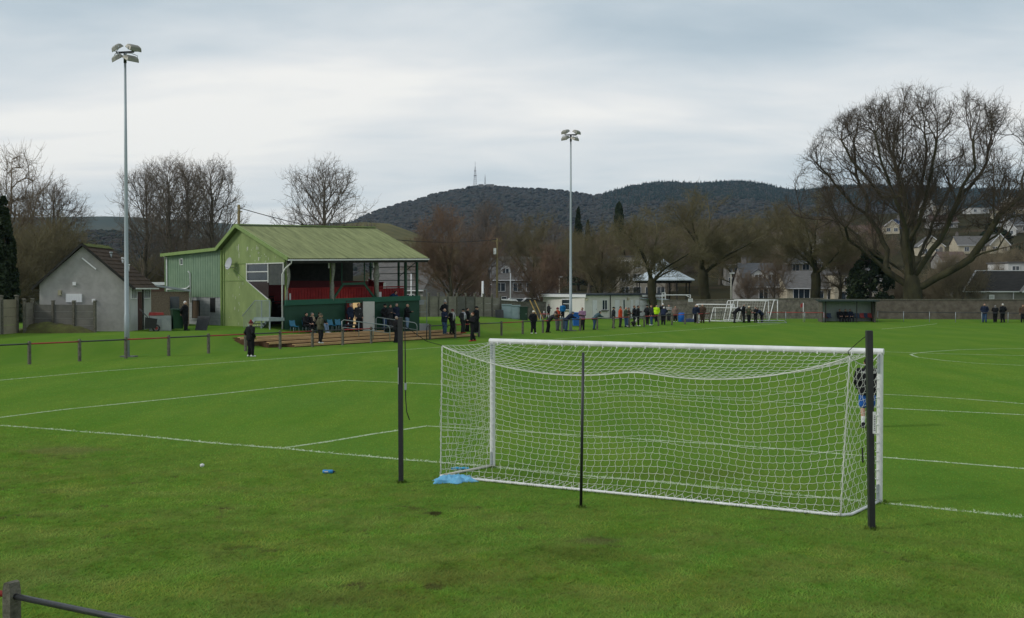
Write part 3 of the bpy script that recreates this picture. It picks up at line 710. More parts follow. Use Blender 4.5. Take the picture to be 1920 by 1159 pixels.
put('thin', -60, 108, 320, 10, 'bare_tree', 'bare tree beyond the ivy column, mostly out of view', 'bare trees behind the stand', 1.2)
for px, D, top, w, lb in [(50, 92, 430, 1.0, 'olive winter thicket between the ivy column and the hut gable'), (100, 96, 412, 1.25, 'olive winter thicket standing highest behind the hut roof slope'), (140, 101, 462, .9, 'olive thicket behind the mossy ridge of the hut'),
                          (205, 125, 480, 1.0, 'dark thicket behind the tiled hut roof'), (290, 130, 478, 1.2, 'dark thicket beside the green annex corner'), (385, 135, 475, 1.3, 'dark thicket above the annex roof'), (10, 88, 470, 1.0, 'olive thicket at the foot of the ivy column'), (440, 128, 452, 1.2, 'dark thicket showing between gable and pole')]:
    put('thicket', px, D, top, 6.5, 'thicket', lb, 'thickets behind the hut', w)
for px, D, top, ph, key, w, lb in [
    (848, 132, 386, 12, 'round_c', .98, 'reddish round bare tree just past the stand roof, widest of its neighbours'),
    (915, 165, 373, 16, 'lime_a', 1.0, 'tall grey bare tree behind the reddish one, carrying pale branches'),
    (878, 150, 470, 12, 'round_c', .55, 'low reddish tree behind the concrete panel wall'),
    (1000, 180, 393, 13, 'round_a', 1.05, 'olive domed tree behind the flagpole, far side of the parked cars'),
    (1013, 134, 455, 12, 'round_c', .62, 'reddish bare tree with a clear trunk at the corner of the white pavilion'),
    (1128, 140, 408, 13, 'round_a', .85, 'olive bare tree behind the white pavilion, right of the second mast'),
    (1224, 129, 383, 14, 'round_e', .9, 'olive bare tree in front of the bandstand roof'),
    (1322, 140, 350, 14, 'round_e', 1.3, 'largest olive round bare tree, behind the small goals'),
    (1527, 140, 350, 14, 'round_e', 1.15, 'dark spreading bare tree above the team shelter, tall trunk'),
    (1574, 143, 430, 10, 'thin', .9, 'thin forked tree beside the tall trunk over the team shelter'),
    (1452, 150, 468, 10, 'thin', .65, 'thin bare sapling before the white cottage'),
    (1405, 165, 495, 12.5, 'round_d', .4, 'small brown tree by the white cottage gable')]:
    put(key, px, D, top, ph, 'bare_tree', lb, 'bare trees beyond the ground wall', w * 1.15)
for px, D, top, w, lb in [(1795, 138, 492, .9, 'russet garden bush left of the dark roofed hall'), (1755, 150, 515, .75, 'russet bush between the oak trunk and the dark roofed hall'), (1680, 150, 505, .6, 'russet scrub left of the oak trunk'),
                          (1850, 200, 470, 1.2, 'russet scrub bank under the cream bungalow'), (1790, 215, 478, 1.2, 'russet scrub below the grey roofed bungalow'), (1900, 190, 468, 1.1, 'russet scrub beside the hall roof')]:
    put('red_bush', px, D, top, 5.5, 'bush', lb, 'russet scrub near the oak', w)
# the band of trees among the houses, farther back
far_keys = [('round_a', 13), ('round_b', 14), ('round_c', 12), ('round_d', 12.5), ('lime_c', 14)]
rr = random.Random(3)
spots = [(742, 230, 462), (800, 210, 440), (960, 250, 410), (1045, 230, 415), (1070, 270, 440), (1105, 220, 430), (1180, 240, 405), (1265, 230, 400), (1290, 300, 415), (1380, 200, 400), (1400, 290, 430), (1440, 330, 425), (1470, 240, 415), (1500, 300, 425), (1570, 260, 400), (1605, 230, 420), (1625, 330, 415),
         (1650, 280, 430), (1690, 420, 420), (1735, 400, 432), (1790, 460, 425), (1815, 380, 432), (1850, 520, 398), (1870, 440, 418), (1930, 380, 440), (770, 190, 480), (1250, 180, 440), (1350, 250, 405), (1165, 300, 420), (1010, 300, 425), (890, 260, 420), (930, 300, 430), (1545, 380, 405), (1420, 420, 415), (1330, 400, 412), (1640, 470, 402), (1590, 520, 400), (1765, 560, 398)]
where = ['red and grey roofs', 'hillside houses', 'terraced houses', 'garden walls', 'tree band']
for i, (px, D, top) in enumerate(spots):
    k, ph = far_keys[rr.randrange(5)]; h = (CH + (YH - top) / F * D) - gz((px - CXP) / F * D, D)
    put(k, px, D, top, ph, 'bare_tree', 'bare tree among many in the wooded band between the houses and the hill', 'bare trees among the far houses', h / ph * rr.uniform(1.05, 1.4))
# ---- evergreens: leaf clumps on limbs
def evergreen(key, h, w, cb, n, leaf, shape, seed):
    rng = np.random.default_rng(seed); P0 = []
    while len(P0) < n:
        z = rng.random(); rad = shape(z) * w * math.sqrt(rng.random() * .7 + .3); a = rng.random() * 6.283
        p = np.array([rad * math.cos(a), rad * math.sin(a), cb + z * (h - cb)])
        if mnoise.noise(Vector(p) * (2.2 / w) + Vector((seed, 0, 0))) + .25 * mnoise.noise(Vector(p) * (6 / w)) > -.12: P0.append(p)
    P0 = np.array(P0); d = norm(rng.standard_normal((n, 3))); e = norm(np.cross(d, rng.standard_normal((n, 3)))); s = leaf * (.6 + .8 * rng.random((n, 1)))
    V = np.stack([P0 - d * s, P0 + e * s * .7, P0 + d * s, P0 - e * s * .7], 1).reshape(-1, 3); Fq = np.arange(4 * n).reshape(-1, 4)
    me = np_mesh(key, V, Fq, mat('evergreen_leaf', (.014, .024, .011), c2=(.035, .052, .02), scale=1.6, r=.7, spec=.2))
    t = MB(); k = 8
    t.tube([(.04 * math.sin(i * 2), .04 * math.cos(i), h * .95 * i / k) for i in range(k + 1)], [.028 * h * (1 - .9 * i / k) for i in range(k + 1)], 7, caps=False)
    for i in range(14):
        z = lerp(cb, h * .9, i / 14); a = i * 2.4; rr_ = shape((z - cb) / (h - cb)) * w * .85
        t.tube([(0, 0, z), (rr_ * math.cos(a), rr_ * math.sin(a), z + .1 * h * .3)], [.008 * h, .003 * h], 4, caps=False)
    mt = bpy.data.meshes.new(key + '_trunk'); mt.from_pydata(t.v, [], t.f); mt.materials.append(BARK); mt.update()
    TREES[key] = (mt, me)
evergreen('conifer', 15, 2.6, 1.2, 5200, .24, lambda z: 1.02 - z, 31)
evergreen('pine', 12, 2.6, 6.5, 3200, .24, lambda z: math.sin(math.pi * (.12 + .85 * z)) ** .6, 32)
evergreen('yew', 7.5, 2.6, .3, 6000, .2, lambda z: math.sin(math.pi * min(1, .22 + .74 * z)) ** .7, 33)
evergreen('ivy', 9.5, 1.25, .1, 7000, .15, lambda z: (1.0 - .55 * z) * (1 if z < .62 else max(.25, 1 - (z - .62) * 1.9)), 34)
put('conifer', 1084, 250, 383, 15, 'conifer', 'dark pointed conifer behind the second floodlight mast', 'conifers beyond the houses', 1.0)
put('conifer', 1102, 262, 408, 15, 'conifer', 'smaller dark conifer touching the pointed one by the second mast', 'conifers beyond the houses', .8)
put('pine', 1160, 280, 378, 12, 'pine_tree', 'round topped dark pine standing above the tree band', 'conifers beyond the houses', .5)
put('yew', 1632, 136, 468, 7.5, 'evergreen_tree', 'dark dense evergreen between the team shelter and the oak trunk', None, 1.1)
put('yew', 1600, 250, 440, 7.5, 'evergreen_tree', 'dark evergreen higher up, left of the oak and behind the shelter', None, 1.6)
put('yew', 1865, 330, 425, 7.5, 'evergreen_tree', 'dark evergreen mass between the brown roofed hillside houses', None, 1.9)
put('yew', 1905, 262, 462, 7.5, 'evergreen_tree', 'dark evergreen hedge above the hall roof at the picture edge', None, 1.1)
put('ivy', 8, 84, 366, 9.5, 'ivy_clad_tree', 'tree stem thickly clad in dark ivy at the picture edge', None, 1.0)
put('ivy', -12, 82, 420, 9.5, 'ivy_clad_tree', 'shorter ivy mass beside the ivy clad stem at the picture edge', None, 1.1)
# ================================================================== the near goal
V3 = lambda q, z=0.0: Vector((q[0], q[1], z))
WHITE = mat('white_paint', (.58, .59, .58), c2=(.76, .77, .77), r=.4, scale=5, detail=8, spec=.45)
WHITE_D = mat('dirty_white_paint', (.55, .56, .55), c2=(.74, .75, .75), r=.45, scale=6, spec=.4)
BLACKP = mat('black_paint', (.010, .011, .013), c2=(.02, .021, .024), r=.42, scale=5, spec=.5)
CORD = mat('net_cord', (.5, .52, .46), c2=(.68, .69, .64), r=.9, scale=2, spec=.1)
ROPE = mat('dark_rope', (.02, .02, .02), r=.9, var=.2)
GREYM = mat('galvanised_steel', (.26, .30, .32), c2=(.36, .40, .42), r=.45, scale=2.5, metal=.35, spec=.5)
GL, GR = Vector((-.385, 22.15, 0)), Vector((6.075, 18.46, 0))
gx = (GR - GL).normalized(); gy = Vector((-gx.y, gx.x, 0))          # along the bar, and into the pitch
goal = thing('football_goal', (GL + GR) / 2, 'full size white football goal with a sagging white net, nearest to the camera', 'goal', rz=math.atan2(gx.y, gx.x))
HW = (GR - GL).length / 2
def lx(p): d = p - (GL + GR) / 2; return Vector((d.dot(gx), d.dot(gy), d.z))
BL, BR = lx(V3(G(826, 895))), lx(V3(G(1576, 970)))
for s in (-1, 1):
    m = MB(); n = 14
    pts = [(math.cos(2 * math.pi * i / n) * .052, math.sin(2 * math.pi * i / n) * .06) for i in range(n)]
    m.prism([(s * HW + a, b, 0) for a, b in pts], (0, 0, 2.48))
    for i in range(15): m.box((s * HW - s * .03, -.062, .25 + i * .15), (.05, .02, .012), mi=1)
    po = m.build('post', [WHITE, WHITE_D], goal)
    for z in (.16, 2.30): b = MB(); b.box((s * HW - s * .012, -.066, z), (.045, .02, .3)); b.build('socket_plate', GREYM, po)
m = MB(); m.prism([(-HW - .055, math.cos(2 * math.pi * i / 14) * .06, 2.50 + math.sin(2 * math.pi * i / 14) * .052) for i in range(14)], (2 * HW + .11, 0, 0))
for i in range(26): m.box((-HW + .15 + i * .285, -.055, 2.455), (.02, .03, .04), mi=1)
bar = m.build('crossbar', [WHITE, WHITE_D], goal)
m = MB(); z = .03
m.tube([(-HW, -.05, z), BL + Vector((0, 0, z))], .024, 8); mm_ = MB()
m.build('ground_frame', mat('ivory_paint', (.55, .52, .42), c2=(.68, .66, .6), r=.5, scale=5), goal)
m = MB(); m.tube([BL + Vector((0, 0, z)), BR + Vector((-.12, 0, z)), BR + Vector((.02, .04, z)), BR + Vector((.12, .16, z)), (HW, -.05, z)], .024, 8)
m.build('ground_frame', WHITE, goal)
# ---- the net: one sheet per side, knotted from cords
TL, TR = lx(P(829, 648, 21.0)), lx(P(1593, 668, 17.45))
def sag(t):                                # the back top cord between its two ropes
    q = TL.lerp(TR, t); s = 4 * t * (1 - t)
    q.z -= .50 * s ** .85 * (1 + .12 * math.sin(9 * t)) - (.07 * math.exp(-((t - .52) / .08) ** 2)); q.y += .06 * math.sin(5 * t); return q
def wob(p, a=.025, f=2.2): return Vector((a * mnoise.noise(p * f), a * 1.3 * mnoise.noise(p * f + Vector((7, 1, 3))), a * mnoise.noise(p * f + Vector((2, 9, 4)))))
def back(i, j):
    t, s = i, j
    top = sag(t); bot = BL.lerp(BR, t) + Vector((0, 0, .05)); q = top.lerp(bot, s); b = s * s * (1 - s) * 6.75
    q.y += .30 * b * math.sin(math.pi * min(1, max(0, t))) ** .6; q.z += .04 * b * math.sin(t * 13)
    return q + wob(q, .04, 1.3) * (1 - abs(2 * s - 1) ** 4)
def roof(i, j):
    f = Vector((-HW + 2 * HW * i, -.05, 2.47)); q = f.lerp(sag(i), j); q.z -= .16 * math.sin(math.pi * j) * (1 + .3 * math.sin(7 * i)) * math.sin(math.pi * i) ** .4
    return q + wob(q, .03, 1.4) * math.sin(math.pi * j)
def side(sg):
    def f(i, j):
        top = Vector((sg * HW, -.05, 2.47)).lerp(TL if sg < 0 else TR, i); top.z -= .16 * math.sin(math.pi * i)
        bot = Vector((sg * HW, -.05, .06)).lerp((BL if sg < 0 else BR), i) + Vector((0, 0, .02)); q = top.lerp(bot, j)
        q.x -= sg * .12 * math.sin(math.pi * i) * math.sin(math.pi * j)
        return q + wob(q, .045, 1.6) * math.sin(math.pi * i) * (1 - abs(2 * j - 1) ** 4)
    return f
def netting(fn, nu, nv, r, skip=()):
    A, B = [], []
    K = [[fn(i / nu, j / nv) for i in range(nu + 1)] for j in range(nv + 1)]
    for j in range(nv + 1):
        for i in range(nu + 1):
            p = K[j][i]; k = 1 if (i + j) % 2 else -1
            if i < nu:
                q = K[j][i + 1]; m = (p + q) / 2 + Vector((0, 0, -.012)); A += [p, m]; B += [m, q]
            if j < nv:
                q = K[j + 1][i]; m = (p + q) / 2 + Vector((.020 * k, 0, .0)); A += [p, m]; B += [m, q]
    return A, B
NA, NB = [], []
for fn, nu, nv in [(back, 54, 20), (roof, 54, 10), (side(-1), 11, 20), (side(1), 11, 20)]:
    a, b = netting(fn, nu, nv, .003); NA += a; NB += b
nv_, nf_ = tubes_np([tuple(p) for p in NA], [tuple(p) for p in NB], .0032, .0032, 4)
net = link('net', np_mesh('net', nv_, nf_, CORD), goal)
m = MB(); n = 40
m.tube([sag(i / n) + Vector((0, 0, -.01)) for i in range(n + 1)], .010, 6)
for sg, T_, B_ in ((-1, TL, BL), (1, TR, BR)): m.tube([side(sg)(1, j / 12) for j in range(13)], .009, 6); m.tube([side(sg)(i / 10, 0) for i in range(11)], .008, 6)
m.build('border_cord', CORD, net)
m = MB()
for i in range(46):                         # the slack hem gathered along the bottom rail
    t = i / 46; q = BL.lerp(BR, t); h = .05 + .12 * max(0, math.sin(math.pi * min(1, t * 1.15)))
    m.tube([q + Vector((0, .02, .05)), q + Vector((.07, .10 + h * .6, .04 + h * .35)), q + Vector((.15, .03, .05))], .0055, 4)
m.build('slack_hem', CORD, net)
# ---- three poles behind the net and their ropes
def netpole(name, foot, top, w, label, square=True):
    o = thing(name, foot, label, 'pole', 'poles behind the goal net'); t = top - foot; m = MB()
    if square: m.bar((0, 0, -.1), t, w, w * 1.1, up=(0, 1, 0)); m.box(t + Vector((0, 0, .004)), (w * .9, w * .95, .012))
    else: m.tube([(0, 0, -.1), t], [w / 2, w / 2 * .9], 9)
    m.build('shaft', BLACKP, o); return o
pl_ = netpole('net_support_pole', V3(G(752, 905)), P(750.5, 596, 20.42), .085, 'square black net pole left of the goal with a coiled cord')
m = MB(); m.tube([(.08, -.04, 2.75), (.085, -.05, 1.9), (.09, -.05, 1.55), (.11, -.05, 1.3), (.16, -.04, 1.15)], .009, 6); m.tube([(.075, -.04, 2.9), (.09, -.05, 2.3), (.075, -.04, 1.7)], .007, 6); m.build('cord', ROPE, pl_)
m = MB(); m.box((.09, -.06, 1.76), (.04, .03, .12)); m.build('cleat', GREYM, pl_)
m = MB(); m.box((-.045, -.02, 1.95), (.006, .05, .3)); m.build('pale_tape', WHITE_D, pl_)
pr_ = netpole('net_support_pole', V3(G(1634.5, 993)), P(1629.5, 621, 16.4), .085, 'square black net pole right of the goal bearing a white sticker')
m = MB(); m.box((.012, -.052, 1.58), (.045, .004, .32)); st_ = m.build('sticker', mat('sticker_white', (.7, .7, .7), r=.5, var=.05), pr_)
m = MB()
for i in range(9): m.box((.014, -.0545, 1.47 + i * .026), (.018 + .008 * (i % 3 == 0), .001, .012))
m.build('small_print', BLACKP, st_)
m = MB(); m.tube([(-.13, .05, 1.2), (-.125, .05, 1.08), (-.12, .05, .98)], .012, 6); m.build('cord', ROPE, pr_)
pm_ = netpole('net_support_pole', V3(G(1089, 952)), P(1093.5, 661, 18.0), .05, 'thin round dark pole standing behind the middle of the net', False)
m = MB(); m.tube([P(751, 606, 20.42), P(800, 640, 20.7), (goal.matrix_basis @ TL)], .006, 5)
tag(m.build('rope', ROPE), 'dark rope from the left net pole to the net corner', 'rope', 'ropes holding the net')
m = MB(); tw = goal.matrix_basis @ TR; tw2 = P(1590, 659, 17.4); m.tube([P(1629, 626, 16.4), P(1610, 641, 16.9), tw2, tw], .006, 5)
tag(m.build('rope', ROPE), 'dark rope from the right net pole to the net corner', 'rope', 'ropes holding the net')
# ---- things left on the grass
def towel(px, py, w, d, label, seed):
    c = T(px, py); m = MB()
    def f(a, b):
        x, y = (a - .5) * w, (b - .5) * d; e = max(abs(2 * a - 1), abs(2 * b - 1))
        k = 1 + .7 * mnoise.noise(Vector((a * 3, b * 3, seed)))
        z = (.045 + .075 * (1 - 2.2 * abs(mnoise.noise(Vector((x * 6 + y * 4, y * 9, seed)))))) * (1 - e ** 3) + .012 + .05 * (1 - abs(e * 2 - 1)) * abs(mnoise.noise(Vector((x * 16, y * 20, seed))))
        return Vector((x * k, y * k, max(.01, z)))
    m.grid(f, 44, 30, sm=True); m.grid(lambda a, b: f(a, b) - Vector((0, 0, .006)), 44, 30, sm=True)
    o = m.build('towel', mat('pale_blue_cloth', (.10, .33, .52), c2=(.20, .46, .66), r=.95, scale=8), None, c, .25); tag(o, label, 'towel')
towel(851, 903, .70, .42, 'crumpled pale blue towel lying against the corner of the goal frame', 4)
def bottle(px, py, rz, label, mi):
    c = T(px, py); o = thing('drinks_bottle', c, label, 'bottle', rz=rz); m = MB(); r = .037
    m.tube([(x, 0, r) for x in (-.10, -.095, -.02, 0, .02, .085, .095)], [r * .8, r, r, r * .9, r, r, r * .6], 12); m.build('body', mi, o)
    m = MB(); m.tube([(.095, 0, r), (.115, 0, r), (.118, 0, r), (.14, 0, r)], [.026, .026, .012, .010], 10); m.build('cap', mat('dark_plastic', (.02, .05, .09), r=.4), o)
    m = MB(); m.box((-.03, -r * .97, r * 1.15), (.07, .004, .022)); m.build('printed_band', WHITE, o)
bottle(615, 888, .05, 'blue sports bottle lying on its side on the grass, left of the goal', mat('blue_plastic', (.02, .22, .52), r=.35, var=.1, spec=.5))
gl = thing('goalkeeper_gloves', T(861, 881), 'blue goalkeeper gloves lying inside the net near the left post', 'gloves'); BLUEG = mat('glove_blue', (.05, .30, .52), r=.7)
for k, (ox, rz) in enumerate([(-.05, .3), (.09, -.2)]):
    m = MB(Matrix.Identity(4)); m.ell((ox, 0, .03), (.055, .05, .028), 10, 6); m.box((ox - .07, 0, .025), (.07, .075, .04))
    for q in range(4): m.tube([(ox + .03, -.035 + q * .023, .03), (ox + .09, -.04 + q * .027, .034), (ox + .12 - .01 * abs(q - 1.5), -.042 + q * .028, .02)], [.013, .012, .008], 6)
    m.tube([(ox, .045, .03), (ox + .04, .08, .03)], [.014, .01], 6); m.build('glove', BLUEG, gl)
m = MB(); c = T(379, 876); m.ell((0, 0, .035), (.045, .04, .036), 12, 8)
m2 = [(v[0] * (1 + .25 * mnoise.noise(Vector(v) * 40)), v[1] * (1 + .25 * mnoise.noise(Vector(v) * 35)), v[2] * (1 + .2 * mnoise.noise(Vector(v) * 50))) for v in m.v]; m.v = m2
tag(m.build('paper_ball', WHITE_D, None, c), 'crumpled white paper ball on the grass left of the bottle', 'litter')
# ---- near barrier behind the goal
CONC = mat('mossy_concrete', (.065, .063, .05), c2=(.17, .162, .13), r=.95, scale=9, bump=.7, spec=.1)
RAIL_R = mat('red_rail', (.25, .022, .02), c2=(.36, .045, .035), r=.5, scale=3, spec=.35)
RAIL_K = mat('black_rail', (.012, .014, .018), c2=(.03, .032, .036), r=.4, scale=3, spec=.5)
def post_mesh(m, p, h=1.06, w=.135):
    pts = [(-w / 2, 0), (w / 2, 0), (w / 2 * .95, h - .08), (w / 2 * .6, h - .01), (0, h), (-w / 2 * .6, h - .01), (-w / 2 * .95, h - .08)]
    m.prism([(p[0] + a, p[1] - w / 2, p[2] - .15 + (b + .15)) if b else (p[0] + a, p[1] - w / 2, p[2] - .15) for a, b in pts], (0, w, 0))
    return m
nb = thing('pitch_barrier', (-4.22, 9.4, 0), 'near barrier behind the goal with weathered post, red and black tube', 'barrier', rz=math.atan2(UA.y, UA.x))
for k, x in enumerate((-2.7, 0, 2.7)):
    post_mesh(m := MB(), (x, 0, 0), 1.08, .105); m.build('post', CONC, nb)
for k, x in enumerate((-2.7, 0)):
    m = MB(); m.tube([(x + .05, .0, .955), (x + 2.65, .0, .955)], .026, 12); m.build('rail', RAIL_R if k == 0 else RAIL_K, nb)
# ================================================================== barriers round the pitch
A0, A1 = T(75, 682), T(1342, 603.5)
dirb = (A1 - A0); dirb.z = 0; LB = dirb.length; dirb.normalize()
def barrier(label, p0, p1, n, red0=0, skip=(), h=1.02, colors=None, loop_end=False, post=True):
    d = p1 - p0; o = thing('pitch_barrier', p0, label, 'barrier', 'barriers round the pitch', rz=math.atan2(d.y, d.x)); L_ = math.hypot(d.x, d.y)
    zz = lambda i: gz(*(p0.lerp(p1, i / n))[:2]) - p0.z
    for i in range(n + 1):
        if post: post_mesh(m := MB(), (L_ * i / n, 0, zz(i)), h + .06, .12); m.build('post', CONC, o)
        else:
            m = MB(); m.tube([(L_ * i / n, 0, zz(i) - .1), (L_ * i / n, 0, zz(i) + h)], .03, 6); m.build('post', GREYM, o)
    for i in range(n):
        c = (colors[i % len(colors)] if colors else ((i + red0) % 2))
        m = MB(); m.tube([(L_ * i / n + .03, 0, zz(i) + h - .07), (L_ * (i + 1) / n - .03, 0, zz(i + 1) + h - .07)], .035, 8); m.build('rail', [RAIL_K, RAIL_R][c], o)
    return o
def along(px):    # the barrier line at a pixel column
    lo, hi = -12.0, LB + 20
    for _ in range(50):
        mid = (lo + hi) / 2; q = A0 + dirb * mid
        if CXP + F * q.x / q.y < px: lo = mid
        else: hi = mid
    q = A0 + dirb * lo; q.z = gz(q.x, q.y); return q
barrier('long left touchline barrier from the hut to the stand steps, red and black rails', along(-160), along(746), 12, 1)
barrier('touchline barrier past the stand steps, red and black rails, spectators leaning on it', along(806), along(1352), 17, 0)
c2 = along(1352); c3 = Vector((lerp(c2.x, 27, .9), 114, 0)); c3.z = gz(c3.x, c3.y)
barrier('red far corner barrier between the small goals and the team shelter', Vector((TD(1438, 114).x, 114, TD(1438, 114).z)), TD(1545, 113), 3, 0, colors=[1], h=1.05, post=False)
barrier('short dark barrier in front of the small goals', c2, TD(1430, 114), 2, 0, colors=[0, 1])
barrier('dark barrier before the right hand wall, people leaning on it', TD(1646, 114), TD(1990, 112), 7, 0, colors=[0], h=1.05, post=False)
m = MB(); q = along(800); o = thing('hoop_rail', q, 'black hooped end rail beside the stand steps', 'rail', rz=math.atan2(dirb.y, dirb.x))
m.tube([(0, 0, -.1), (0, 0, .82), (.05, 0, .93), (.15, 0, .96), (.62, 0, .96)], .035, 8); m.build('tube', RAIL_K, o)
# ================================================================== the green grandstand
GREEN_L = mat('green_sheet', (.15, .205, .075), c2=(.25, .32, .125), r=.7, scale=1.3, stretch=(1, 1, .5), detail=7, bump=.15, spec=.25)
GREEN_C = mat('green_corrugated', (.15, .235, .155), c2=(.21, .30, .20), r=.55, scale=1.2, spec=.35)
GREEN_R = mat('mossy_green_roof', (.12, .14, .066), c2=(.27, .30, .14), r=.85, scale=1.6, stretch=(2.2, .28, .5), detail=9, spec=.2)
GREEN_T = mat('green_trim', (.16, .24, .07), c2=(.21, .29, .10), r=.6, scale=3, spec=.3)
GREEN_D = mat('dark_green_wall', (.011, .047, .027), c2=(.018, .065, .038), r=.6, scale=1.5, spec=.3)
GREEN_M = mat('mid_green_paint', (.014, .082, .05), c2=(.022, .105, .066), r=.6, scale=2, spec=.3)
FLAKE = mat('flaking_paint', (.5, .5, .46), r=.9, var=.15)
BLOCK = mat('concrete_block', (.20, .22, .23), c2=(.34, .355, .35), r=.95, scale=1.6, detail=7, bump=.3, spec=.1)
RED_W = mat('red_boards', (.19, .010, .012), c2=(.28, .02, .02), r=.65, scale=3, spec=.25)
RED_D = mat('dark_red_boards', (.09, .008, .01), c2=(.13, .012, .012), r=.7, scale=3)
DARKW = mat('dark_timber', (.015, .015, .013), c2=(.035, .033, .028), r=.9, scale=3)
GLASSD = mat('dark_glass', (.012, .02, .028), c2=(.035, .05, .062), r=.08, scale=1.2, spec=.7)
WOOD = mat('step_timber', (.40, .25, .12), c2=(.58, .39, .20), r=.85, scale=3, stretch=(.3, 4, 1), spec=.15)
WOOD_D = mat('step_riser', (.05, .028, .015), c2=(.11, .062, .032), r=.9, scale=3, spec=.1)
NETG = mat('furled_grey_net', (.12, .13, .11), c2=(.27, .28, .24), r=1, scale=9, spec=.05)
WIRE = mat('steel_tube', (.22, .26, .27), c2=(.32, .36, .37), r=.4, metal=.4, scale=3, spec=.5)
S0 = TD(534, 72.0); S0.z = 0.62
ST = thing('grandstand', S0, 'green corrugated grandstand with mossy pitched roof and dark green front wall', 'grandstand', rz=R(45))
SL, SW, SA = 11.3, 7.7, 15.6           # front length, depth of the gable, depth with the annex
def zl(z): return z - S0.z
tilt = .022
APX = 5.3                               # ridge distance behind the front wall
ZA, ZE, ZB, ZX = zl(7.78), zl(5.42), zl(6.28), zl(6.02)  # ridge, eave, back of gable, annex end
ZW = zl(2.76)                           # top of front wall
# -- roof sheets with real corrugations
def corr_sheet(m, p00, p10, p01, p11, waves, amp=.022, seg=4, rows=1, th=.02):
    n = waves * seg; p00, p10, p01, p11 = map(Vector, (p00, p10, p01, p11)); nr = (p10 - p00).cross(p01 - p00).normalized()
    def f(i, j): return p00.lerp(p10, i).lerp(p01.lerp(p11, i), j) + nr * amp * math.cos(2 * math.pi * waves * i)
    m.grid(f, n, rows, sm=True); m.grid(lambda i, j: f(i, j) - nr * th, n, rows, sm=True)
x0, x1, yf = -.35, SL + .12, -.85
m = MB(); corr_sheet(m, (x0, yf, ZE), (x1, yf, ZE + tilt * (x1 - x0)), (x0, APX, ZA), (x1, APX, ZA + tilt * (x1 - x0)), 80)
roof_ = m.build('roof', GREEN_R, ST)
m = MB(); corr_sheet(m, (x1, SW + .1, ZB + tilt * (x1 - x0)), (x0, SW + .1, ZB), (x1, APX, ZA + tilt * (x1 - x0)), (x0, APX, ZA), 80); m.build('back_slope', GREEN_R, roof_)
m = MB(); m.bar((x0 - .02, APX, ZA + .05), (x1, APX, ZA + .05 + tilt * (x1 - x0)), .30, .06); m.build('ridge_cap', GREEN_T, roof_)
m = MB(); m.bar((x0 - .03, yf - .05, ZE - .02), (x0 - .03, APX, ZA - .02), .07, .24); m.bar((x0 - .035, APX, ZA - .02), (x0 - .035, SW + .1, ZB - .02), .07, .24); m.bar((x0 - .03, SW + .1, ZB - .05), (x0 - .03, SA + .1, ZX - .05), .07, .22); m.build('bargeboard', GREEN_T, roof_)
m = MB(); m.bar((x0, yf - .06, ZE - .10), (x1, yf - .06, ZE - .10 + tilt * (x1 - x0)), .10, .09); m.build('gutter', WHITE_D, roof_)
m = MB(); m.bar((x0, yf + .05, ZE - .22), (x1, yf + .05, ZE - .22 + tilt * (x1 - x0)), .06, .18); m.build('fascia', DARKW, roof_)
m = MB()                                # annex roof
m.prism([(0 - .3, SW, ZB - .04), (0 - .3, SA + .15, ZX - .04), (0 - .3, SA + .15, ZX + .04), (0 - .3, SW, ZB + .04)], (SL + .3, 0, 0)); m.build('annex_roof', GREEN_R, ST)
# -- gable wall (x = 0), a sheet with its stair opening left free
W0, W1 = .45, 4.5                       # window bay, from the front corner back
def roofz(y): return lerp(ZE + (0 - yf) / (APX - yf) * 0, 0, 0) if False else (ZE + (y - yf) / (APX - yf) * (ZA - ZE) if y < APX else ZA + (y - APX) / (SW - APX) * (ZB - ZA))
m = MB(); th = .12
ZT = zl(5.20)                           # under the gable head
m.prism([(0, 0.0, roofz(0) - .08), (0, APX, ZA - .08), (0, SW, ZB - .08), (0, SW, ZT), (0, 0, ZT)], (th, 0, 0))
ZS = zl(2.70)
m.prism([(0, SW, ZT), (0, SW, .0), (0, 1.9, .0), (0, 1.75, ZS - .1), (0, W1 + 1.9, ZT - .15), (0, W1 + .0, ZT - .15), (0, W1, ZT)][:4] + [(0, 1.9, ZS + .1), (0, W1 + .05, zl(4.05)), (0, W1 + .05, ZT)], (th, 0, 0))
m.build('gable_wall', GREEN_L, ST)
m = MB(); rr_ = random.Random(2)
for _ in range(130):
    y = rr_.choice([rr_.uniform(.6, SW - .3), rr_.uniform(1.9, 4.2), rr_.choice([2.2, 3.3, 4.4, 5.5]) + rr_.uniform(-.08, .08)]); z = rr_.uniform(.4, ZT + 1.4)
    if z > roofz(y) - .4 or (y < W1 and z > ZS - 1.2 and z < ZT) or (y < 1.8 and z < ZS): continue
    m.box((-.003, y, z), (.004, rr_.uniform(.02, .05), rr_.uniform(.06, .28) * rr_.random() + .04))
m.build('flaked_patches', FLAKE, ST)
m = MB()
for z in (ZT, zl(4.05)): m.bar((-.02, W1 if z < ZT else 0, z), (-.02, SW, z), .03, .05)
m.bar((-.03, SW - .02, 0), (-.03, SW - .02, ZB - .1), .14, .14, up=(1, 0, 0)); m.bar((-.03, SW - .35, 0), (-.03, SW - .35, ZB), .05, .05, up=(1, 0, 0)); m.bar((-.03, 6.9, ZT - .1), (-.03, 1.75, ZS - .08), .06, .13)
m.build('cover_strip', GREEN_T, ST)
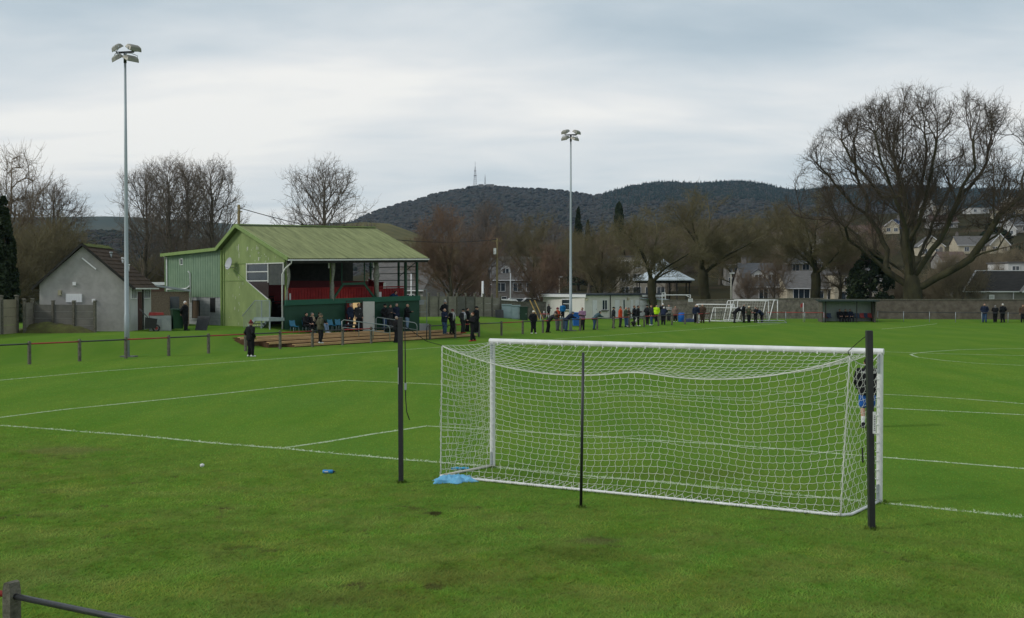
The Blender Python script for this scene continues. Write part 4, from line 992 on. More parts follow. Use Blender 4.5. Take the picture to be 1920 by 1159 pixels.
# -- side windows over the stair
wf = MB(); 
for y in (W1, 1.9, .12): wf.bar((-.01, y, zl(3.9) if y > 1 else zl(3.75)), (-.01, y, ZT), .07, .07, up=(1, 0, 0))
for z in (ZT - .04, zl(4.62), zl(4.02)): wf.bar((-.012, W1, z), (-.012, 1.9 if z < ZT - .1 else .12, z), .06, .06)
wfo = wf.build('window', mat('white_frame', (.5, .52, .5), c2=(.68, .68, .66), r=.6, scale=8), ST)
m = MB(); m.box((.03, (W1 + 1.9) / 2, (zl(4.02) + ZT) / 2), (.02, W1 - 1.9, ZT - zl(4.02))); m.build('pane', GLASSD, wfo)
m = MB(); m.box((.03, 1.0, (zl(3.75) + ZT) / 2), (.02, 1.72, ZT - zl(3.75))); m.build('pane', mat('smoky_glass', (.03, .035, .035), c2=(.07, .075, .07), r=.25, scale=2), wfo)
m = MB(); m.prism([(.03, W1, zl(4.0)), (.03, 1.95, zl(4.0)), (.03, 1.95, ZS + .15)], (.02, 0, 0)); m.build('pane', mat('brown_glass', (.035, .022, .022), r=.2, var=.2), wfo)
m = MB(); m.bar((-.01, 1.9, ZS + .1), (-.01, W1, zl(4.0)), .05, .06); m.build('frame', MATS['white_frame'], wfo)
# -- annex: corrugated over block
m = MB(); corr_sheet(m, (0, SA, zl(2.9)), (0, SW, zl(2.9)), (0, SA, ZX - .06), (0, SW, ZB - .06), 24, .09); m.build('annex_cladding', GREEN_C, ST)
m = MB(); m.box((.12, (SA + SW) / 2 - .02, zl(2.9) / 2 - .1), (.16, SA - SW - .06, zl(2.9) + .2)); m.box((SL / 2 + .2, SA - .1, zl(2.9)), (SL - .4, .2, ZX + .9)); bw = m.build('block_wall', BLOCK, ST)
m = MB()
for i in range(9): m.box((.036, (SA + SW) / 2, .1 + i * .235), (.004, SA - SW - .1, .012))
m.build('mortar_joint', mat('mortar', (.16, .17, .17), r=1), bw)
m = MB(); m.bar((-.02, SA + .05, 0), (-.02, SA + .05, ZX), .09, .09, up=(1, 0, 0)); m.build('corner_trim', GREEN_T, ST)
def opening(y, z, w, h, nm, pane, frame=None, fr=.05, x=.02):
    f = MB()
    for a, b in (((y - w / 2, z - h / 2), (y + w / 2, z - h / 2)), ((y - w / 2, z + h / 2), (y + w / 2, z + h / 2)), ((y - w / 2, z - h / 2), (y - w / 2, z + h / 2)), ((y + w / 2, z - h / 2), (y + w / 2, z + h / 2))):
        f.bar((x, a[0], a[1]), (x, b[0], b[1]), .05, fr, up=(1, 0, 0))
    fo = f.build(nm, frame or WHITE_D, ST); g = MB(); g.box((x + .005, y, z), (.03, w, h)); g.build('pane', pane, fo)
opening(13.2, zl(5.45), .42, .42, 'window', GLASSD, x=-.05)
opening(9.0, zl(2.35), .62, .95, 'window', mat('void_black', (.006, .006, .007), r=.8), DARKW, .03)
opening(11.3, zl(2.02), 1.0, 1.25, 'window', mat('brown_board', (.06, .04, .025), c2=(.09, .06, .035), r=.8), DARKW, .05)
m = MB(); m.box((.02, 11.3, zl(1.33)), (.12, 1.2, .08)); m.build('sill', BLOCK, ST)
# -- pipes and dish
m = MB(); m.tube([(-.1, SA - .3, .15), (-.1, SA - .3, ZX - .25), (-.1, SA + .2, ZX - .1)], .05, 8); m.tube([(-.1, SA - .3, zl(3.45)), (-.1, 12.4, zl(3.5)), (-.1, 11.9, zl(3.72))], .05, 8); m.tube([(-.1, 11.8, zl(2.5)), (-.1, 11.9, zl(4.6)), (-.25, 11.9, zl(4.75))], .05, 8)
m.build('waste_pipe', WHITE_D, ST)
m = MB(); m.tube([(-.12, .12, .12), (-.12, .10, ZE - 1.0), (-.12, -.25, ZE - .62), (-.05, yf + .05, ZE - .3), (-.05, yf, ZE - .12)], .05, 8); m.tube([(-.12, .12, .12), (-.12, 1.2, .1)], .05, 8); m.build('downpipe', WHITE, ST)
dish = MB(); dm = Vector((-1, -.05, .25)).to_track_quat('Z', 'Y').to_matrix()
def df(i, j): a = 2 * math.pi * i; r = .42 * j; return Vector((-.45, 6.0, zl(5.2))) + dm @ Vector((r * math.cos(a) * .86, r * math.sin(a), .32 * r * r))
dish.grid(df, 20, 5, sm=True); dish.grid(lambda i, j: df(i, j) + dm @ Vector((0, 0, -.02)), 20, 5, sm=True); do = dish.build('satellite_dish', mat('dish_grey', (.36, .38, .40), r=.5, var=.1), ST)
m = MB(); m.tube([(.0, 6.15, zl(4.95)), (-.3, 6.1, zl(4.9)), (-.42, 6.02, zl(5.15))], .025, 6); m.tube([(-.42, 6.02, zl(4.92)), (-.8, 5.9, zl(4.95)), (-.85, 5.88, zl(5.1))], .016, 6); m.build('dish_arm', GREYM, do)
# -- front: dark green wall with doorway
DX0, DX1 = 4.75, 6.15
DH = 2.02
m = MB(); 
for a, b, z0, z1 in ((0, DX0, -.4, ZW - .34), (DX1, SL, -.4, ZW - .34), (DX0, DX1, DH, ZW - .34)): m.prism([(a, 0, z0), (b, 0, z0), (b, 0, z1 + tilt * b), (a, 0, z1 + tilt * a)], (0, .18, 0))
m.prism([(SL - .18, .18, -.4), (SL, .18, -.4), (SL, .18, ZW - .1), (SL - .18, .18, ZW - .1)], (0, 5.5, 0))
fw = m.build('front_wall', GREEN_D, ST)
m = MB(); m.bar((0, -.02, ZW - .17), (SL, -.02, ZW - .17 + tilt * SL), .2, .34); m.build('wall_cap', GREEN_M, fw)
m = MB()                                # room behind the door, its cream walls glow in place of a lamp
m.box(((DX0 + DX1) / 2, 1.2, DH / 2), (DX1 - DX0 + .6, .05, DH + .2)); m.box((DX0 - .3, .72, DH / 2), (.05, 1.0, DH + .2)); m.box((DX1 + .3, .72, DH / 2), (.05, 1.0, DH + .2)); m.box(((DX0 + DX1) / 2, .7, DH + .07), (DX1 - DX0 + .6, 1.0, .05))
m.build('lobby_wall', mat('cream_lobby_glow', (.62, .52, .33), r=.8, var=.05, emit=((.95, .72, .40), .3)), ST)
m = MB(); m.box((DX0 + .5, .42, .96), (.9, .06, 1.95)); dro = m.build('inner_door', mat('red_door', (.30, .015, .015), r=.5, var=.1), ST)
m = MB()
for z in (.55, 1.35): m.box((DX0 + .5, .385, z), (.65, .012, .6))
m.build('door_panel', mat('red_door_panel', (.24, .012, .012), r=.5, var=.1), dro)
m = MB(); 
for x in (DX0 + .03, DX1 - .03): m.box((x, -.02, DH / 2), (.06, .22, DH))
m.box(((DX0 + DX1) / 2, -.02, DH + .03), (DX1 - DX0, .22, .06)); m.build('door_frame', mat('dark_frame', (.03, .02, .02), r=.6), ST)
m = MB(); m.box((DX1 + .52, -.11, 1.0), (.98, .05, 2.0)); od = m.build('open_door', mat('pale_door', (.50, .50, .47), r=.5, var=.05), ST)
m = MB(); m.tube([(DX1 + .95, -.14, .98), (DX1 + .95, -.2, .98), (DX1 + .84, -.2, .98)], .012, 6); m.build('handle', GREYM, od)
# -- inside: red seating deck, back wall, posts
m = MB(); nst = 5
for k in range(nst): m.box((SL / 2 + .4, 1.1 + k * .9, ZW - .75 + k * .34), (SL - 1.2, .92, .12))
m.build('seating_deck', DARKW, ST)
m = MB()
for i in range(46):
    x = .9 + i * .225
    if x > SL - .3: break
    m.box((x, 1.25, ZW + .24 + tilt * x), (.19, .04, .95 if x < SL - 2.7 else .62))
m.bar((.8, 1.2, ZW + .74), (SL - .2, 1.2, ZW + .74 + tilt * SL - .1), .06, .08); m.build('red_front_boards', RED_W, ST)
for k in range(4):
    m = MB()
    m.box((SL / 2, 2.1 + k * .9, ZW - .2 + k * .34), (SL - 1.4, .35, .06)); m.box((SL / 2, 2.3 + k * .9, ZW + .1 + k * .34), (SL - 1.4, .05, .35)); m.build('bench', RED_D, ST)
m = MB(); m.box((SL / 2 - 1.1, 5.7, ZW + .95), (SL - 2.4, .1, 4.0)); m.box((SL / 2, SW - .05, 2.6), (SL - .3, .1, 5.2)); m.build('back_wall', DARKW, ST)
m = MB(); m.prism([(SL - .2, 1.25, ZW), (SL - .2, 5.6, ZW + 1.5), (SL - .2, 5.6, ZW + .9), (SL - .2, 3.2, ZW - .1)], (-.05, 0, 0))
m.box((SL - 2.25, 1.9, ZW + .62), (.06, 1.3, 1.2)); m.build('red_side_boards', RED_W, ST)
for i, x in enumerate((.18, 3.72, 7.45, SL - .15, 10.1)):
    zt = ZE + .28 + tilt * x
    m = MB(); m.bar((x, .09, ZW - .1), (x, .09, zt), .15, .15, up=(0, 1, 0)); po = m.build('roof_post', GREEN_T if i < 2 else GREEN_D, ST)
    if i in (0, 1, 2):                   # bird net furled round the posts
        m = MB(); pts, rs = [], []
        for k in range(15):
            t = k / 14; pts.append((x + .10 * math.sin(t * 5 + i) + .12 * (t - .5), -.04 + .05 * math.cos(t * 6), lerp(zt - .3, ZW - .05, t))); rs.append((.07 + .09 * abs(math.sin(t * 4.5 + i)) + (.10 if .15 < t < .5 and i == 2 else 0)) * (1 if i else .7))
        m.tube(pts, rs, 9); m.v = [(a + .04 * mnoise.noise(Vector((a, b, c)) * 9), b + .04 * mnoise.noise(Vector((a, b, c)) * 9 + Vector((5, 0, 0))), c) for a, b, c in m.v]; m.build('furled_net', NETG, po)
    if i in (1, 2):
        m = MB(); m.box((x - .28, -.02, zt - .75), (.07, .05, .34)); m.build('strip_lamp', WHITE, po)
m = MB(); m.bar((4.55, .02, ZW + 1.05), (6.45, .02, ZW + 1.1), .10, .16); m.bar((4.6, .02, ZW + 1.0), (3.72, .02, ZW - .05), .09, .14); m.bar((6.4, .02, ZW + 1.05), (7.4, .02, ZW - .0), .09, .14)
for x in (4.55, 6.45): m.bar((x, .06, ZW + 1.1), (x, .06, ZE + .2), .06, .06, up=(0, 1, 0))
m.build('centre_brace', GREEN_D, ST)
m = MB()
for k in range(4): m.bar((SL - .1, .3, ZE - .35 - k * .48), (SL - .1, 5.5, ZE - .35 - k * .48), .05, .05)
m.bar((SL - .1, 2.2, ZW), (SL - .1, 2.2, ZE + .9), .12, .12, up=(1, 0, 0)); m.bar((SL - .1, 5.5, ZW), (SL - .1, 5.5, ZA - .2), .12, .12, up=(1, 0, 0)); m.bar((SL - .1, .2, ZE), (SL - .1, 2.2, ZW + 1.6), .04, .04)
m.build('end_rails', GREEN_D, ST)
for x, z in ((1.2, ZW + .22), (8.7, ZW + .32), (9.1, ZW + .95)):
    m = MB(); m.box((x, 1.19 if z < ZW + .5 else 1.2, z), (.11 if x < 2 else .22, .02, .42 if x < 2 else .38)); m.build('notice', WHITE_D, ST)
# -- stair at the gable end
m = MB(); PZ = 1.02
m.box((-.62, .86, PZ - .10), (1.15, 1.75, .22)); 
for k in range(5): m.box((-.62, 1.95 + k * .27, PZ - .22 - k * .2), (.95, .26, .05))
m.bar((-1.13, 1.7, PZ - .12), (-1.13, 3.1, -.05), .06, .24); m.bar((-.12, 1.7, PZ - .12), (-.12, 3.1, -.05), .06, .24)
for y in (.05, 1.0): m.bar((-1.1, y, -.3), (-1.1, y, PZ + 1.1), .07, .07, up=(0, 1, 0))
so_ = m.build('stair', mat('stair_steel', (.20, .26, .26), c2=(.28, .34, .33), r=.6, scale=3), ST)
m = MB(); m.bar((-1.12, -.02, PZ + 1.1), (-1.12, 1.72, PZ + 1.1), .045, .045); m.bar((-1.12, 1.72, PZ + 1.1), (-1.12, 3.3, PZ + .05), .04, .04)
for k in range(17): m.bar((-1.12, .02 + k * .1, PZ), (-1.12, .02 + k * .1, PZ + 1.08), .018, .018, up=(0, 1, 0))
for k in range(12): t = k / 12; m.bar((-1.12, 1.75 + 1.5 * t, PZ - .1 - 1.1 * t), (-1.12, 1.75 + 1.5 * t, PZ + 1.05 - 1.0 * t), .016, .016, up=(0, 1, 0))
m.build('railing', WIRE, so_)
m = MB(); m.box((-.6, 1.0, -.35), (1.25, 2.6, .6)); m.box((-.06, 5.4, -.25), (.06, 4.8, .7)); m.build('plinth', BLOCK, ST)
# far end landing and its rail
m = MB(); m.box((SL + .55, 1.0, -.05), (1.0, 1.6, .8)); m.build('end_plinth', BLOCK, ST)
m = MB(); m.box((SL + .5, 1.2, 1.9), (.9, 1.2, .35)); m.build('end_landing', BLOCK, ST)
m = MB()
for z in (1.2, 2.0, 2.8): m.bar((SL + .1, .3, z), (SL + .95, .3, z), .035, .035)
for x in (SL + .1, SL + .95): m.bar((x, .3, .3), (x, .3, 2.8), .035, .035, up=(0, 1, 0))
m.build('end_railing', WIRE, ST)
# -- timber terrace steps in front of the stand
b0, b1 = along(520), along(905); q = b0.lerp(b1, .0)
tr_ = thing('terrace_steps', q, 'shallow timber edged terrace steps in front of the grandstand', 'steps', rz=math.atan2(dirb.y, dirb.x))
LT = (b1 - b0).length
for k, (xa, xb, off, z) in enumerate([(1.9, LT, .55, .16), (.6, LT - .6, 1.35, .32), (-.4, LT - 1.6, 2.15, .48), (-.2, LT - 7.5, 2.95, .60)]):
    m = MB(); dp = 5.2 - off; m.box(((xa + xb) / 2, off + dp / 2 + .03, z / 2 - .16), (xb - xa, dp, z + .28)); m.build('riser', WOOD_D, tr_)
    m = MB(); nb_ = 9; w = (xb - xa) / nb_
    for i in range(nb_): m.box((xa + (i + .5) * w, off + .10, z + .01), (w - .012, .2 + .02 * ((i * 7) % 3), .045)); m.box((xa + (i + .5) * w, off - .012, z - .06), (w - .012, .022, .10))
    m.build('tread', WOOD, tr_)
def handrail(p, q, label, legs):
    p, q = Vector(p), Vector(q); m = MB(); o = thing('handrail', p, label, 'handrail', 'handrails on the terrace'); d = q - p; h = .95
    pts = [Vector((0, 0, 0)), Vector((0, 0, h - .1)), d * .04 + Vector((0, 0, h)), d * .93 + Vector((0, 0, h)), d * .985 + Vector((0, 0, h - .08)), d + Vector((0, 0, h - .25)), d]
    m.tube(pts, .028, 8); m.build('top_tube', WIRE, o); m = MB(); m.tube([Vector((0, 0, .48)), d + Vector((0, 0, .48))], .022, 6)
    for t in legs: m.tube([d * t, d * t + Vector((0, 0, h))], .024, 6)
    m.build('lower_tube', WIRE, o)
def terr(px, z, y): v = P(px, 600, y); v.z = z; return v
handrail(terr(641, .6, 70.6), terr(731, .18, 71.8), 'tubular handrail sloping down past the open stand door', (.35, .65))
handrail(terr(705, .62, 76.2), terr(782, .2, 76.6), 'tubular handrail sloping down right of the open white door', (.2, .6))
# -- chairs by the wall
BLUES = mat('blue_seat', (.015, .13, .22), c2=(.03, .17, .27), r=.45, scale=3, spec=.4)
def seat(pos, rz, label):
    o = thing('seat_shell', pos, label, 'chair', 'chairs along the stand wall', rz=rz); m = MB()
    prof = [(-.24, .44), (.0, .42), (.14, .43), (.2, .5), (.25, .68), (.28, .82)]
    m.grid(lambda i, j: (lambda k: Vector(((i - .5) * .46 * (1 - .12 * j), prof[k][0] + 0 * i, prof[k][1] + .05 * (2 * i - 1) ** 2)))(min(5, int(j * 5 + .5))), 8, 5, sm=True)
    m.grid(lambda i, j: (lambda k: Vector(((i - .5) * .46 * (1 - .12 * j), prof[k][0] + .015, prof[k][1] + .05 * (2 * i - 1) ** 2 - .02)))(min(5, int(j * 5 + .5))), 8, 5, sm=True); m.build('shell', BLUES, o)
    for a in (-.19, .19):
        for b in (-.2, .16):
            m = MB(); m.tube([(a, b, .43), (a * 1.15, b * 1.1, 0)], .014, 6); m.build('leg', WIRE, o)
    return o
STM = Matrix.Translation(S0) @ Matrix.Rotation(R(45), 4, 'Z')
def SP(a, b, z=0.0): return STM @ Vector((a, b, z))
seat(SP(.35, -.55), R(45 + 0), 'empty blue bucket chair beside the white downpipe')
seat(SP(3.35, -.5), R(48), 'empty blue bucket chair right of the seated group, nearer of two')
seat(SP(3.95, -.5), R(42), 'empty blue bucket chair right of the seated group, next to the dark bench')
for a in (1.3, 1.75, 2.3): seat(SP(a, -.55), R(45), ['chair under the seated man in the black coat', 'chair under the woman with the beige scarf', 'chair under the seated person in light jeans'][[1.3, 1.75, 2.3].index(a)])
o = thing('bench_table', SP(4.55, -.85), 'low dark bench with a white cup by the stand door', 'bench', rz=R(45)); m = MB(); m.box((0, 0, .46), (1.3, .4, .08)); m.build('top', mat('dark_bench', (.02, .03, .04), r=.6), o)
for a in (-.55, .55): m = MB(); m.box((a, 0, .21), (.06, .36, .42)); m.build('leg', MATS['dark_bench'], o)
m = MB(); m.tube([(0, 0, 0), (0, 0, .1)], [.03, .042], 10); tag(m.build('cup', WHITE, None, SP(4.4, -.85, .5)), 'small white cup on the dark bench', 'cup')
# ================================================================== floodlights
POLE = mat('galvanised_pole', (.25, .30, .32), c2=(.34, .385, .40), r=.5, scale=1.2, stretch=(1, 1, .2), metal=.3, spec=.4)
LAMPG = mat('floodlight_housing', (.20, .20, .17), c2=(.33, .32, .28), r=.5, metal=.3, scale=3)
LENS = mat('floodlight_lens', (.05, .07, .03), c2=(.09, .11, .05), r=.12, scale=3, spec=.7)
def floodlight(base, top_z, label, az, sc=1.0):
    o = thing('floodlight_mast', base, label, 'floodlight', 'floodlight masts'); h = top_z - base.z
    m = MB(); m.tube([(0, 0, -.1), (0, 0, 2.2), (0, 0, 2.22), (0, 0, h * .6), (0, 0, h)], [.135, .13, .115, .085, .055], 14); m.build('pole', POLE, o)
    m = MB(); m.box((.1, 0, .03), (.75, .55, .06)); m.build('base_plate', mat('base_plate_grey', (.13, .14, .13), r=.9), o)
    m = MB(); d = Vector((math.cos(az), math.sin(az), 0)); m.bar(d * -.5 * sc + Vector((0, 0, h + .05)), d * .5 * sc + Vector((0, 0, h + .05)), .09, .09); m.tube([(0, 0, h - .5), (0, 0, h + .06)], .08, 10); m.build('cross_arm', BLACKP, o)
    for k, (x, z, yw, tl) in enumerate([(-.46, .30, R(215), 32), (.5, .24, R(-35), 30), (-.46, -.22, R(215), 32), (.34, -.30, R(-35), 26)]):
        c = d * x * sc + Vector((0, 0, h + z)); a = yw + 0
        M = Matrix.Rotation(a, 3, 'Z') @ Matrix.Rotation(R(tl), 3, 'Y'); f = lambda v: M @ Vector(v) * sc
        m = MB()
        ring = lambda z_, wx, wy: [f((sx * wx, sy * wy, z_)) + c for sx, sy in ((-1, -1), (1, -1), (1, 1), (-1, 1))]
        vs = ring(.16, .08, .24) + ring(.10, .17, .31) + ring(-.06, .23, .35); m.add(vs, [(3, 2, 1, 0)] + [(i * 4 + j, i * 4 + (j + 1) % 4, i * 4 + 4 + (j + 1) % 4, i * 4 + 4 + j) for i in (0, 1) for j in range(4)])
        lp = m.build('lamp', LAMPG, o)
        m = MB(); m.add(ring(-.055, .225, .345) + ring(-.08, .225, .345), [(3, 2, 1, 0), (4, 5, 6, 7)] + [(j, (j + 1) % 4, 4 + (j + 1) % 4, 4 + j) for j in range(4)]); m.build('glass', LENS, lp)
        e = d * x * sc + Vector((0, 0, h + .05)); m = MB(); s1, s2 = f((0, .37, .06)) + c, f((0, -.37, .06)) + c; dn = Vector((0, 0, (.18 if z < 0 else -.18)))
        m.tube([s1, s1 + dn * .9, (s1 + s2) / 2 + dn * 1.25, s2 + dn * .9, s2], .018, 6); m.tube([(s1 + s2) / 2 + dn * 1.25, e], .02, 6); m.build('bracket', GREYM, lp)
b = TD(237.5, 57.6); floodlight(b, P(232, 100, 57.6).z, 'tall grey floodlight mast beside the grey hut, nearest and tallest in view', R(-14))
b = TD(1070, 92.5); floodlight(b, P(1068, 254, 92.5).z, 'tall grey floodlight mast in front of the white pavilion, farther away', R(-14), 1.0)
# ================================================================== grey hut
REND = mat('grey_render', (.24, .235, .225), c2=(.38, .37, .355), r=.95, scale=1.1, detail=8, bump=.35, bscale=40, spec=.1)
REND_L = mat('pale_render', (.40, .42, .41), c2=(.52, .53, .51), r=.9, scale=1.0, detail=7, bump=.15, spec=.15)
TILE = mat('brown_tile', (.035, .024, .017), c2=(.085, .058, .038), r=.9, scale=2.2, detail=7, bump=.3, spec=.15)
MOSS = mat('roof_moss', (.05, .075, .012), c2=(.11, .12, .03), r=1, scale=6, bump=.6)
UPVC = mat('white_plastic', (.68, .69, .70), r=.35, var=.05, spec=.5)
hb = TD(243, 67.2); hl = TD(74, 67.0); hz = hb.z - .05
hd = (hb - hl); hd.z = 0; HWd = hd.length; hd.normalize()
HUT = thing('hut', Vector((hl.x, hl.y, hz)), 'grey rendered hut with a steep brown tiled roof, left of the near floodlight', 'hut', rz=math.atan2(hd.y, hd.x))
def hzz(px, py, y): return P(px, py, y).z - hz
HE, HA, HDp = hzz(255, 532, 67), hzz(153, 458, 67), 4.5      # eave, apex, depth
HM = HWd * .485
m = MB(); m.prism([(0, 0, -.2), (HWd, 0, -.2), (HWd, 0, HE), (HM, 0, HA - .12), (0, 0, HE)], (0, HDp, 0)); hw_ = m.build('wall', [REND], HUT)
m = MB(); m.box((HWd + .012, HDp / 2, HE / 2), (.02, HDp - .1, HE - .04)); m.build('pale_side_wall', REND_L, HUT)
m = MB()                                     # right slope laid in courses
ov = .38; sl_ = (HA - HE) / (HWd - HM)
nc = 11
for k in range(nc):
    t0, t1 = k / nc, (k + 1) / nc; xa, xb = lerp(HM, HWd + ov, t0), lerp(HM, HWd + ov, t1); za, zb = HA - (xa - HM) * sl_, HA - (xb - HM) * sl_
    m.prism([(xa, -.22, za + .02), (xb + .05, -.22, zb + .035), (xb + .05, -.22, zb + .075), (xa, -.22, za + .06)], (0, HDp + .44, 0))
hr = m.build('roof', TILE, HUT)
m = MB(); za = HA - (HM + ov) * (HA - HE) / HM
m.prism([(HM, -.22, HA + .02), (-ov, -.22, HE - ov * (HA - HE) / HM), (-ov, -.22, HE - ov * (HA - HE) / HM + .08), (HM, -.22, HA + .1)], (0, HDp + .44, 0)); m.build('left_slope', TILE, hr)
m = MB(); m.grid(lambda i, j: Vector((HM + (j - .35) * .55, -.2 + i * (HDp + .4), HA + .09 - abs(j - .35) * .34 + .05 * mnoise.noise(Vector((i * 30, j * 4, 2))))), 40, 5, sm=True); m.build('ridge_moss', MOSS, hr)
m = MB(); m.bar((HWd + ov + .04, -.2, HE - ov * sl_ + .03), (HWd + ov + .04, HDp + .2, HE - ov * sl_ + .03), .09, .08); m.build('gutter', UPVC, hr)
m = MB(); m.bar((-ov, -.24, HE - ov * (HA - HE) / HM + .0), (HM, -.24, HA), .05, .14); m.bar((HM, -.24, HA), (HWd + ov, -.24, HE - ov * sl_), .05, .14); m.build('verge', DARKW, hr)
for k, (dx, y, z) in enumerate([(.9, 2.4, .3), (1.3, 3.4, .32), (1.9, 2.6, .4)]):
    x = HM + dx; zz_ = HA - dx * sl_; m = MB(); m.tube([(x, y, zz_), (x, y, zz_ + z)], .06, 8); m.tube([(x, y, zz_ + z), (x, y, zz_ + z + .1)], .1, 8); m.build('vent_pipe', UPVC if k else GREYM, hr)
def rectwin(par, x0, x1, z0, z1, y, nm='window', bars=(), pane=GLASSD, frame=UPVC, d=-1, axis='x', fr=.06):
    m = MB(); A = (lambda u, v, w: (u, y + d * w, v)) if axis == 'x' else (lambda u, v, w: (y + d * w, u, v))
    for a, b_ in (((x0, z0), (x1, z0)), ((x0, z1), (x1, z1)), ((x0, z0), (x0, z1)), ((x1, z0), (x1, z1))): m.bar(A(*a, .03), A(*b_, .03), .06, fr, up=(0, 1, 0) if axis == 'x' else (1, 0, 0))
    for bx in bars: m.bar(A(lerp(x0, x1, bx), z0, .03), A(lerp(x0, x1, bx), z1, .03), .05, fr, up=(0, 1, 0) if axis == 'x' else (1, 0, 0))
    fo = m.build(nm, frame, par); g = MB()
    if axis == 'x': g.box(((x0 + x1) / 2, y + d * .012, (z0 + z1) / 2), (x1 - x0, .02, z1 - z0))
    else: g.box((y + d * .012, (x0 + x1) / 2, (z0 + z1) / 2), (.02, x1 - x0, z1 - z0))
    g.build('pane', pane, fo); return fo
hx = lambda px: (px - 74) / (243 - 74) * HWd * 1.0
m = MB(); m.box((hx(139), -.03, hzz(139, 559, 67)), (.95, .06, .5)); 
for k in range(7): m.box((hx(139) - .42 + k * .14, -.065, hzz(139, 559, 67)), (.02, .012, .46))
m.build('shutter', UPVC, HUT)
m = MB(); m.bar((hx(155), -.05, hzz(155, 484, 67)), (hx(181), -.05, hzz(181, 505, 67)), .05, .07); m.build('overflow_pipe', UPVC, HUT)
m = MB(); m.box((hx(140), -.04, hzz(140, 532, 67)), (.2, .08, .2)); m.build('white_box', UPVC, HUT)
m = MB(); m.box((hx(113), -.08, hzz(113, 549, 67)), (.17, .16, .3)); m.build('wall_lamp', mat('lamp_beige', (.32, .30, .2), r=.5), HUT)
m = MB(); m.box((hx(176), -.05, hzz(176, 564, 67)), (.2, .1, .2)); m.build('white_box', UPVC, HUT)
for a, b_ in ((.15, 1.25), (2.75, 4.1)): rectwin(HUT, a, b_, 2.0 - .0, 2.75, HWd + .02, 'window', (.33, .66), axis='y', d=1)
m = MB(); m.box((HWd + .04, 1.95, 1.2), (.05, .75, 2.4)); m.build('door', mat('maroon_door', (.06, .02, .025), r=.5), HUT)
m = MB(); m.tube([(HWd + .08, 2.5, .0), (HWd + .08, 2.5, HE - .2)], .045, 8); m.build('downpipe', DARKW, HUT)
# clutter beside the hut
o = thing('barrow', TD(282, 67.0), 'upturned black wheelbarrow with a red wheel hub leaning by the hut', 'wheelbarrow', rz=R(20))
m = MB(); m.prism([(-.35, -.28, .15), (.3, -.28, .2), (.38, -.28, .75), (-.3, -.28, .85)], (0, .56, 0)); m.build('tray', mat('black_tray', (.02, .022, .02), r=.5), o)
m = MB(); m.tube([(.32 + .19 * math.cos(R(30 * k)), -.05, .19 + .19 * math.sin(R(30 * k))) for k in range(13)], .05, 8); w_ = m.build('wheel', BLACKP, o); m = MB(); m.tube([(.32, -.09, .19), (.32, -.01, .19)], .1, 10); m.build('hub', RAIL_R, w_)
for y in (-.22, .22): m = MB(); m.tube([(.1, y, .5), (-.25, y, .95), (-.62, y, 1.35)], .022, 6); m.build('handle', BLACKP, o)
m = MB(); m.box((0, 0, .45), (1.25, .9, .9)); m.box((.3, -.47, .45), (.5, .04, .86)); tag(m.build('storage_box', mat('pale_box', (.22, .25, .25), c2=(.36, .38, .36), r=.8, scale=2), None, TD(300, 68.2), R(20)), 'weathered pale grey box with a red lid beside the wheelbarrow', 'box')
m = MB(); m.prism([(-.45, -.3, 0), (.45, -.3, .04), (.42, -.3, .18), (-.4, -.3, .2)], (0, .6, 0)); c = TD(293, 68.2); c.z += .92; tag(m.build('red_tray', RAIL_R, None, c, R(15)), 'red plastic tray lying on the weathered grey box', 'tray')
o = thing('bin', TD(332, 68.5), 'dark green wheeled bin beside the man in the long coat', 'bin', rz=R(30)); m = MB(); m.prism([(-.28, -.3, .12), (.28, -.3, .12), (.34, -.36, 1.25), (-.34, -.36, 1.25)], (0, .66, 0)); m.build('body', mat('bin_green', (.01, .05, .02), r=.4, var=.15), o); m = MB(); m.prism([(-.38, -.42, 1.26), (.38, -.42, 1.26), (.36, -.4, 1.32), (-.36, -.4, 1.34)], (0, .8, 0)); m.build('lid', MATS['bin_green'], o)
m = MB(); c = TD(376, 68.6); m.prism([(-.42, 0, 0), (.4, 0, 0), (.5, .25, .85), (-.38, .25, .87)], (0, .05, 0)); tag(m.build('board', mat('black_board', (.035, .037, .04), c2=(.06, .06, .065), r=.8), None, c, R(-20)), 'dark square board leaning on the block wall of the stand', 'board')
m = MB(); c = TD(313, 70); m.tube([(.4 * math.cos(R(20 * k)), .3 * math.sin(R(20 * k)), .16) for k in range(19)], .14, 8); tag(m.build('tyre', BLACKP, None, c), 'black tyre lying between the grey box and the green bin', 'tyre')
# lean-to between hut and stand
lt = thing('shed', TD(300, 76), 'low brown roughcast lean-to with a sloping roof between hut and stand', 'shed', rz=R(20)); CAST = mat('brown_roughcast', (.12, .085, .065), c2=(.30, .235, .18), r=1, scale=14, detail=3, bump=.5)
z1 = P(300, 540, 76).z - gz(lt.location.x, lt.location.y)
m = MB(); m.box((.4, 1.5, z1 / 2 - .3), (3.0, 3, z1 + .1)); m.build('wall', CAST, lt); m = MB(); m.prism([(-1.6, -.3, z1 + .30), (2.0, -.3, z1 - .25), (2.0, -.3, z1 - .12), (-1.6, -.3, z1 + .42)], (0, 3.6, 0)); m.build('roof', GREYM, lt); m = MB(); m.box((.95, -.02, z1 * .6), (.6, .05, .9)); m.build('window', GLASSD, lt)
lt = thing('shed', TD(105, 90), 'flat white roofed store showing over the panel wall behind the hut', 'shed'); z1 = P(100, 533, 90).z - lt.location.z; m = MB(); m.box((0, 1.5, z1 / 2), (5.4, 3, z1 - .1)); m.build('wall', mat('white_wall', (.55, .56, .57), r=.8, var=.08), lt); m = MB(); m.box((0, 1.5, z1), (5.7, 3.3, .18)); m.build('roof', UPVC, lt)
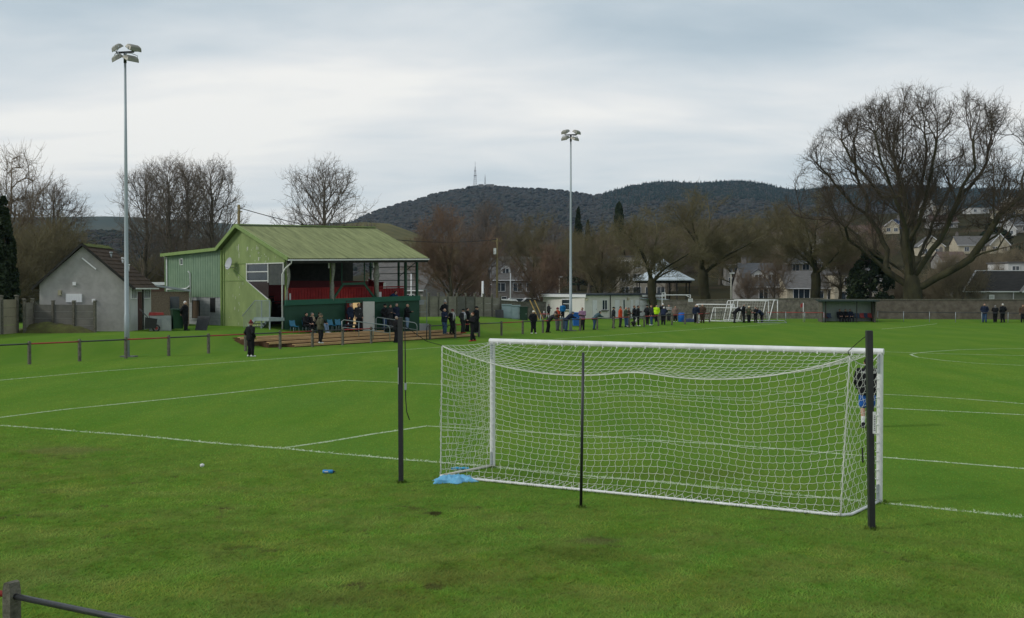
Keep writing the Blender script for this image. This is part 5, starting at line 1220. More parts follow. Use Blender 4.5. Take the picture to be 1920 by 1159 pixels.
lt = thing('shed', TD(302, 96), 'brick store with a white flat roof edge behind the lean-to', 'shed'); z1 = P(300, 533, 96).z - lt.location.z; m = MB(); m.box((0, 1.5, z1 / 2), (4.4, 3, z1)); m.build('wall', mat('red_brick', (.11, .06, .045), c2=(.17, .10, .075), r=.95, scale=6), lt); m = MB(); m.box((0, 1.3, z1 + .05), (4.6, 3.2, .25)); m.build('roof', UPVC, lt)
# ================================================================== concrete panel walls
PANEL = [mat('concrete_panel', (.155, .145, .115), c2=(.26, .245, .20), r=.95, scale=1.2, stretch=(1, 1, 1.5), detail=8, bump=.3, spec=.1), mat('buff_panel', (.20, .18, .125), c2=(.30, .27, .195), r=.95, scale=1.1, detail=8, bump=.3, spec=.1), mat('stained_panel', (.09, .09, .08), c2=(.17, .165, .145), r=.95, scale=1.0, detail=8, bump=.3, spec=.1)]
def panel_wall(p, q, n, h, label, rows=4, ph=.18, mats_=None, seed=0):
    d = q - p; L_ = math.hypot(d.x, d.y); o = thing('panel_wall', p, label, 'wall', 'concrete panel walls', rz=math.atan2(d.y, d.x)); rg = random.Random(seed)
    for i in range(n + 1):
        x = L_ * i / n; w = p.lerp(q, i / n); z = gz(w.x, w.y) - p.z; m = MB(); m.box((x, -.02, z + (h + ph) / 2 - .1), (.13, .16, h + ph + .2)); m.prism([(x - .1, -.12, z + h + ph), (x + .1, -.12, z + h + ph), (x + .06, -.08, z + h + ph + .07), (x - .06, -.08, z + h + ph + .07)], (0, .2, 0)); m.build('post', CONC, o)
    for i in range(n):
        w = p.lerp(q, (i + .5) / n); z = gz(w.x, w.y) - p.z; m = MB()
        for k in range(rows): m.box((L_ * (i + .5) / n, .01 * rg.random(), z + h * (k + .5) / rows - (.15 if k == 0 else 0)), (L_ / n - .13, .06, h / rows - .015 + (.3 if k == 0 else 0)))
        m.build('panel', PANEL[rg.choice(mats_ or [0, 0, 1, 2])], o)
    return o
def wp(px, y): v = TD(px, y); return v
panel_wall(wp(-260, 50), wp(31, 64.5), 8, 1.95, 'pale concrete panel wall running out of the picture on the left', seed=1, mats_=[1, 0])
panel_wall(wp(45, 64.4), wp(61, 66.2), 1, 1.75, 'single short concrete panel turning the corner left of the hut', seed=2)
panel_wall(wp(61, 66.3), wp(178, 65.6), 3, 1.62, 'grey stained concrete panel wall standing before the hut gable', seed=3, mats_=[2, 0])
panel_wall(wp(786, 104), wp(938, 112), 9, 1.92, 'tall concrete panel wall beyond the stand, panels of mixed buff and grey', rows=3, seed=5, ph=.25)
STONEW = mat('rubble_stone', (.065, .06, .05), c2=(.20, .185, .155), r=1, scale=2.6, detail=8, bump=.8, bscale=5, spec=.1)
def stone_wall(p, q, h, label, t=.5, m_=None, n=40):
    d = q - p; L_ = math.hypot(d.x, d.y); o = thing('stone_wall', p, label, 'wall', 'stone walls', rz=math.atan2(d.y, d.x)); m = MB()
    zz = lambda s: gz(p.x + d.x * s, p.y + d.y * s) - p.z
    for y in (0, t): m.grid(lambda i, j: Vector((L_ * i, y + .03 * mnoise.noise(Vector((L_ * i * 1.1, y, h * j * 2))), zz(i) - .3 + (h + .3) * j + .04 * mnoise.noise(Vector((L_ * i * .5, j, 4))) * j)), n * 2, 6)
    m.build('face', m_ or STONEW, o); m = MB(); m.grid(lambda i, j: Vector((L_ * i, -.05 + (t + .1) * j, zz(i) + h + .05 + .05 * mnoise.noise(Vector((L_ * i * 1.3, 0, 9))))), n * 2, 2); m.grid(lambda i, j: Vector((L_ * i, -.05, zz(i) + h - .03 + .1 * j)), n, 1); m.build('coping', CONC, o)
    return o
stone_wall(TD(940, 116), TD(1024, 122), 1.75, 'dark stone wall behind the grey electricity cabinets')
stone_wall(TD(1236, 124), TD(1545, 120), 2.15, 'rubble stone wall behind the small goals')
stone_wall(TD(1540, 120), TD(2050, 116.5), 2.05, 'brown grey wall behind the team shelter and under the oak', m_=mat('weathered_brick', (.075, .062, .05), c2=(.16, .14, .115), r=1, scale=1.6, detail=8, bump=.5, bscale=9, spec=.1))
m = MB(); c = TD(98, 65.2)
def mound(i, j):
    a = 2 * math.pi * i; r = j; x, y = 2.6 * r * math.cos(a), 1.1 * r * math.sin(a); return Vector((x, y, .62 * (1 - r * r) * (1 + .4 * mnoise.noise(Vector((x * 2, y * 2, 1)))) - .05))
m.grid(mound, 30, 10, sm=True); tag(m.build('compost_heap', mat('heap', (.045, .038, .014), c2=(.09, .105, .025), r=1, scale=3, bump=.8), None, c), 'grassed heap of clippings against the stained panel wall', 'heap')
# ================================================================== white pavilion
PAV0 = TD(1096, 124.0); pl_end = TD(1018, 133.0); pr_end = TD(1238, 131.0)
PW = mat('cream_render', (.56, .545, .50), c2=(.68, .665, .62), r=.9, scale=.9, detail=7, spec=.15)
dxp = pr_end - PAV0; dxp.z = 0; PL_ = dxp.length; PV = thing('pavilion', PAV0, 'low white flat roofed pavilion with a serving hatch behind the second floodlight', 'pavilion', rz=math.atan2(dxp.y, dxp.x))
dyp = pl_end - PAV0; dyp.z = 0; iv = Matrix.Rotation(-PV.rotation_euler.z, 3, 'Z'); LD = iv @ dyp; PH = 2.55
m = MB(); m.prism([(0, 0, -.3), (PL_, 0, -.3), (PL_, 5, -.3), (LD.x + PL_ * .5, LD.y, -.3), (LD.x, LD.y, -.3)], (0, 0, PH + .3)); m.build('wall', PW, PV)
m = MB(); e = .35; m.prism([(-.1, -e, PH + .02), (PL_ + .3, -e, PH + .02), (PL_ + .3, 5, PH + .02), (LD.x - .2, LD.y + .2, PH + .02), (LD.x - .5, LD.y - .1, PH + .02)], (0, 0, .22)); m.build('roof', mat('dark_felt', (.03, .035, .045), c2=(.09, .10, .115), r=.8, scale=.4), PV)
m = MB(); m.bar((-.12, -e - .0, PH - .02), (LD.x - .52, LD.y - .12, PH - .02), .05, .34); m.bar((PL_ * .72, -e - .03, PH - .05), (PL_ + .3, -e - .03, PH - .05), .04, .22); m.build('fascia', UPVC, PV)
pxl = lambda px: (px - 1096) / (1238 - 1096) * PL_
for a, b_ in ((1110, 1118), (1151, 1159), (1180, 1185), (1189, 1196)):
    m = MB(); m.box(((pxl(a) + pxl(b_)) / 2, -.03, 1.0), (pxl(b_) - pxl(a), .06, 2.1)); d_ = m.build('door', UPVC, PV); m = MB(); m.box((pxl(b_) - .1, -.08, 1.0), (.04, .04, .16)); m.build('handle', GREYM, d_)
rectwin(PV, pxl(1127.5), pxl(1136.5), .95, 2.05, 0, 'window', (.5,)); rectwin(PV, pxl(1166), pxl(1169.5), .95, 2.1, 0, 'window')
m = MB(); m.box(((pxl(1132)), -.1, .85), (1.0, .2, .1)); m.build('sill', CONC, PV)
m = MB(); m.tube([(pxl(1142), -.08, 0), (pxl(1142), -.08, PH)], .05, 8); m.build('downpipe', DARKW, PV)
for px in (1099.5, 1175): m = MB(); m.box((pxl(px), -.1, 2.18), (.25, .2, .3)); m.build('wall_lamp', mat('lamp_cream', (.5, .47, .35), r=.5), PV)
ldn = LD.normalized(); hq = LD * .42; m = MB(); m.prism([hq - ldn * 1.0 + Vector((-.06, -.03, .95)), hq + ldn * 1.0 + Vector((-.06, -.03, .95)), hq + ldn * 1.0 + Vector((-.06, -.03, 2.05)), hq - ldn * 1.0 + Vector((-.06, -.03, 2.05))], (.05, .03, 0)); ht = m.build('serving_hatch', GLASSD, PV)
m = MB(); m.bar(hq - ldn * 1.1 + Vector((-.18, -.1, .92)), hq + ldn * 1.1 + Vector((-.18, -.1, .92)), .3, .06); m.bar(hq - ldn * 1.1 + Vector((-.08, -.05, 2.1)), hq + ldn * 1.1 + Vector((-.08, -.05, 2.1)), .06, .08); m.bar(hq - ldn * 1.05 + Vector((-.08, -.05, 1.6)), hq + ldn * 1.05 + Vector((-.08, -.05, 1.6)), .04, .06); m.build('counter', UPVC, ht)
m = MB(); m.prism([(pxl(1197), -.2, 2.15), (pxl(1197), 1.2, 2.35), (pxl(1250), 1.2, 2.2), (pxl(1238), -1.6, 1.98)], (0, 0, .07)); m.build('canopy', mat('canopy_sheet', (.34, .40, .43), r=.5, var=.08), PV)
m = MB()
for k in range(3): m.box((pxl(1204) , -.05, .35 + k * .65), (1.1, .06, .58))
m.build('slatted_hatch', WHITE_D, PV)
# clutter by the pavilion
def wheelie(px, y, label, m_, rz=0, s=1.0):
    o = thing('bin', TD(px, y), label, 'bin', rz=rz); m = MB(); m.prism([(-.24 * s, -.28 * s, .08), (.24 * s, -.28 * s, .08), (.3 * s, -.34 * s, .98 * s), (-.3 * s, -.34 * s, .98 * s)], (0, .6 * s, 0)); m.build('body', m_, o); m = MB(); m.prism([(-.33 * s, -.38 * s, .985 * s), (.33 * s, -.38 * s, .985 * s), (.31 * s, -.36 * s, 1.04 * s), (-.31 * s, -.36 * s, 1.06 * s)], (0, .7 * s, 0)); m.build('lid', m_, o)
    for x in (-.22, .22): m = MB(); m.tube([(x * s - .03, .28 * s, .1), (x * s + .03, .28 * s, .1)], .1, 10); m.build('wheel', BLACKP, o)
wheelie(1081, 103, 'bright blue wheeled bin beside the second floodlight mast', mat('bin_blue', (.015, .11, .42), r=.4, var=.1), .1, 1.25)
wheelie(1058, 94, 'grey blue wheeled bin at the rail left of the second floodlight', mat('bin_slate', (.06, .10, .15), r=.5, var=.1), .1, 1.0)
def cabinet(px, y, w, h, label, m_):
    o = thing('cabinet', TD(px, y), label, 'cabinet', 'cabinets by the stone wall'); m = MB(); m.box((0, .35, h / 2), (w, .7, h)); m.build('body', m_, o); m = MB(); m.prism([(-w / 2 - .05, -.06, h), (w / 2 + .05, -.06, h), (w / 2, -.06, h + .09), (-w / 2, -.06, h + .09)], (0, .82, 0)); m.build('lid', m_, o); m = MB(); m.box((0, -.012, h * .48), (w * .86, .02, h * .8)); d_ = m.build('door', m_, o); m = MB(); m.box((w * .3, -.04, h * .5), (.04, .03, .14)); m.build('handle', GREYM, d_)
CABB = mat('cabinet_bluegrey', (.20, .28, .30), c2=(.26, .34, .36), r=.6, scale=3)
cabinet(950, 111, .98, 1.3, 'pale blue grey electricity cabinet, left half of the twin pair', CABB); cabinet(967.5, 111, .86, 1.3, 'pale blue grey electricity cabinet, right half of the twin pair', CABB); cabinet(982, 110.6, .78, 1.25, 'dark green cabinet right of the twin pale cabinets', mat('cabinet_green', (.01, .035, .018), r=.5))
m = MB(); m.prism([(-.45, 0, 0), (.35, 0, 0), (.3, .1, .8), (-.5, .1, .8)], (0, .06, 0)); tag(m.build('board', MATS['black_board'], None, TD(938, 110)), 'black board propped left of the pale cabinets', 'board')
o = thing('table', TD(1021, 112), 'red topped table with white legs and a bottle by the pavilion', 'table'); m = MB(); m.box((0, 0, .74), (.95, .55, .05)); m.build('table_top', mat('red_cloth', (.36, .05, .06), r=.8), o)
for x in (-.4, .4):
    for y in (-.2, .2): m = MB(); m.box((x, y, .36), (.05, .05, .72)); m.build('leg', UPVC, o)
c = TD(1020, 112); c.z += .765; m = MB(); m.tube([(0, 0, 0), (0, 0, .2), (0, 0, .27)], [.05, .05, .02], 8); tag(m.build('bottle', UPVC, None, c), 'white bottle on the red table by the pavilion', 'bottle')
m = MB(); c = TD(1003, 113)
o = thing('timber_props', c, 'two yellow timber poles leaning on the wall left of the pavilion', 'timber'); 
for x in (-.35, .12): m = MB(); m.bar((x + .75, -.6, 0), (x - .15, .7, 2.0), .07, .07); m.build('pole', mat('yellow_timber', (.34, .23, .07), r=.8), o)
o = thing('barrel', TD(1278, 117), 'blue plastic drum against the stone wall', 'drum'); m = MB(); m.tube([(0, 0, 0), (0, 0, .05), (0, 0, .4), (0, 0, .45), (0, 0, .85), (0, 0, .9)], [.33, .36, .37, .38, .36, .33], 16); m.build('body', MATS['bin_blue'], o); m = MB(); m.tube([(0, 0, .9), (0, 0, .95)], [.3, .28], 16); m.build('lid', MATS['bin_blue'], o)
m = MB(); c = TD(1293, 116); m.grid(lambda i, j: Vector(((i - .5) * 1.7, (j - .5) * .9, .36 * math.sin(math.pi * i) ** .5 * math.sin(math.pi * j) ** .5 * (1 + .4 * mnoise.noise(Vector((i * 5, j * 4, 3)))))), 18, 10, sm=True); tag(m.build('tarpaulin', mat('dark_blue_sheet', (.012, .025, .07), r=.5), None, c), 'dark blue sheet bundled beside the blue drum', 'sheet')
o = thing('sign_bracket', TD(1250, 122), 'white tubular bracket above the stone wall carrying a small white sign', 'sign bracket'); zt = P(1260, 553, 122).z - o.location.z
m = MB(); m.bar((-.5, 0, 1.5), (-.5, 0, zt + .25), .07, .07, up=(0, 1, 0)); m.bar((-.15, 0, zt - .5), (-.15, 0, zt + .25), .07, .07, up=(0, 1, 0)); m.bar((-.5, 0, zt + .22), (-.15, 0, zt + .22), .07, .07); m.bar((-.5, 0, zt), (2.6, 0, zt), .08, .08); m.bar((2.6, 0, zt), (2.6, 0, zt - .35), .07, .07, up=(0, 1, 0)); m.bar((2.1, 0, zt - .05), (2.6, 0, zt - .3), .06, .06); m.build('tube', UPVC, o)
m = MB(); m.box((2.6, -.02, zt - .58), (.48, .04, .34)); sg = m.build('sign', UPVC, o); m = MB()
for k in range(3): m.box((2.6, -.044, zt - .48 - k * .09), (.36, .006, .03))
m.build('lettering', mat('sign_ink', (.05, .1, .06), r=.7), sg)
# ================================================================== small goals, shelter, flag
def small_goal(px, y, w, h, d, rz, label, arc_top=False, brace=False):
    o = thing('small_goal', TD(px, y), label, 'goal frame', 'stacked small goals', rz=rz); r = .05
    for x in (-w / 2, w / 2): m = MB(); m.tube([(x, 0, 0), (x, 0, h)], r, 8); m.build('post', WHITE, o)
    m = MB(); m.tube([(-w / 2 - r, 0, h), (w / 2 + r, 0, h)], r, 8); m.build('crossbar', WHITE, o)
    for x in (-w / 2, w / 2): m = MB(); m.tube([(x, 0, h), (x, d * .35, h), (x, d * .45, h - .12), (x, d, .08), (x, d, .04)], r * .85, 8); m.build('side_frame', WHITE, o)
    m = MB(); m.tube([(-w / 2, 0, .05), (-w / 2, d, .05), (w / 2, d, .05), (w / 2, 0, .05)], r * .85, 8); m.build('ground_bar', WHITE, o)
    m = MB(); m.tube([(-w / 2, d * .35, h), (w / 2, d * .35, h)], r * .7, 8); m.build('back_bar', WHITE, o)
    m = MB()
    nu, nv = int(w / .28), int(h / .28); A, B = [], []
    fn = lambda i, j: Vector((lerp(-w / 2, w / 2, i), lerp(d * .45, d, j) - .15 * math.sin(math.pi * j) * math.sin(math.pi * i), lerp(h, .05, j)))
    a, b_ = netting(fn, nu, nv, .003); v_, f_ = tubes_np([tuple(p) for p in a], [tuple(p) for p in b_], .006, .006, 3); link('net', np_mesh('net', v_, f_, CORD), o)
    return o
small_goal(1343, 117.0, 4.2, 1.75, 1.2, R(140), 'white small goal at the left end of the stacked frames')
small_goal(1367, 115.8, 3.2, 1.4, 1.0, R(140), 'lowest white small goal in the middle of the stacked frames')
small_goal(1405, 117.2, 4.4, 2.05, 1.5, R(140), 'white small goal with a leaning side frame behind the big one')
small_goal(1420, 116.2, 4.7, 2.15, 1.7, R(137), 'biggest white small goal at the right end of the stacked frames')
SH = thing('team_shelter', TD(1592, 113.2), 'grey open fronted team shelter with red and blue seats', 'shelter'); sw, shh = 5.5, 2.12
m = MB(); m.box((0, 1.4, shh / 2), (sw, .08, shh)); 
m.build('back_wall', mat('shelter_sheet', (.20, .235, .23), c2=(.27, .31, .30), r=.7, scale=2, stretch=(6, 1, 1)), SH)
for x in (-sw / 2, sw / 2): m = MB(); m.prism([(x, 0, -.1), (x, 1.4, -.1), (x, 1.4, shh), (x, 0, shh - .05)], (.1 if x < 0 else -.1, 0, 0)); m.build('side_wall', CONC, SH)
m = MB(); m.prism([(-sw / 2 - .2, -.45, shh - .02), (-sw / 2 - .2, 1.6, shh + .06), (-sw / 2 - .2, 1.6, shh + .16), (-sw / 2 - .2, -.45, shh + .10)], (sw + .4, 0, 0)); m.build('roof', mat('shelter_roof', (.02, .035, .03), r=.8), SH)
for x in (-sw / 2 + .35, .75, sw / 2 - .3): m = MB(); m.bar((x, -.1, -.1), (x, -.1, shh), .09, .09, up=(0, 1, 0)); m.build('post', DARKW, SH)
for k, x in enumerate((-2.2, -1.7, 1.15, 1.65, 2.05, 2.45)):
    m = MB(); m.prism([(x - .2, .7, .42), (x - .2, 1.15, .42), (x - .2, 1.25, .9), (x - .2, 1.2, .9), (x - .2, 1.1, .48), (x - .2, .7, .47)], (.4, 0, 0)); m.build('seat', [RAIL_R, mat('navy_seat', (.012, .03, .085), r=.5)][[0, 1, 1, 0, 1, 0][k]], SH)
o = thing('corner_flag', T(1506, 603.5), 'red corner flag on a white pole before the far wall', 'flag'); hf = P(1506, 570, o.location.y).z; m = MB(); m.tube([(0, 0, 0), (0, 0, hf)], .03, 8); m.build('pole', WHITE, o); m = MB(); m.grid(lambda i, j: Vector((-.28 * i, .04 * math.sin(6 * i), hf - .38 * j - .12 * i)), 8, 4, sm=True); m.build('flag', RAIL_R, o)
o = thing('low_frame', TD(1446, 112.5), 'small collapsed metal frame lying on the grass by the small goals', 'frame'); m = MB()
m.tube([(-1.4, -.3, .02), (-1.2, .1, .25), (1.3, .1, .25), (1.5, -.3, .02)], .03, 6); m.tube([(-1.4, -.3, .03), (1.5, -.3, .03)], .025, 6); m.build('tube', GREYM, o)
# ================================================================== bandstand beyond the wall
BS = thing('bandstand', TD(1243, 150), 'octagonal bandstand with a pale blue grey domed roof behind the stone wall', 'bandstand', rz=R(22.5)); zb_ = BS.location.z
ze, zt, zd, zn = P(1243, 525, 150).z - zb_, P(1243, 506, 150).z - zb_, P(1243, 494, 150).z - zb_, P(1243, 486, 150).z - zb_
BSR = mat('lead_roof', (.40, .47, .52), c2=(.52, .59, .63), r=.5, scale=1.2, spec=.4)
octp = lambda r, z: [Vector((r * math.cos(math.pi * k / 4), r * math.sin(math.pi * k / 4), z)) for k in range(8)]
def rings(m, rs):
    n = 8; vs = []
    for r, z in rs: vs += octp(r, z)
    m.add(vs, [(i * n + j, i * n + (j + 1) % n, (i + 1) * n + (j + 1) % n, (i + 1) * n + j) for i in range(len(rs) - 1) for j in range(n)])
m = MB(); rings(m, [(4.0, ze - .12), (4.3, ze - .12), (4.3, ze), (2.0, zt - .15), (1.3, zt), (1.28, zt)]); 
for p_ in octp(1, 0): m.bar(p_ * 4.3 + Vector((0, 0, ze + .03)), p_ * 1.15 + Vector((0, 0, zt + .03)), .07, .06)
br_ = m.build('roof', BSR, BS)
m = MB(); rings(m, [(1.28, zt - .02), (1.36, zt + .3), (1.25, zt + .65), (.85, zd), (.4, zd + .3), (.06, zn), (.05, zn + .3)]); m.build('dome', BSR, br_)
m = MB(); rings(m, [(3.9, ze - .1), (3.9, ze - .42), (3.75, ze - .42)]); m.build('fascia', DARKW, br_)
for p_ in octp(3.6, 0): m = MB(); m.tube([p_, p_ + Vector((0, 0, .5)), p_ + Vector((0, 0, .55)), p_ + Vector((0, 0, ze - .1))], [.12, .12, .08, .08], 8); m.build('column', DARKW, BS)
m = MB(); rings(m, [(3.9, -.3), (3.9, .5), (0.01, .5)]); m.build('platform', CONC, BS)
# ================================================================== houses
WALLS = {'white': mat('white_harling', (.46, .46, .44), c2=(.58, .58, .56), r=.95, scale=.8), 'cream': mat('cream_harling', (.40, .355, .26), c2=(.50, .45, .34), r=.95, scale=.8), 'grey': mat('grey_harling', (.20, .19, .175), c2=(.31, .30, .28), r=.95, scale=.7), 'stone': mat('house_stone', (.12, .11, .10), c2=(.22, .20, .185), r=.95, scale=2), 'beige': mat('beige_harling', (.28, .25, .20), c2=(.38, .345, .28), r=.95, scale=.8), 'blue': mat('blue_boards', (.03, .07, .17), r=.8)}
ROOFS = {'slate': mat('slate_roof', (.05, .053, .06), c2=(.095, .10, .105), r=.7, scale=1.4, stretch=(1, 3, 3)), 'brown': mat('brown_roof', (.075, .05, .042), c2=(.13, .09, .075), r=.9, scale=1.4, stretch=(1, 3, 3)), 'grey': mat('grey_roof', (.08, .078, .076), c2=(.14, .135, .13), r=.9, scale=1.4, stretch=(1, 3, 3)), 'dark': mat('dark_tile_roof', (.02, .019, .017), c2=(.048, .045, .04), r=.9, scale=1.2, stretch=(1, 4, 4)), 'red': mat('red_tile', (.22, .05, .035), r=.9)}
def house(px, D, w, h, rise, dep, rz, wall, roof, label, wins=(), gable_front=False, chim=1, dormers=(), base=None, floors=None, verge=True, sink=0.0):
    p = TD(px, D); p.z -= sink
    o = thing('house', p, label, 'house', 'houses beyond the ground', rz=R(rz)); x0, x1 = -w / 2, w / 2
    m = MB()
    if gable_front: m.prism([(x0, 0, -1.5), (x1, 0, -1.5), (x1, 0, h), (0, 0, h + rise), (x0, 0, h)], (0, dep, 0))
    else: m.prism([(x0, 0, -1.5), (x0, dep, -1.5), (x0, dep, h), (x0, dep / 2, h + rise), (x0, 0, h)], (w, 0, 0))
    m.build('wall', WALLS[wall], o); ov = .3; th = .12; m = MB()
    if rise < .4: m.box((0, dep / 2, h + .12), (w + .4, dep + .4, .22)); ro = m.build('roof', ROOFS[roof], o)
    else:
        if gable_front:
            s = rise / (w / 2)
            for sg in (-1, 1): m.prism([(0, -ov, h + rise + .03), (sg * (w / 2 + ov), -ov, h - ov * s + .03), (sg * (w / 2 + ov), -ov, h - ov * s + .03 + th), (0, -ov, h + rise + .03 + th)], (0, dep + 2 * ov, 0))
        else:
            s = rise / (dep / 2)
            for a, b_ in ((-ov, 1), (dep + ov, -1)): m.prism([(x0 - ov, dep / 2, h + rise + .03), (x0 - ov, a, h - ov * s + .03), (x0 - ov, a, h - ov * s + .03 + th), (x0 - ov, dep / 2, h + rise + .03 + th)], (w + 2 * ov, 0, 0))
        ro = m.build('roof', ROOFS[roof], o)
        if verge:
            m = MB()
            if gable_front:
                for sg in (-1, 1): m.bar((0, -ov - .05, h + rise + .05), (sg * (w / 2 + ov), -ov - .05, h - ov * s + .05), .08, .2)
            else: m.bar((x0 - ov, -ov - .07, h - ov * s + .02), (x1 + ov, -ov - .07, h - ov * s + .02), .1, .14)
            m.build('roof_edge', UPVC, ro)
        for k in range(chim):
            cx = (x0 + .9 if k == 0 else x1 - .9) if not gable_front else 0
            cy = dep / 2 if not gable_front else dep * .6
            m = MB(); m.box((cx, cy, h + rise + .35), (.7, .5, 1.3)); m.box((cx, cy, h + rise + 1.03), (.8, .6, .1)); 
            for q in (-.15, .15): m.tube([(cx + q, cy, h + rise + 1.05), (cx + q, cy, h + rise + 1.4)], .1, 6)
            m.build('chimney', WALLS['stone'], ro)
        for dx in dormers:
            zd_ = h + rise * .18; m = MB(); m.prism([(dx - .9, dep * .12, zd_), (dx + .9, dep * .12, zd_), (dx + .9, dep * .12, zd_ + 1.3), (dx, dep * .12, zd_ + 1.9), (dx - .9, dep * .12, zd_ + 1.3)], (0, dep * .33, 0)); d_ = m.build('dormer', WALLS['white'], ro)
            m = MB()
            for sg in (-1, 1): m.prism([(dx, dep * .1, zd_ + 1.95), (dx + sg * 1.1, dep * .1, zd_ + 1.2), (dx + sg * 1.1, dep * .1, zd_ + 1.3), (dx, dep * .1, zd_ + 2.05)], (0, dep * .36, 0))
            m.build('dormer_roof', ROOFS[roof], d_); m = MB(); m.box((dx, dep * .12 - .03, zd_ + .72), (1.3, .06, 1.0)); f_ = m.build('window', UPVC, ro); m = MB(); m.box((dx - .3, dep * .12 - .07, zd_ + .72), (.5, .03, .82)); m.box((dx + .3, dep * .12 - .07, zd_ + .72), (.5, .03, .82)); m.build('pane', GLASSD, f_)
    for (wx, wz, ww, wh) in wins:
        nb_ = (.5,) if ww > 1.1 else ()
        rectwin(o, wx - ww / 2, wx + ww / 2, wz - wh / 2, wz + wh / 2, 0, 'window', nb_ if ww < 2 else (.33, .66), fr=.14)
    return o
def grid_w(xs_, zs_, w, h): return [(x, z, w, h) for z in zs_ for x in xs_]
house(983, 200, 11.6, 4.4, 3.9, 8, 2, 'stone', 'grey', 'grey stone terrace with two white dormers behind the parked cars', grid_w((-4.2, -1.2, 1.2, 3.6), (2.9,), 1.6, 1.5) + [(-3.6, .6, .9, 1.2), (2.0, .6, 1, 1.3)], dormers=(-3.3, -.4), chim=2)
house(905, 205, 9, 3.6, 3.4, 8, 0, 'stone', 'slate', 'dark slate cottage just right of the stand, behind the panel wall', grid_w((-3, 0, 3), (2.0,), 1.5, 1.5), chim=2)
house(795, 190, 10, 3.2, 3.6, 8, -4, 'white', 'brown', 'white walled house seen through the reddish tree beside the stand', grid_w((-3, 0, 3), (2.0,), 1.6, 1.3))
house(738, 150, 9, 3.3, 3.6, 8, -25, 'grey', 'grey', 'grey roofed house seen through the open end of the stand', grid_w((-2.5, 2.5), (1.9,), 1.4, 1.3))
house(1205, 214, 9.2, 7.6, .2, 8, 4, 'beige', 'grey', 'three storey beige flats with white windows behind the bandstand', grid_w((-3.4, -1.1, 1.3, 3.5), (1.2, 3.7, 6.2), 1.5, 1.35), chim=0)
house(1168, 232, 7.5, 5.4, 2.2, 8, 4, 'stone', 'slate', 'stone house adjoining the beige flats on the left', grid_w((-2, 1), (1.4, 3.9), 1.3, 1.3))
house(1428, 182, 5.6, 2.9, 3.6, 8, 3, 'grey', 'slate', 'grey white cottage with a pinkish dormer behind the small goals', [(.3, 1.6, 1.5, 1.7)], dormers=(-.3, 1.9), chim=1)
house(1533, 178, 9.8, 2.6, 2.6, 9, 2, 'cream', 'grey', 'long cream house with a large bay window above the wall', [(-2.6, 1.25, 2.6, 2.2), (.3, 1.4, 1.3, 1.3), (2.5, 1.4, 1.9, 1.6)], chim=1)
house(1592, 176, 4.6, 4.6, .2, 9, 2, 'cream', 'grey', 'two storey cream block adjoining the long cream house', [(-.9, 1.2, .8, 1.5), (1.2, 1.2, 1.1, 1.5), (-.2, 3.6, 1.2, 1.2)], chim=0)
for k, (px, rf, wl) in enumerate([(1388, 'brown', 'grey'), (1433, 'slate', 'grey'), (1478, 'grey', 'stone'), (1526, 'slate', 'beige'), (1575, 'brown', 'grey')]):
    house(px, 246, 6.4, 4.8, 2.1, 8, -2 + k, wl, rf, ['brown roofed grey house, leftmost of the row above the white cottage', 'slate roofed grey house in the row above the white cottage', 'stone house mid row above the long cream house', 'beige house in the row above the bay window house', 'brown roofed grey house above the two storey cream block'][k], grid_w((-1.8, 1.6), (1.2, 3.7), 1.5, 1.3))
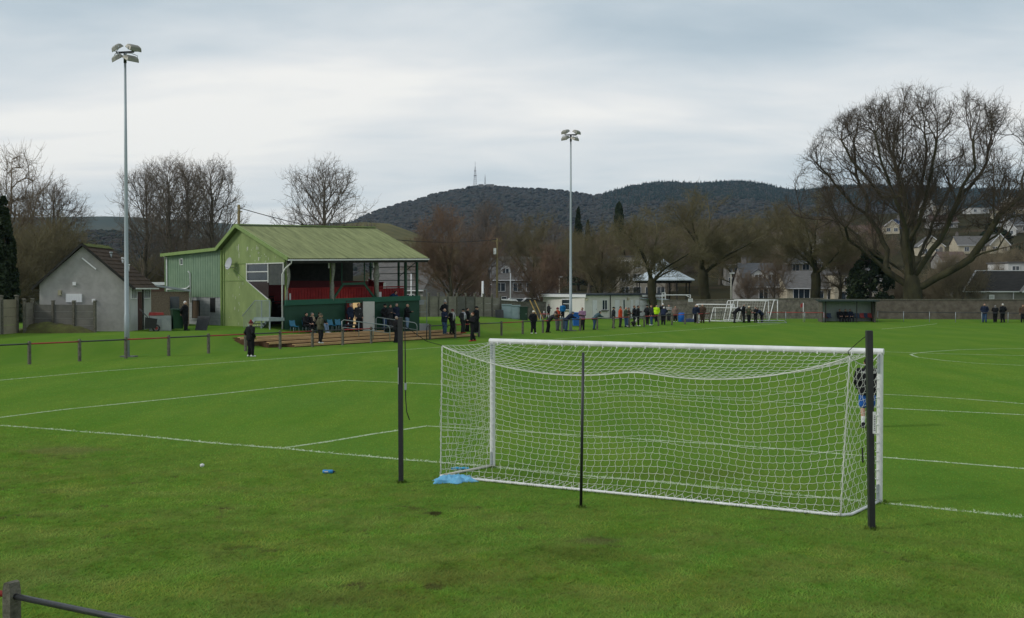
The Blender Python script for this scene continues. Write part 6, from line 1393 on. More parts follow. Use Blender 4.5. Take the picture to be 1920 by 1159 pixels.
for px, D, w, h, ri, rz, wl, rf, gf, lb in [(1420, 330, 7, 4, 2, 0, 'white', 'grey', False, 'white house high between the two biggest olive trees'), (1462, 360, 8, 4, 2.4, 6, 'beige', 'brown', False, 'beige house high behind the slate row'), (1508, 340, 7, 4.2, 2.2, -6, 'white', 'slate', True, 'white gabled house behind the spreading tree'),
                                       (1560, 352, 8, 4, 2.2, 4, 'grey', 'brown', False, 'grey house behind the thin forked tree'), (1620, 372, 9, 3.4, 2.4, 0, 'grey', 'brown', False, 'brown roofed bungalow left of the oak limbs'), (1345, 320, 8, 4, 2.2, 0, 'grey', 'slate', False, 'slate roofed house behind the largest olive tree'),
                                       (1738, 470, 4.5, 6.0, 2.6, -8, 'white', 'grey', True, 'narrow white gable beside the square grey block on the hillside'), (1764, 468, 5.6, 4.6, .2, 0, 'beige', 'grey', False, 'square flat topped grey block with four windows on the hillside'), (1770, 410, 9.5, 2.4, 2.6, -4, 'grey', 'brown', False, 'brown roofed house under the square grey block'),
                                       (1836, 500, 8.5, 2.6, .2, 2, 'white', 'grey', False, 'long low white bungalow high on the hillside'), (1893, 470, 7, 4.6, 3.0, -25, 'beige', 'brown', True, 'topmost brown roofed house with a white verge at the picture edge'), (1912, 440, 10, 3.0, 2.8, -12, 'cream', 'brown', False, 'brown roofed cream house in the middle of the right hillside group'), (1875, 436, 5.5, 2.8, 2.2, -15, 'cream', 'brown', True, 'small cream gable under the topmost brown roof'),
                                       (1905, 372, 10, 3.0, 3.6, -10, 'grey', 'slate', False, 'blue grey slate roofed house at the right picture edge'), (1884, 366, 6.5, 2.2, 4.0, -20, 'white', 'slate', True, 'white gable of the blue grey slate roofed house'), (1828, 318, 9.5, 2.5, 2.5, -4, 'cream', 'grey', False, 'cream bungalow with a long grey roof right of the oak'), (1874, 314, 5.2, 2.5, 2.9, -6, 'cream', 'grey', True, 'cream gable end with bay window at the right of the grey roofed bungalow'),
                                       (1746, 316, 7, 2.8, 2.8, -8, 'cream', 'grey', True, 'cream gabled bungalow between the oak limbs'), (1792, 268, 6, 2.2, 2.2, 0, 'grey', 'brown', False, 'low brown house with one white window under the oak limb'), (1691, 420, 2.2, 3.0, 1.0, 0, 'blue', 'grey', False, 'small bright blue house behind the oak'), (1672, 400, 5, 3, 2, -12, 'cream', 'brown', True, 'small cream gable left of the blue house'),
                                       (1650, 200, 5, 3.0, 2.2, 0, 'beige', 'slate', False, 'beige lodge with a slate hood behind the dark evergreen'), (1918, 186, 5, 6.0, .2, 0, 'white', 'grey', False, 'tall pale house end rising behind the dark roofed hall')]:
    wn = [(-w * .25, h * .5, 1.3, 1.2), (w * .25, h * .5, 1.3, 1.2)]
    if h > 4 and w > 4.6: wn = grid_w((-w * .25, w * .25), (1.2, h - 1.1), 1.2, 1.2)
    house(px, D, w, h, ri, 8, rz, wl, rf, lb, wn, gable_front=gf, chim=0 if ri < 1 or gf else 1)
# dark roofed hall at the right edge
c = TD(1809, 137); HL = thing('hall', c, 'grey hall with a big dark tiled roof and white trim at the right edge', 'hall', rz=R(-3)); s_ = 137 / F
hw_ = (1906 - 1809) * s_; eh = P(1809, 547, 137).z - c.z; rh = P(1850, 508, 140).z - c.z
m = MB(); m.box((hw_ / 2 + 4, 3.6, eh / 2 - .3), (hw_ + 8, 7, eh + .6)); m.build('wall', WALLS['grey'], HL)
m = MB(); m.add([(-.3, -.3, eh), (hw_, -.3, eh), (hw_ + 8, -.3, eh), (hw_ + 8, 3.6, rh), (2.6, 3.6, rh), (-.3, 7.4, eh), (hw_ + 8, 7.4, eh)], [(0, 1, 2, 3, 4), (0, 4, 5), (5, 4, 3, 6), (0, 5, 6, 2)]); hr_ = m.build('roof', ROOFS['dark'], HL)
m = MB(); m.prism([(hw_, -1.6, eh - .02), (hw_ + 5.2, -1.6, eh - .02), (hw_ + 2.6, -1.6, rh - .6)], (0, 5, 0)); m.build('gable_wing', WALLS['grey'], HL)
m = MB(); m.bar((-.32, -.34, eh), (hw_ + .1, -.34, eh), .08, .14); m.bar((2.6, 3.6, rh + .04), (hw_ + 8, 3.6, rh + .04), .14, .1); m.bar((-.32, -.32, eh + .03), (2.6, 3.6, rh + .05), .14, .12); m.bar((hw_ - .1, -1.7, eh - .1), (hw_ + 2.6, -1.7, rh - .5), .1, .16); m.bar((hw_ + 2.6, -1.7, rh - .5), (hw_ + 5.3, -1.7, eh - .1), .1, .16); m.build('white_trim', UPVC, hr_)
m = MB(); m.tube([(hw_ - .6, -.2, 0), (hw_ - .6, -.2, eh)], .05, 8); m.build('downpipe', UPVC, HL)
m = MB(); m.box(((1858 - 1809) * s_, -.05, P(1858, 557, 137).z - c.z), (.65, .06, .55)); sg = m.build('sign', UPVC, HL); m = MB()
for k in range(3): m.box(((1858 - 1809) * s_, -.085, P(1858, 557, 137).z - c.z + .12 - k * .12), (.45, .006, .04))
m.build('lettering', MATS['sign_ink'], sg)
# ================================================================== vehicles behind the stone wall
def car(px, D, label, paint, rz, van=False):
    o = thing('parked_car' if not van else 'white_van', TD(px, D), label, 'car' if not van else 'van', 'vehicles parked behind the wall', rz=R(rz))
    L_, Wd = (4.9, 1.9) if van else (4.2, 1.75); o.location.z += .15 + max(0, P(px, 563, D).z - (1.9 if van else 1.25) - o.location.z) * .9
    prof = [(-L_ / 2, .35), (L_ / 2, .35), (L_ / 2, .8), (L_ / 2 - .7, 1.02), (L_ / 2 - 1.4, 1.85), (-L_ / 2, 1.95)] if van else [(-L_ / 2, .35), (L_ / 2, .35), (L_ / 2, .72), (L_ / 2 - .95, .92), (L_ / 2 - 1.65, 1.42), (-L_ / 2 + 1.0, 1.46), (-L_ / 2 + .25, .98), (-L_ / 2, .9)]
    m = MB(); m.prism([(x, -Wd / 2, z) for x, z in prof], (0, Wd, 0)); m.build('body', paint, o)
    m = MB()
    if van: m.prism([(L_ / 2 - 1.9, -Wd / 2 - .01, 1.15), (L_ / 2 - 1.0, -Wd / 2 - .01, 1.15), (L_ / 2 - 1.4, -Wd / 2 - .01, 1.7), (L_ / 2 - 1.9, -Wd / 2 - .01, 1.7)], (0, Wd + .02, 0))
    else: m.prism([(-L_ / 2 + .6, -Wd / 2 - .01, .98), (L_ / 2 - 1.15, -Wd / 2 - .01, .95), (L_ / 2 - 1.7, -Wd / 2 - .01, 1.36), (-L_ / 2 + 1.05, -Wd / 2 - .01, 1.38)], (0, Wd + .02, 0))
    m.build('side_windows', GLASSD, o)
    for x in (-L_ / 2 + .8, L_ / 2 - .8):
        for y in (-Wd / 2, Wd / 2): m = MB(); m.tube([(x, y - .09, .32), (x, y + .09, .32)], .32, 14); w_ = m.build('wheel', BLACKP, o); m = MB(); m.tube([(x, y - .1, .32), (x, y + .1, .32)], .19, 10); m.build('rim', GREYM, w_)
    for y in (-.6, .6): m = MB(); m.box((L_ / 2, y, .68), (.04, .3, .14)); m.build('headlight', UPVC, o)
PCAR = mat('white_car_paint', (.66, .67, .68), r=.25, var=.03, spec=.6)
car(950, 128, 'white van with a dark cab window behind the pale cabinets', PCAR, 4, True); car(972, 150, 'white hatchback parked right of the white van, nose to the right', PCAR, 8); car(1001, 150, 'white car half hidden by the clear reddish trunk near the pavilion', PCAR, 5); car(768, 118, 'white car roof showing through the open end of the stand', PCAR, 6)
# ================================================================== poles, lamps, cable, masts
def pole(name, px, D, top, r, label, m_, cat, group=None, extra=None):
    b = TD(px, D); o = thing(name, b, label, cat, group); h = P(px, top, D).z - b.z; m = MB(); m.tube([(0, 0, -.2), (0, 0, h * .5), (0, 0, h)], [r, r * .9, r * .75], 8); m.build('post', m_, o)
    if extra: extra(o, h)
    return o
def lamp_head(o, h): m = MB(); m.box((.12, 0, h + .05), (.55, .28, .12)); m.build('lamp_head', WHITE_D, o)
LIGHTP = mat('pale_post', (.42, .40, .33), c2=(.55, .53, .45), r=.7)
pole('street_lamp', 1049, 140, 520, .09, 'pale street lamp behind the pavilion roof', LIGHTP, 'street lamp', 'street lamps', lamp_head)
pole('street_lamp', 1370.5, 130, 513, .09, 'pale street lamp above the stacked small goals', LIGHTP, 'street lamp', 'street lamps', lamp_head)
pole('street_lamp', 1659, 145, 527, .07, 'thin pale street lamp left of the oak trunk', LIGHTP, 'street lamp', 'street lamps', lamp_head)
pole('flagpole', 957, 132, 512, .08, 'thin white flagpole before the stone terrace', UPVC, 'flagpole')
pole('flagpole', 905, 128, 527, .16, 'thick white post rising behind the concrete panel wall', UPVC, 'post')
pole('flagpole', 771, 112, 513, .07, 'white pole seen through the open end of the stand', UPVC, 'flagpole')
YW = mat('old_pole_wood', (.14, .11, .055), c2=(.22, .185, .09), r=.9, scale=2)
pA = pole('power_pole', 448.5, 96, 384, .16, 'wooden power pole rising behind the stand ridge', YW, 'pole', 'wooden poles'); m = MB(); m.box((.05, 0, P(448, 384, 96).z - pA.location.z - .6), (.5, .1, .1)); m.build('cross_piece', YW, pA)
pB = pole('power_pole', 932, 130, 447, .13, 'wooden power pole with a grey transformer beyond the panel wall', YW, 'pole', 'wooden poles'); hB = P(932, 447, 130).z - pB.location.z; m = MB(); m.box((0, 0, hB - .3), (1.2, .1, .1)); m.build('cross_piece', YW, pB); m = MB(); m.box((-.25, -.2, hB - 1.5), (.3, .3, .7)); m.build('transformer', WHITE_D, pB)
a, b_ = P(449, 390, 96), P(932, 449, 130); m = MB(); m.tube([a.lerp(b_, i / 30) - Vector((0, 0, 5.2 * (i / 30) * (1 - i / 30))) for i in range(31)], .035, 5); tag(m.build('overhead_cable', ROPE), 'black cable sagging from the stand pole to the transformer pole', 'cable')
a = P(447, 392, 96); b_ = P(413, 470, 88); m = MB(); m.tube([a, a.lerp(b_, .5), b_], .03, 5); tag(m.build('stay_wire', GREYM), 'grey stay wire from the stand pole down to the annex roof', 'cable')
def mast(px, D, foot, top, w, label, deck):
    b = P(px, foot, D); o = thing('radio_mast', b, label, 'mast', 'masts on the hill'); h = P(px, top, D).z - b.z; m = MB(); n = 9
    hw = lambda t: w * (1 - t) ** .8 * .5 + .5
    for k in range(n):
        t0, t1 = k / n, (k + 1) / n
        for q in range(4):
            a0 = R(45 + 90 * q); c0 = Vector((math.cos(a0), math.sin(a0), 0)); c1 = Vector((math.cos(a0 + R(90)), math.sin(a0 + R(90)), 0))
            m.bar(c0 * hw(t0) + Vector((0, 0, h * t0 * .8)), c0 * hw(t1) + Vector((0, 0, h * t1 * .8)), .55); m.bar(c0 * hw(t0) + Vector((0, 0, h * t0 * .8)), c1 * hw(t1) + Vector((0, 0, h * t1 * .8)), .3); m.bar(c0 * hw(t1) + Vector((0, 0, h * t1 * .8)), c1 * hw(t1) + Vector((0, 0, h * t1 * .8)), .3)
    m.bar((0, 0, h * .78), (0, 0, h), .6); m.build('lattice', mat('mast_steel', (.30, .30, .31), r=.6, var=.1), o)
    if deck:
        for t in (.42, .62): m = MB(); m.box((0, 0, h * t), (6.5 if t < .5 else 4, 5, 1.6)); m.build('antenna_deck', MATS['mast_steel'], o)
mast(891, 2460, 349, 303, 9, 'tall lattice radio mast with antenna decks on the hilltop', True)
mast(909.5, 2470, 349, 327, 2.2, 'thin second mast beside the lattice mast on the hilltop', False)
for px, w, lb in ((902, 10, 'small dark building at the foot of the lattice mast'), (919, 16, 'flat dark building right of the thin hilltop mast')):
    b = P(px, 350, 2440); o = thing('mast_building', b, lb, 'building'); m = MB(); m.box((0, 0, 1), (w, 10, 6.5)); m.build('wall', WALLS['stone'], o); m = MB(); m.box((0, 0, 4.4), (w + 1, 11, .6)); m.build('roof', ROOFS['dark'], o)
# ================================================================== people
REM = []                                   # objects whose rough limbs are fused into one skin at the end
SKINM = mat('skin', (.42, .24, .17), c2=(.50, .30, .22), r=.6, scale=20, spec=.3)
FEAT = mat('eyes_and_mouth', (.05, .025, .02), r=.5)
CLOTH = {}
def cloth(c):
    k = 'cloth_%d_%d_%d' % tuple(int(x * 1000) for x in c)
    if k not in CLOTH: CLOTH[k] = mat(k, c, r=.9, var=.3, scale=7, bump=.5, bscale=14, spec=.12)
    return CLOTH[k]
BLK, NVY, GRY, CHA = (.012, .012, .014), (.014, .02, .042), (.11, .11, .115), (.03, .03, .033)
JNS, LJN, KHA, BRN = (.035, .065, .13), (.16, .23, .33), (.07, .07, .045), (.07, .045, .032)
WHT, RED, ORG, MAV = (.62, .62, .62), (.30, .025, .03), (.5, .06, .02), (.20, .12, .19)
def caps(m, pts, rs, n=9, flat=1.0):
    pts = [Vector(p) for p in pts]; P_, R_ = [], []
    d0 = (pts[0] - pts[1]).normalized(); d1 = (pts[-1] - pts[-2]).normalized()
    P_ += [pts[0] + d0 * rs[0] * .95, pts[0] + d0 * rs[0] * .6]; R_ += [rs[0] * .3, rs[0] * .8]
    P_ += pts; R_ += list(rs)
    P_ += [pts[-1] + d1 * rs[-1] * .6, pts[-1] + d1 * rs[-1] * .95]; R_ += [rs[-1] * .8, rs[-1] * .3]
    m.tube(P_, R_, n)
def torso(m, hip, neck, sh, g=0.0, w=1.0, lower=-.12, top=True):
    ax = (neck - hip).normalized(); side = sh.normalized(); fr = side.cross(ax).normalized() * -1
    secs = [(lower, .155, .115), (0.0, .172, .125), (.28, .155, .112), (.55, .172, .122), (.8, .19, .112), (.93, .15, .09), (1.0, .075, .07)]
    L_ = (neck - hip).length; n = 14; vs = []
    for t, a, b in secs:
        c = hip + ax * (t * L_)
        for j in range(n):
            q = 2 * math.pi * j / n; vs.append(c + side * (math.cos(q) * (a * w + g)) + fr * (math.sin(q) * (b * w + g)))
    k = len(secs); m.add(vs, [(i * n + j, i * n + (j + 1) % n, (i + 1) * n + (j + 1) % n, (i + 1) * n + j) for i in range(k - 1) for j in range(n)] + [tuple(reversed(range(n))), tuple((k - 1) * n + j for j in range(n))])
def hand(m, wrist, el, curl=.5, side=1):
    d = (wrist - el).normalized(); up = Vector((0, 0, 1)) if abs(d.z) < .9 else Vector((0, 1, 0)); s = d.cross(up).normalized() * side; u = s.cross(d) * side
    M = Matrix((s, d, u)).transposed()
    m.ell(wrist + d * .05, (.041, .055, .018), 10, 6, M=M)
    for k, (o, L_) in enumerate(((-.030, .062), (-.010, .075), (.010, .070), (.029, .055))):
        a = wrist + d * .088 + s * o; b = a + d * L_ * .5 - u * L_ * .25 * curl; c = b + d * L_ * .35 * (1 - curl * .6) - u * L_ * .5 * curl
        m.tube([a, b, c], [.0095, .009, .0065], 6)
    t = wrist + d * .03 - s * .038; m.tube([t, t + d * .035 - s * .022 - u * .008, t + d * .066 - s * .022 - u * .018], [.012, .0105, .008], 6)
def pose_points(kind, rg, h):
    s = h / 1.76; V_ = lambda x, y, z: Vector((x, y, z)) * s
    j = lambda a: rg.uniform(-a, a); st = .085 + .04 * rg.random()
    Q = dict(hip=V_(0, 0, .95), neck=V_(0, .01, 1.47), head=V_(0, .03, 1.625), aL=V_(-st, j(.06), .085), aR=V_(st, j(.06), .085), kL=V_(-.095, .03, .51), kR=V_(.095, .03, .51))
    hd = {'stand': ((-.25, -.02, 1.16), (-.25, .07, .91), (.25, -.02, 1.16), (.25, .07, .91)), 'pockets': ((-.28, -.09, 1.17), (-.20, .09, .98), (.28, -.09, 1.17), (.20, .09, .98)),
          'fold': ((-.26, .06, 1.16), (.06, .20, 1.20), (.26, .06, 1.16), (-.06, .22, 1.15)), 'hold': ((-.24, .03, 1.15), (-.07, .27, 1.20), (.24, .03, 1.15), (.07, .27, 1.22)),
          'behind': ((-.27, -.10, 1.16), (-.05, -.17, .98), (.27, -.10, 1.16), (.05, -.18, 1.0)), 'point': ((-.25, -.02, 1.16), (-.25, .07, .91), (.26, .12, 1.22), (.20, .33, 1.30)),
          'walk': ((-.25, -.10, 1.16), (-.23, .02, .93), (.25, .10, 1.17), (.20, .28, 1.05)), 'lean': ((-.24, .38, 1.10), (-.08, .58, 1.08), (.24, .38, 1.10), (.08, .58, 1.08)), 'sit': ((-.24, .06, .74), (-.12, .30, .64), (.24, .06, .74), (.12, .30, .64)),
          'clap': ((-.25, .08, 1.15), (-.05, .30, 1.25), (.25, .08, 1.15), (.05, .30, 1.25))}[kind]
    Q['eL'], Q['wL'], Q['eR'], Q['wR'] = [V_(*p) for p in hd]; Q['sL'], Q['sR'] = V_(-.19, 0, 1.41), V_(.19, 0, 1.41)
    if kind == 'lean':
        Q.update(hip=V_(0, -.12, .93), neck=V_(0, .26, 1.33), head=V_(0, .36, 1.45), sL=V_(-.19, .22, 1.28), sR=V_(.19, .22, 1.28), aL=V_(-.10, -.10, .085), aR=V_(.11, -.22, .085), kL=V_(-.1, -.06, .5), kR=V_(.1, -.13, .5))
    if kind in ('walk',): Q.update(aL=V_(-.09, .30, .10), aR=V_(.09, -.30, .13), kL=V_(-.09, .20, .52), kR=V_(.09, -.02, .50))
    if kind == 'clap': Q.update(aL=V_(-.09, .16, .09), aR=V_(.09, -.16, .10), kL=V_(-.09, .13, .51), kR=V_(.09, .0, .50))
    if kind == 'sit':
        Q.update(hip=V_(0, -.12, .52), neck=V_(0, -.12, 1.04), head=V_(0, -.08, 1.195), sL=V_(-.19, -.12, .98), sR=V_(.19, -.12, .98), aL=V_(-.13, .40, .085), aR=V_(.12, .46, .085), kL=V_(-.14, .36, .53), kR=V_(.14, .36, .53))
    return Q, s
def person(pos, face, pose, h, coat, legs, label, hair=None, hat=None, shoes=BLK, scarf=None, shorts=False, bare=False, turn=0, long=False, seed=0, group='spectators', gloves=None, bobble=None, hood=None, stripes=None, bag=None, vox=.021, socks=None, shirt=None):
    rg = random.Random(seed * 7 + 3); Q, s = pose_points(pose, rg, h); fz = R(face)
    # body: one continuous skin
    m = MB(); torso(m, Q['hip'], Q['neck'], Q['sR'] - Q['sL'], -.006)
    for sd in 'LR':
        sg = -1 if sd == 'L' else 1; hj = Q['hip'] + Vector((sg * .092, 0, -.03)) * s
        caps(m, [Q['s' + sd], Q['e' + sd], Q['w' + sd]], [.052 * s, .041 * s, .029 * s]); caps(m, [hj, (hj + Q['k' + sd]) / 2, Q['k' + sd], lerp(Q['k' + sd], Q['a' + sd], .35), Q['a' + sd]], [.088 * s, .076 * s, .055 * s, .056 * s, .038 * s])
        caps(m, [Q['a' + sd] + Vector((0, -.05, -.045)) * s, Q['a' + sd] + Vector((sg * .015, .13, -.055)) * s], [.034 * s, .03 * s])
    hdv = Q['head']; caps(m, [Q['neck'] - Vector((0, 0, .05)), lerp(Q['neck'], hdv, .75)], [.058 * s, .055 * s])
    TM = Matrix.Rotation(R(turn), 3, 'Z'); hp = lambda x, y, z: hdv + TM @ Vector((x, y, z)) * s
    m.ell(hdv, (.074 * s, .092 * s, .112 * s), 14, 10, M=TM); m.ell(hp(0, .03, -.055), (.052 * s, .062 * s, .055 * s), 10, 7, M=TM)
    m.tube([hp(0, .085, .015), hp(0, .115, -.022), hp(0, .088, -.035)], [.012 * s, .017 * s, .012 * s], 7)
    for sg in (-1, 1): m.ell(hp(sg * .077, -.005, -.01), (.014 * s, .024 * s, .034 * s), 8, 6, M=TM)
    body = m.build('person', [SKINM, FEAT], None, pos, -fz); tag(body, label, 'person', group); body.scale = (1.14, 1.14, 1.02) if not shorts else (1.06, 1.06, 1)
    REM.append((body, vox, [(hp(sg * .031, .088, .012), .013 * s, .008 * s) for sg in (-1, 1)] + [(hp(0, .088, -.062), .028 * s, .008 * s)], [(Q['wL'], Q['eL'], -1), (Q['wR'], Q['eR'], 1)] if pose != 'pockets' else []))
    def piece(nm, mb, c, vx=.028): o = mb.build(nm, cloth(c), body); REM.append((o, vx, None, None)); return o
    # jacket
    m = MB(); torso(m, Q['hip'], Q['neck'], Q['sR'] - Q['sL'], .042, 1.06, -.28 if not long else -.30)
    if long:
        for sd in 'LR': sg = -1 if sd == 'L' else 1; caps(m, [Q['hip'] + Vector((sg * .085, 0, 0)), lerp(Q['hip'] + Vector((sg * .085, 0, 0)), Q['k' + sd], .75)], [.14 * s, .125 * s])
        m.ell(Q['hip'] + Vector((0, 0, -.25)) * s, (.17 * s, .12 * s, .3 * s), 10, 6)
    for sd in 'LR': caps(m, [Q['s' + sd], Q['e' + sd], lerp(Q['e' + sd], Q['w' + sd], .93)], [.09 * s, .078 * s, .058 * s])
    caps(m, [Q['neck'] - Vector((0, 0, .03)), Q['neck'] + Vector((0, .005, .045)) * s], [.085 * s, .073 * s])
    jk = piece('jacket', m, coat)
    if shirt: m = MB(); c0, c1 = lerp(Q['hip'], Q['neck'], .05), lerp(Q['hip'], Q['neck'], .9); m.prism([c0 + Vector((-.07, .135, 0)), c0 + Vector((.07, .135, 0)), c1 + Vector((.05, .125, 0)), c1 + Vector((-.05, .125, 0))], (0, .02, 0)); m.build('shirt_front', cloth(shirt), jk)
    # trousers
    m = MB(); mids = []
    for sd in 'LR':
        sg = -1 if sd == 'L' else 1; hj = Q['hip'] + Vector((sg * .092, 0, -.03)) * s
        if shorts: caps(m, [hj, lerp(hj, Q['k' + sd], .85)], [.112 * s, .105 * s])
        else: caps(m, [hj, Q['k' + sd], lerp(Q['k' + sd], Q['a' + sd], .97)], [.116 * s, .092 * s, .074 * s])
    m.ell(Q['hip'] + Vector((0, 0, .0)), (.172 * s, .128 * s, .12 * s), 12, 7); piece('shorts' if shorts else 'trousers', m, legs)
    for sd in 'LR':
        a = Q['a' + sd]; sg = -1 if sd == 'L' else 1; m = MB(); caps(m, [a + Vector((0, -.06, -.045)) * s, a + Vector((sg * .015, .15, -.055)) * s], [.046 * s, .038 * s]); caps(m, [a + Vector((0, -.02, .02)) * s, a + Vector((0, -.01, -.04)) * s], [.05 * s, .05 * s]); piece('shoe', m, shoes if not isinstance(shoes, list) else shoes[0 if sd == 'L' else 1], .02)
        if socks: m = MB(); caps(m, [lerp(Q['k' + sd], a, .55), a], [.056 * s, .045 * s]); piece('sock', m, socks, .02)
        if gloves: d = (Q['w' + sd] - Q['e' + sd]).normalized(); m = MB(); hand(m, Q['w' + sd], Q['e' + sd], .6, sg); m.v = [tuple(Q['w' + sd] + (Vector(v) - Q['w' + sd]) * 1.18) for v in m.v]; m.build('glove', cloth(gloves), body)
    if hair is not None:
        m = MB(); m.ell(hp(0, -.018, .022), (.081 * s, .090 * s, .103 * s), 14, 10, M=TM)
        vs = m.v; keep = lambda f: sum((TM.transposed() @ (Vector(vs[i]) - hdv)).y * .9 - (TM.transposed() @ (Vector(vs[i]) - hdv)).z * 1.15 for i in f) / len(f) < -.0 + .012 * s
        ix = [k for k, f in enumerate(m.f) if keep(f)]; m.f = [m.f[k] for k in ix]; m.m = [0] * len(ix); m.smooth = [True] * len(ix); m.build('hair', cloth(hair), body)
    if hat is not None:
        m = MB(); cap_ = isinstance(hat, tuple) and len(hat) == 4; m.ell(hp(0, -.005, .048), (.088 * s, .104 * s, .088 * s), 14, 8, M=TM)
        ix = [k for k, f in enumerate(m.f) if sum(m.v[i][2] for i in f) / len(f) > hdv.z + .012 * s]; m.f = [m.f[k] for k in ix]; m.m = [0] * len(ix); m.smooth = [True] * len(ix)
        m.tube([hp(.09 * math.cos(R(a)), .105 * math.sin(R(a)) - .005, .028) for a in range(0, 361, 24)], .014 * s, 6)
        if cap_: m.prism([hp(-.06, .08, .035), hp(.06, .08, .035), hp(.045, .175, .022), hp(-.045, .175, .022)], (0, 0, .012))
        ho = m.build('cap' if cap_ else 'hat', cloth(hat[:3]), body)
        if bobble: m = MB(); m.ell(hp(0, -.01, .155), (.042 * s,) * 3, 10, 7); m.build('bobble', cloth(bobble), ho)
    if hood: m = MB(); m.ell(Q['neck'] + Vector((0, -.075, .02)) * s, (.11 * s, .07 * s, .085 * s), 12, 8); m.build('hood', cloth(hood), jk)
    if scarf:
        m = MB(); n_ = Q['neck']; m.tube([n_ + Vector((.085 * math.cos(R(a)), .08 * math.sin(R(a)) + .005, .03 + .012 * math.sin(R(a)))) for a in range(0, 361, 20)], .032 * s, 7)
        m.tube([n_ + Vector((.05, .095, .02)), n_ + Vector((.07, .15, -.15)), n_ + Vector((.08, .155, -.5))], [.032, .038, .045], 7); m.tube([n_ + Vector((-.05, .095, .02)), n_ + Vector((-.06, .15, -.15)), n_ + Vector((-.07, .155, -.42))], [.032, .038, .045], 7); m.build('scarf', cloth(scarf), body)
    if bag: m = MB(); b_ = Q['w' + bag]; m.box(b_ + Vector((0, .02, -.27)), (.1, .28, .3)); m.tube([b_ + Vector((0, -.08, -.12)), b_ + Vector((0, 0, .0)), b_ + Vector((0, .1, -.12))], .008, 5); tag(m.build('bag', cloth(WHT), None, pos, -fz), 'white carrier bag held by the spectator in the dark coat', 'bag')
    return body
GH, WH, DH_, BH, RH = (.20, .195, .185), (.55, .54, .52), (.02, .016, .013), (.06, .04, .025), (.12, .05, .025)
PN = [0]
def at_feet(px, py, top, face, pose, coat, legs, label, y=None, z=None, hmin=1.6, hmax=1.9, **k):
    PN[0] += 1
    if y is None: p = T(px, py)
    else: p = P(px, py, y); p.z = gz(p.x, p.y) if z is None else z
    head = (py - top) / F * p.y
    if pose == 'lean': head *= 1.12
    h = min(hmax, max(hmin, head)) if pose != 'sit' else 1.74
    return person(p, face, pose, h, coat, legs, label, seed=PN[0], **k)
# in front of and beside the stand
at_feet(470, 669, 603, 40, 'pockets', BLK, BLK, 'man in black inside the barrier with a red bobble hat, near the stand gable', hat=(.10, .02, .02), bobble=RED, shoes=WHT, gloves=(.5, .42, .12), group='people by the stand')
at_feet(347, 620, 565, 95, 'behind', BLK, BLK, 'white haired man in a long black coat by the block wall', hair=WH, long=True, group='people by the stand')
def seated(a, face, coat, legs, label, **k): PN[0] += 1; return person(SP(a, -.62, 0), face, 'sit', 1.74, coat, legs, label, seed=PN[0], group='people by the stand', **k)
seated(1.3, 128, BLK, BLK, 'seated man in a black coat, farthest left on the wall chairs', hair=DH_, shoes=GRY)
seated(1.78, 110, BLK, BLK, 'seated woman with a beige scarf beside the man in the khaki jacket', hair=GH, scarf=(.45, .36, .25), shoes=BRN)
seated(2.35, 112, BLK, LJN, 'seated person in pale jeans and a dark beanie with white shoes', hat=(.05, .05, .03), shoes=WHT)
at_feet(601, 644, 589, 55, 'pockets', KHA, BLK, 'standing man in a khaki padded jacket on the terrace, back half turned', y=67.3, z=.22, hat=(.09, .085, .06), shoes=WHT, hood=KHA, group='people by the stand')
def wallman(px, top, foot, y, z, face, pose, coat, legs, label, **k):
    lo, hi = 0.0, 12.0
    for _ in range(40):
        mid = (lo + hi) / 2; q = SP(mid, -.42)
        if CXP + F * q.x / q.y < px: lo = mid
        else: hi = mid
    PN[0] += 1; q = SP(lo, -.42, 0); return person(q, face, pose, min(1.88, max(1.66, (foot - top) / F * q.y)), coat, legs, label, seed=PN[0], group='people by the stand', **k)
wallman(657, 575, 631, 72.6, .62, 112, 'stand', NVY, BLK, 'balding man in a navy jacket and grey shirt before the red door', hair=GH, shirt=(.33, .34, .36))
wallman(672, 575, 630, 73.4, .62, 128, 'stand', CHA, BLK, 'man in a charcoal jacket and white shirt in the lit doorway', hair=RH, shirt=WHT)
wallman(721, 571, 620, 77.3, .60, 105, 'pockets', BLK, JNS, 'man in a dark beanie and jeans leaning by the open white door', hat=BLK)
wallman(731, 572, 620, 77.7, .60, 120, 'fold', CHA, CHA, 'dark haired man between the beanie man and the navy coat man by the green wall', hair=DH_)
wallman(743, 569.5, 619, 78.0, .60, 125, 'pockets', NVY, BLK, 'tall man in a navy coat standing against the green wall', hair=GH)
wallman(763, 570, 618, 79.4, .58, 100, 'hold', BLK, LJN, 'bald man in pale jeans at the right end of the green wall', hair=None)
at_feet(743, 642.5, 593.5, 60, 'pockets', BLK, BLK, 'bald man in black at the barrier just left of the net pole', hair=(.30, .25, .22), group='people by the stand')
person(SP(9.55, 1.0, 1.16), 120, 'lean', 1.7, (.015, .04, .10), BLK, 'man in a blue jacket leaning on the wall inside the stand', hair=DH_, seed=91, group='people by the stand')
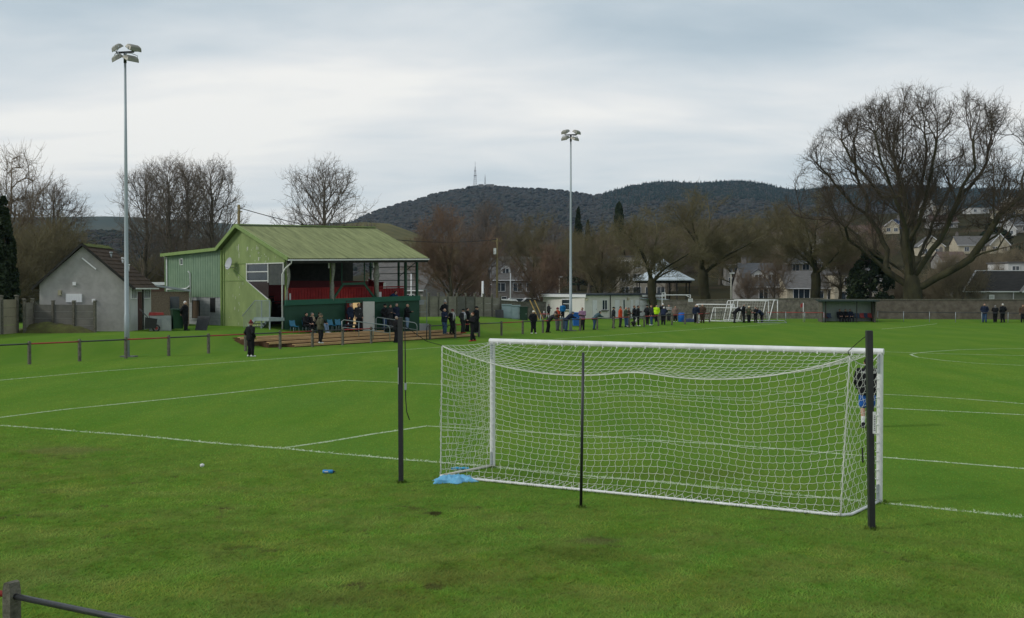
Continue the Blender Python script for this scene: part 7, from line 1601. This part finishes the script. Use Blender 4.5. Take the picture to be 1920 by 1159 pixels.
# on the steps right of the stand
for px, foot, top, y, z, f_, po, ct, lg, lb, kw in [
    (834, 626, 567, 80.5, .72, 125, 'pockets', BLK, BLK, 'spectator in a striped bobble hat standing highest on the steps', dict(hat=(.25, .25, .25), bobble=WHT)),
    (833, 627.5, 580, 78.0, .34, 120, 'fold', NVY, JNS, 'bald man in a navy jacket and jeans at the left of the steps group', dict(hair=None, shoes=GRY)),
    (848, 628, 582, 78.4, .33, 128, 'behind', BLK, BLK, 'man in a black coat with a maroon cap on the steps', dict(hat=(.10, .02, .025), scarf=(.45, .45, .45))),
    (868, 627, 582, 79.6, .33, 120, 'pockets', CHA, CHA, 'person in a black beanie wearing a long pale striped scarf', dict(hat=BLK, scarf=(.48, .48, .52), shoes=(.35, .05, .03))),
    (876, 625, 581, 80.6, .40, 110, 'stand', BLK, BLK, 'dark haired spectator between the scarf and the taller beanie man', dict(hair=DH_)),
    (893, 627, 577.5, 80.2, .32, 115, 'pockets', BLK, BLK, 'tall man in a black beanie at the right of the steps group', dict(hat=BLK, shoes=GRY))]:
    at_feet(px, foot, top, f_, po, ct, lg, lb, y=y, z=z, group='people on the steps', **kw)
at_feet(887, 640, 586, 235, 'clap', BLK, BLK, 'person in dark clothes and red boots walking on the pitch before the steps', hair=RH, shoes=(.4, .03, .04), group='people on the steps')
# along the barrier
for i, row in enumerate([
    (1000, 625.5, 583, 150, 'pockets', BLK, BLK, 'man in a cream cap and black tracksuit inside the barrier', dict(hat=(.6, .58, .5, 1), shoes=WHT)),
    (1031, 623.6, 587, 95, 'lean', CHA, BLK, 'grey haired man in charcoal bending over the rail', dict(hair=GH)),
    (1045, 620, 577, 135, 'hold', BRN, GRY, 'man in a maroon hat and brown and orange jacket eating at the rail', dict(hat=(.14, .02, .03), scarf=ORG)),
    (1065, 621, 585, 75, 'lean', NVY, JNS, 'person in a navy jacket and grey hood bent low over the rail by the mast', dict(hat=(.10, .11, .11))),
    (1092, 619, 577, 215, 'hold', MAV, BLK, 'person in a mauve jacket right of the second floodlight mast', dict(hair=DH_)),
    (1117, 618, 584, 70, 'lean', (.05, .085, .10), JNS, 'person in a teal jacket and jeans leaning on the rail alone', dict(hair=DH_)),
    (1150, 615, 576, 95, 'pockets', CHA, BLK, 'man in a charcoal jacket and flat cap beside the orange jacket', dict(hat=BLK)),
    (1163, 613.8, 575, 105, 'stand', ORG, CHA, 'man in a bright orange jacket at the rail', dict(hair=RH)),
    (1173, 613.3, 576.5, 112, 'fold', (.05, .07, .045), JNS, 'bald man in a dark green jacket right of the orange jacket', dict(hair=None)),
    (1178.5, 612.2, 577, 118, 'hold', BRN, JNS, 'man in a brown jacket close behind the green jacket', dict(hair=BH, shoes=WHT)),
    (1189, 612, 569, 100, 'pockets', BLK, CHA, 'tall man in black with reddish hair behind the phone reader', dict(hair=RH)),
    (1196, 611.5, 571.5, 95, 'hold', BLK, BLK, 'man in a black jacket and white shoes reading a phone', dict(hair=DH_, shoes=WHT)),
    (1213, 609, 570, 70, 'pockets', BLK, BLK, 'man in black with a dark cap, back to the canopy', dict(hat=(.02, .02, .02, 1), shoes=GRY)),
    (1222, 610, 571, 260, 'stand', CHA, JNS, 'person in charcoal and jeans with one white shoe forward', dict(hair=RH, shoes=WHT)),
    (1244, 609, 569, 15, 'lean', NVY, BLK, 'grey haired man in a navy coat seen from behind at the rail', dict(hair=WH)),
    (1308, 605.5, 571, 175, 'fold', BLK, (.52, .54, .60), 'person in pale trousers and a black and white hat alone on the grass', dict(hat=WHT, shoes=WHT)),
    (1380, -113.2, 602, 568, 75, 'lean', BLK, CHA, 'grey haired man in black leaning before the big small goal', dict(hair=GH)),
    (1394, -113.2, 602, 567, 110, 'pockets', BLK, BLK, 'tall grey haired man in black beside the leaning man by the goals', dict(hair=GH)),
    (1404, -113.2, 602, 571, 160, 'hold', KHA, BLK, 'person in a dark green coat and cream cap by the small goals', dict(hat=(.55, .5, .35, 1))),
    (1417, -113.2, 598, 569, 235, 'pockets', BLK, BLK, 'man in a black coat facing left before the white goal frames', dict(hair=DH_, shoes=GRY)),
    (1426, -113.2, 598.5, 572, 250, 'lean', NVY, BLK, 'person in navy bending at the end of the small goals', dict(hair=BH)),
    (1846, -113, 597.5, 562, 200, 'pockets', NVY, JNS, 'man in navy and jeans standing left of the pair by the right wall', dict(hair=BH)),
    (1866, -113, 597.5, 565, 10, 'fold', BLK, BLK, 'person in a black and grey jacket, back turned, before the right wall', dict(hair=GH, hood=GRY)),
    (1880, -113, 597.5, 562.5, 350, 'pockets', BLK, BLK, 'white haired man in black by the right wall', dict(hair=WH)),
    (1918, -113, 597.5, 564, 200, 'stand', BRN, BLK, 'person in a brown jacket at the right picture edge', dict(hair=DH_))]):
    yy = None
    if row[1] < 0: yy = -row[1]; row = (row[0],) + row[2:]
    px, foot, top, f_, po, ct, lg, lb, kw = row
    at_feet(px, foot, top, f_, po, ct, lg, lb, y=yy, group='spectators along the barrier', **kw)
for px, foot, top, y, f_, po, ct, lg, lb, kw in [
    (1028.5, 595, 568, 121, 75, 'hold', CHA, BLK, 'grey haired man in charcoal walking to the serving hatch', dict(hair=GH)),
    (1055, 595, 566.5, 122, 10, 'stand', (.012, .12, .30), BLK, 'person in a bright blue jacket at the serving hatch, back turned', dict(hair=DH_)),
    (1231, 594, 562, 116, 170, 'pockets', (.48, .80, .02), BLK, 'steward in a bright yellow jacket under the canopy', dict(hair=BH)),
    (1242.5, 594, 560.5, 118, 165, 'pockets', BLK, BLK, 'man in black with a white cap right of the yellow jacket', dict(hat=WHT)),
    (1254, 594, 563, 119, 185, 'hold', (.26, .26, .25), CHA, 'person in a pale grey jacket before the stone wall', dict(hair=BH)),
    (1266, 593.5, 564, 117, 175, 'pockets', (.19, .13, .11), BLK, 'person in a dusty pink jacket beside the blue drum', dict(hair=BH, shoes=WHT)),
    (1305, 597, 562.5, 112.5, 185, 'stand', NVY, BLK, 'white haired man in a dark coat holding a white bag, behind the pale trousers', dict(hair=WH, bag='L')),
    (1317, 598, 562, 113, 180, 'pockets', BRN, BRN, 'white haired man in a brown coat left of the stacked goals', dict(hair=WH, long=True))]:
    at_feet(px, foot, top, f_, po, ct, lg, lb, y=y, group='spectators by the pavilion', **kw)
for k, (dx, lb, hr) in enumerate([(-.7, 'person in black seated at the left in the team shelter', DH_), (-.12, 'person in black seated in the middle of the team shelter trio', DH_), (.36, 'person in dark blue seated at the right of the team shelter trio', BH)]):
    PN[0] += 1; p = SH.location + Vector((dx, .72, -.02)); person(p, 180, 'sit', 1.76, [BLK, BLK, NVY][k], BLK, lb, hair=hr, seed=PN[0], group='people in the team shelter')
# the goalkeeper
kp = T(1626, 802); KP = person(kp, 8, 'pockets', 1.80, BLK, (.02, .10, .38), 'goalkeeper in a black top and blue shorts seen from behind inside the right post', hair=DH_, shoes=[BLK, (.6, .15, .06)], shorts=True, socks=WHT, seed=200, group=None, vox=.016)
tcv = bpy.data.curves.new('print', 'FONT'); tcv.body = 'macron'; tcv.size = .11; tcv.align_x = 'CENTER'; tcv.extrude = .002
to = bpy.data.objects.new('back_print', tcv); COL.objects.link(to)
# the dog by the phone reader
DG = T(1188.5, 612.5); m = MB(); caps(m, [(0, -.22, .38), (0, .05, .42), (0, .20, .47)], [.10, .115, .10]); caps(m, [(0, .2, .5), (0, .3, .66)], [.07, .06]); m.ell((0, .36, .70), (.06, .085, .065), 10, 7); caps(m, [(0, .40, .68), (0, .49, .66)], [.038, .028])
for sg in (-1, 1):
    m.prism([(sg * .05, .33, .74), (sg * .02, .36, .76), (sg * .055, .32, .83)], (0, .02, 0)); caps(m, [(sg * .06, .17, .42), (sg * .06, .15, .22), (sg * .06, .17, .04)], [.05, .03, .026]); caps(m, [(sg * .06, -.2, .36), (sg * .07, -.12, .22), (sg * .07, -.25, .14), (sg * .07, -.23, .03)], [.065, .045, .027, .025])
caps(m, [(0, -.28, .40), (0, -.42, .30), (0, -.47, .18)], [.03, .03, .02])
dg = m.build('dog', [mat('dog_coat', (.012, .011, .010), c2=(.03, .027, .024), r=.9, scale=8), mat('dog_white', (.5, .49, .46), r=.9, var=.1)], None, DG, R(-60)); tag(dg, 'black and white dog standing beside the phone reader', 'dog'); REM.append((dg, .02, 'dog', None))
# ---- fuse every rough body and garment into one smooth surface
for o, vx, feat, hands in REM:
    a = o.modifiers.new('fuse', 'REMESH'); a.mode = 'VOXEL'; a.voxel_size = vx; a.use_smooth_shade = True
    b = o.modifiers.new('smooth', 'SMOOTH'); b.factor = .5; b.iterations = 2
dg_ = bpy.context.evaluated_depsgraph_get()
done = []
for o, vx, feat, hands in REM: done.append(bpy.data.meshes.new_from_object(o.evaluated_get(dg_)))
tm = bpy.data.meshes.new_from_object(to.evaluated_get(dg_)); COL.objects.unlink(to); tm.materials.clear(); tm.materials.append(cloth(WHT))
for (o, vx, feat, hands), me in zip(REM, done):
    o.modifiers.clear(); mats_ = list(o.data.materials); o.data = me; me.materials.clear()
    for q in mats_: me.materials.append(q)
    if feat == 'dog':
        for f in me.polygons: c = f.center; f.material_index = 1 if (c.z < .12 or (c.y > .13 and c.y < .32 and c.z > .36) or c.y > .44) else 0
    elif feat:
        for f in me.polygons:
            c = f.center; f.material_index = 0
            for q, rx, rz in feat:
                d = c - q
                if abs(d.x) < rx and abs(d.z) < rz + .006 and abs(d.y) < .05: f.material_index = 1
    if hands:
        hm_ = MB()
        for w_, e_, sg in hands: hand(hm_, w_, e_, .55, sg)
        bm = bmesh.new(); bm.from_mesh(me); vv_ = [bm.verts.new(v) for v in hm_.v]
        for f in hm_.f:
            try: bm.faces.new([vv_[i] for i in f]).smooth = True
            except ValueError: pass
        bm.to_mesh(me); bm.free()
# wrap the print onto the keeper's back
jk = [c for c in KP.children if c.name.startswith('jacket')][0]
nv__ = np.array([v.co[:] for v in tm.vertices]); jv = np.array([v.co[:] for v in jk.data.vertices]); zc = 1.36 * 1.80 / 1.76
pr = []
for x, y, z in nv__:
    X_, Z_ = -(-x), zc + y; c = jv[(np.abs(jv[:, 0] - X_) < .04) & (np.abs(jv[:, 2] - Z_) < .04)]; yb = c[:, 1].min() if len(c) else -.15
    pr.append((X_, yb - .004 - z, Z_))
for v, q in zip(tm.vertices, pr): v.co = q
po_ = link('back_print', tm, jk)
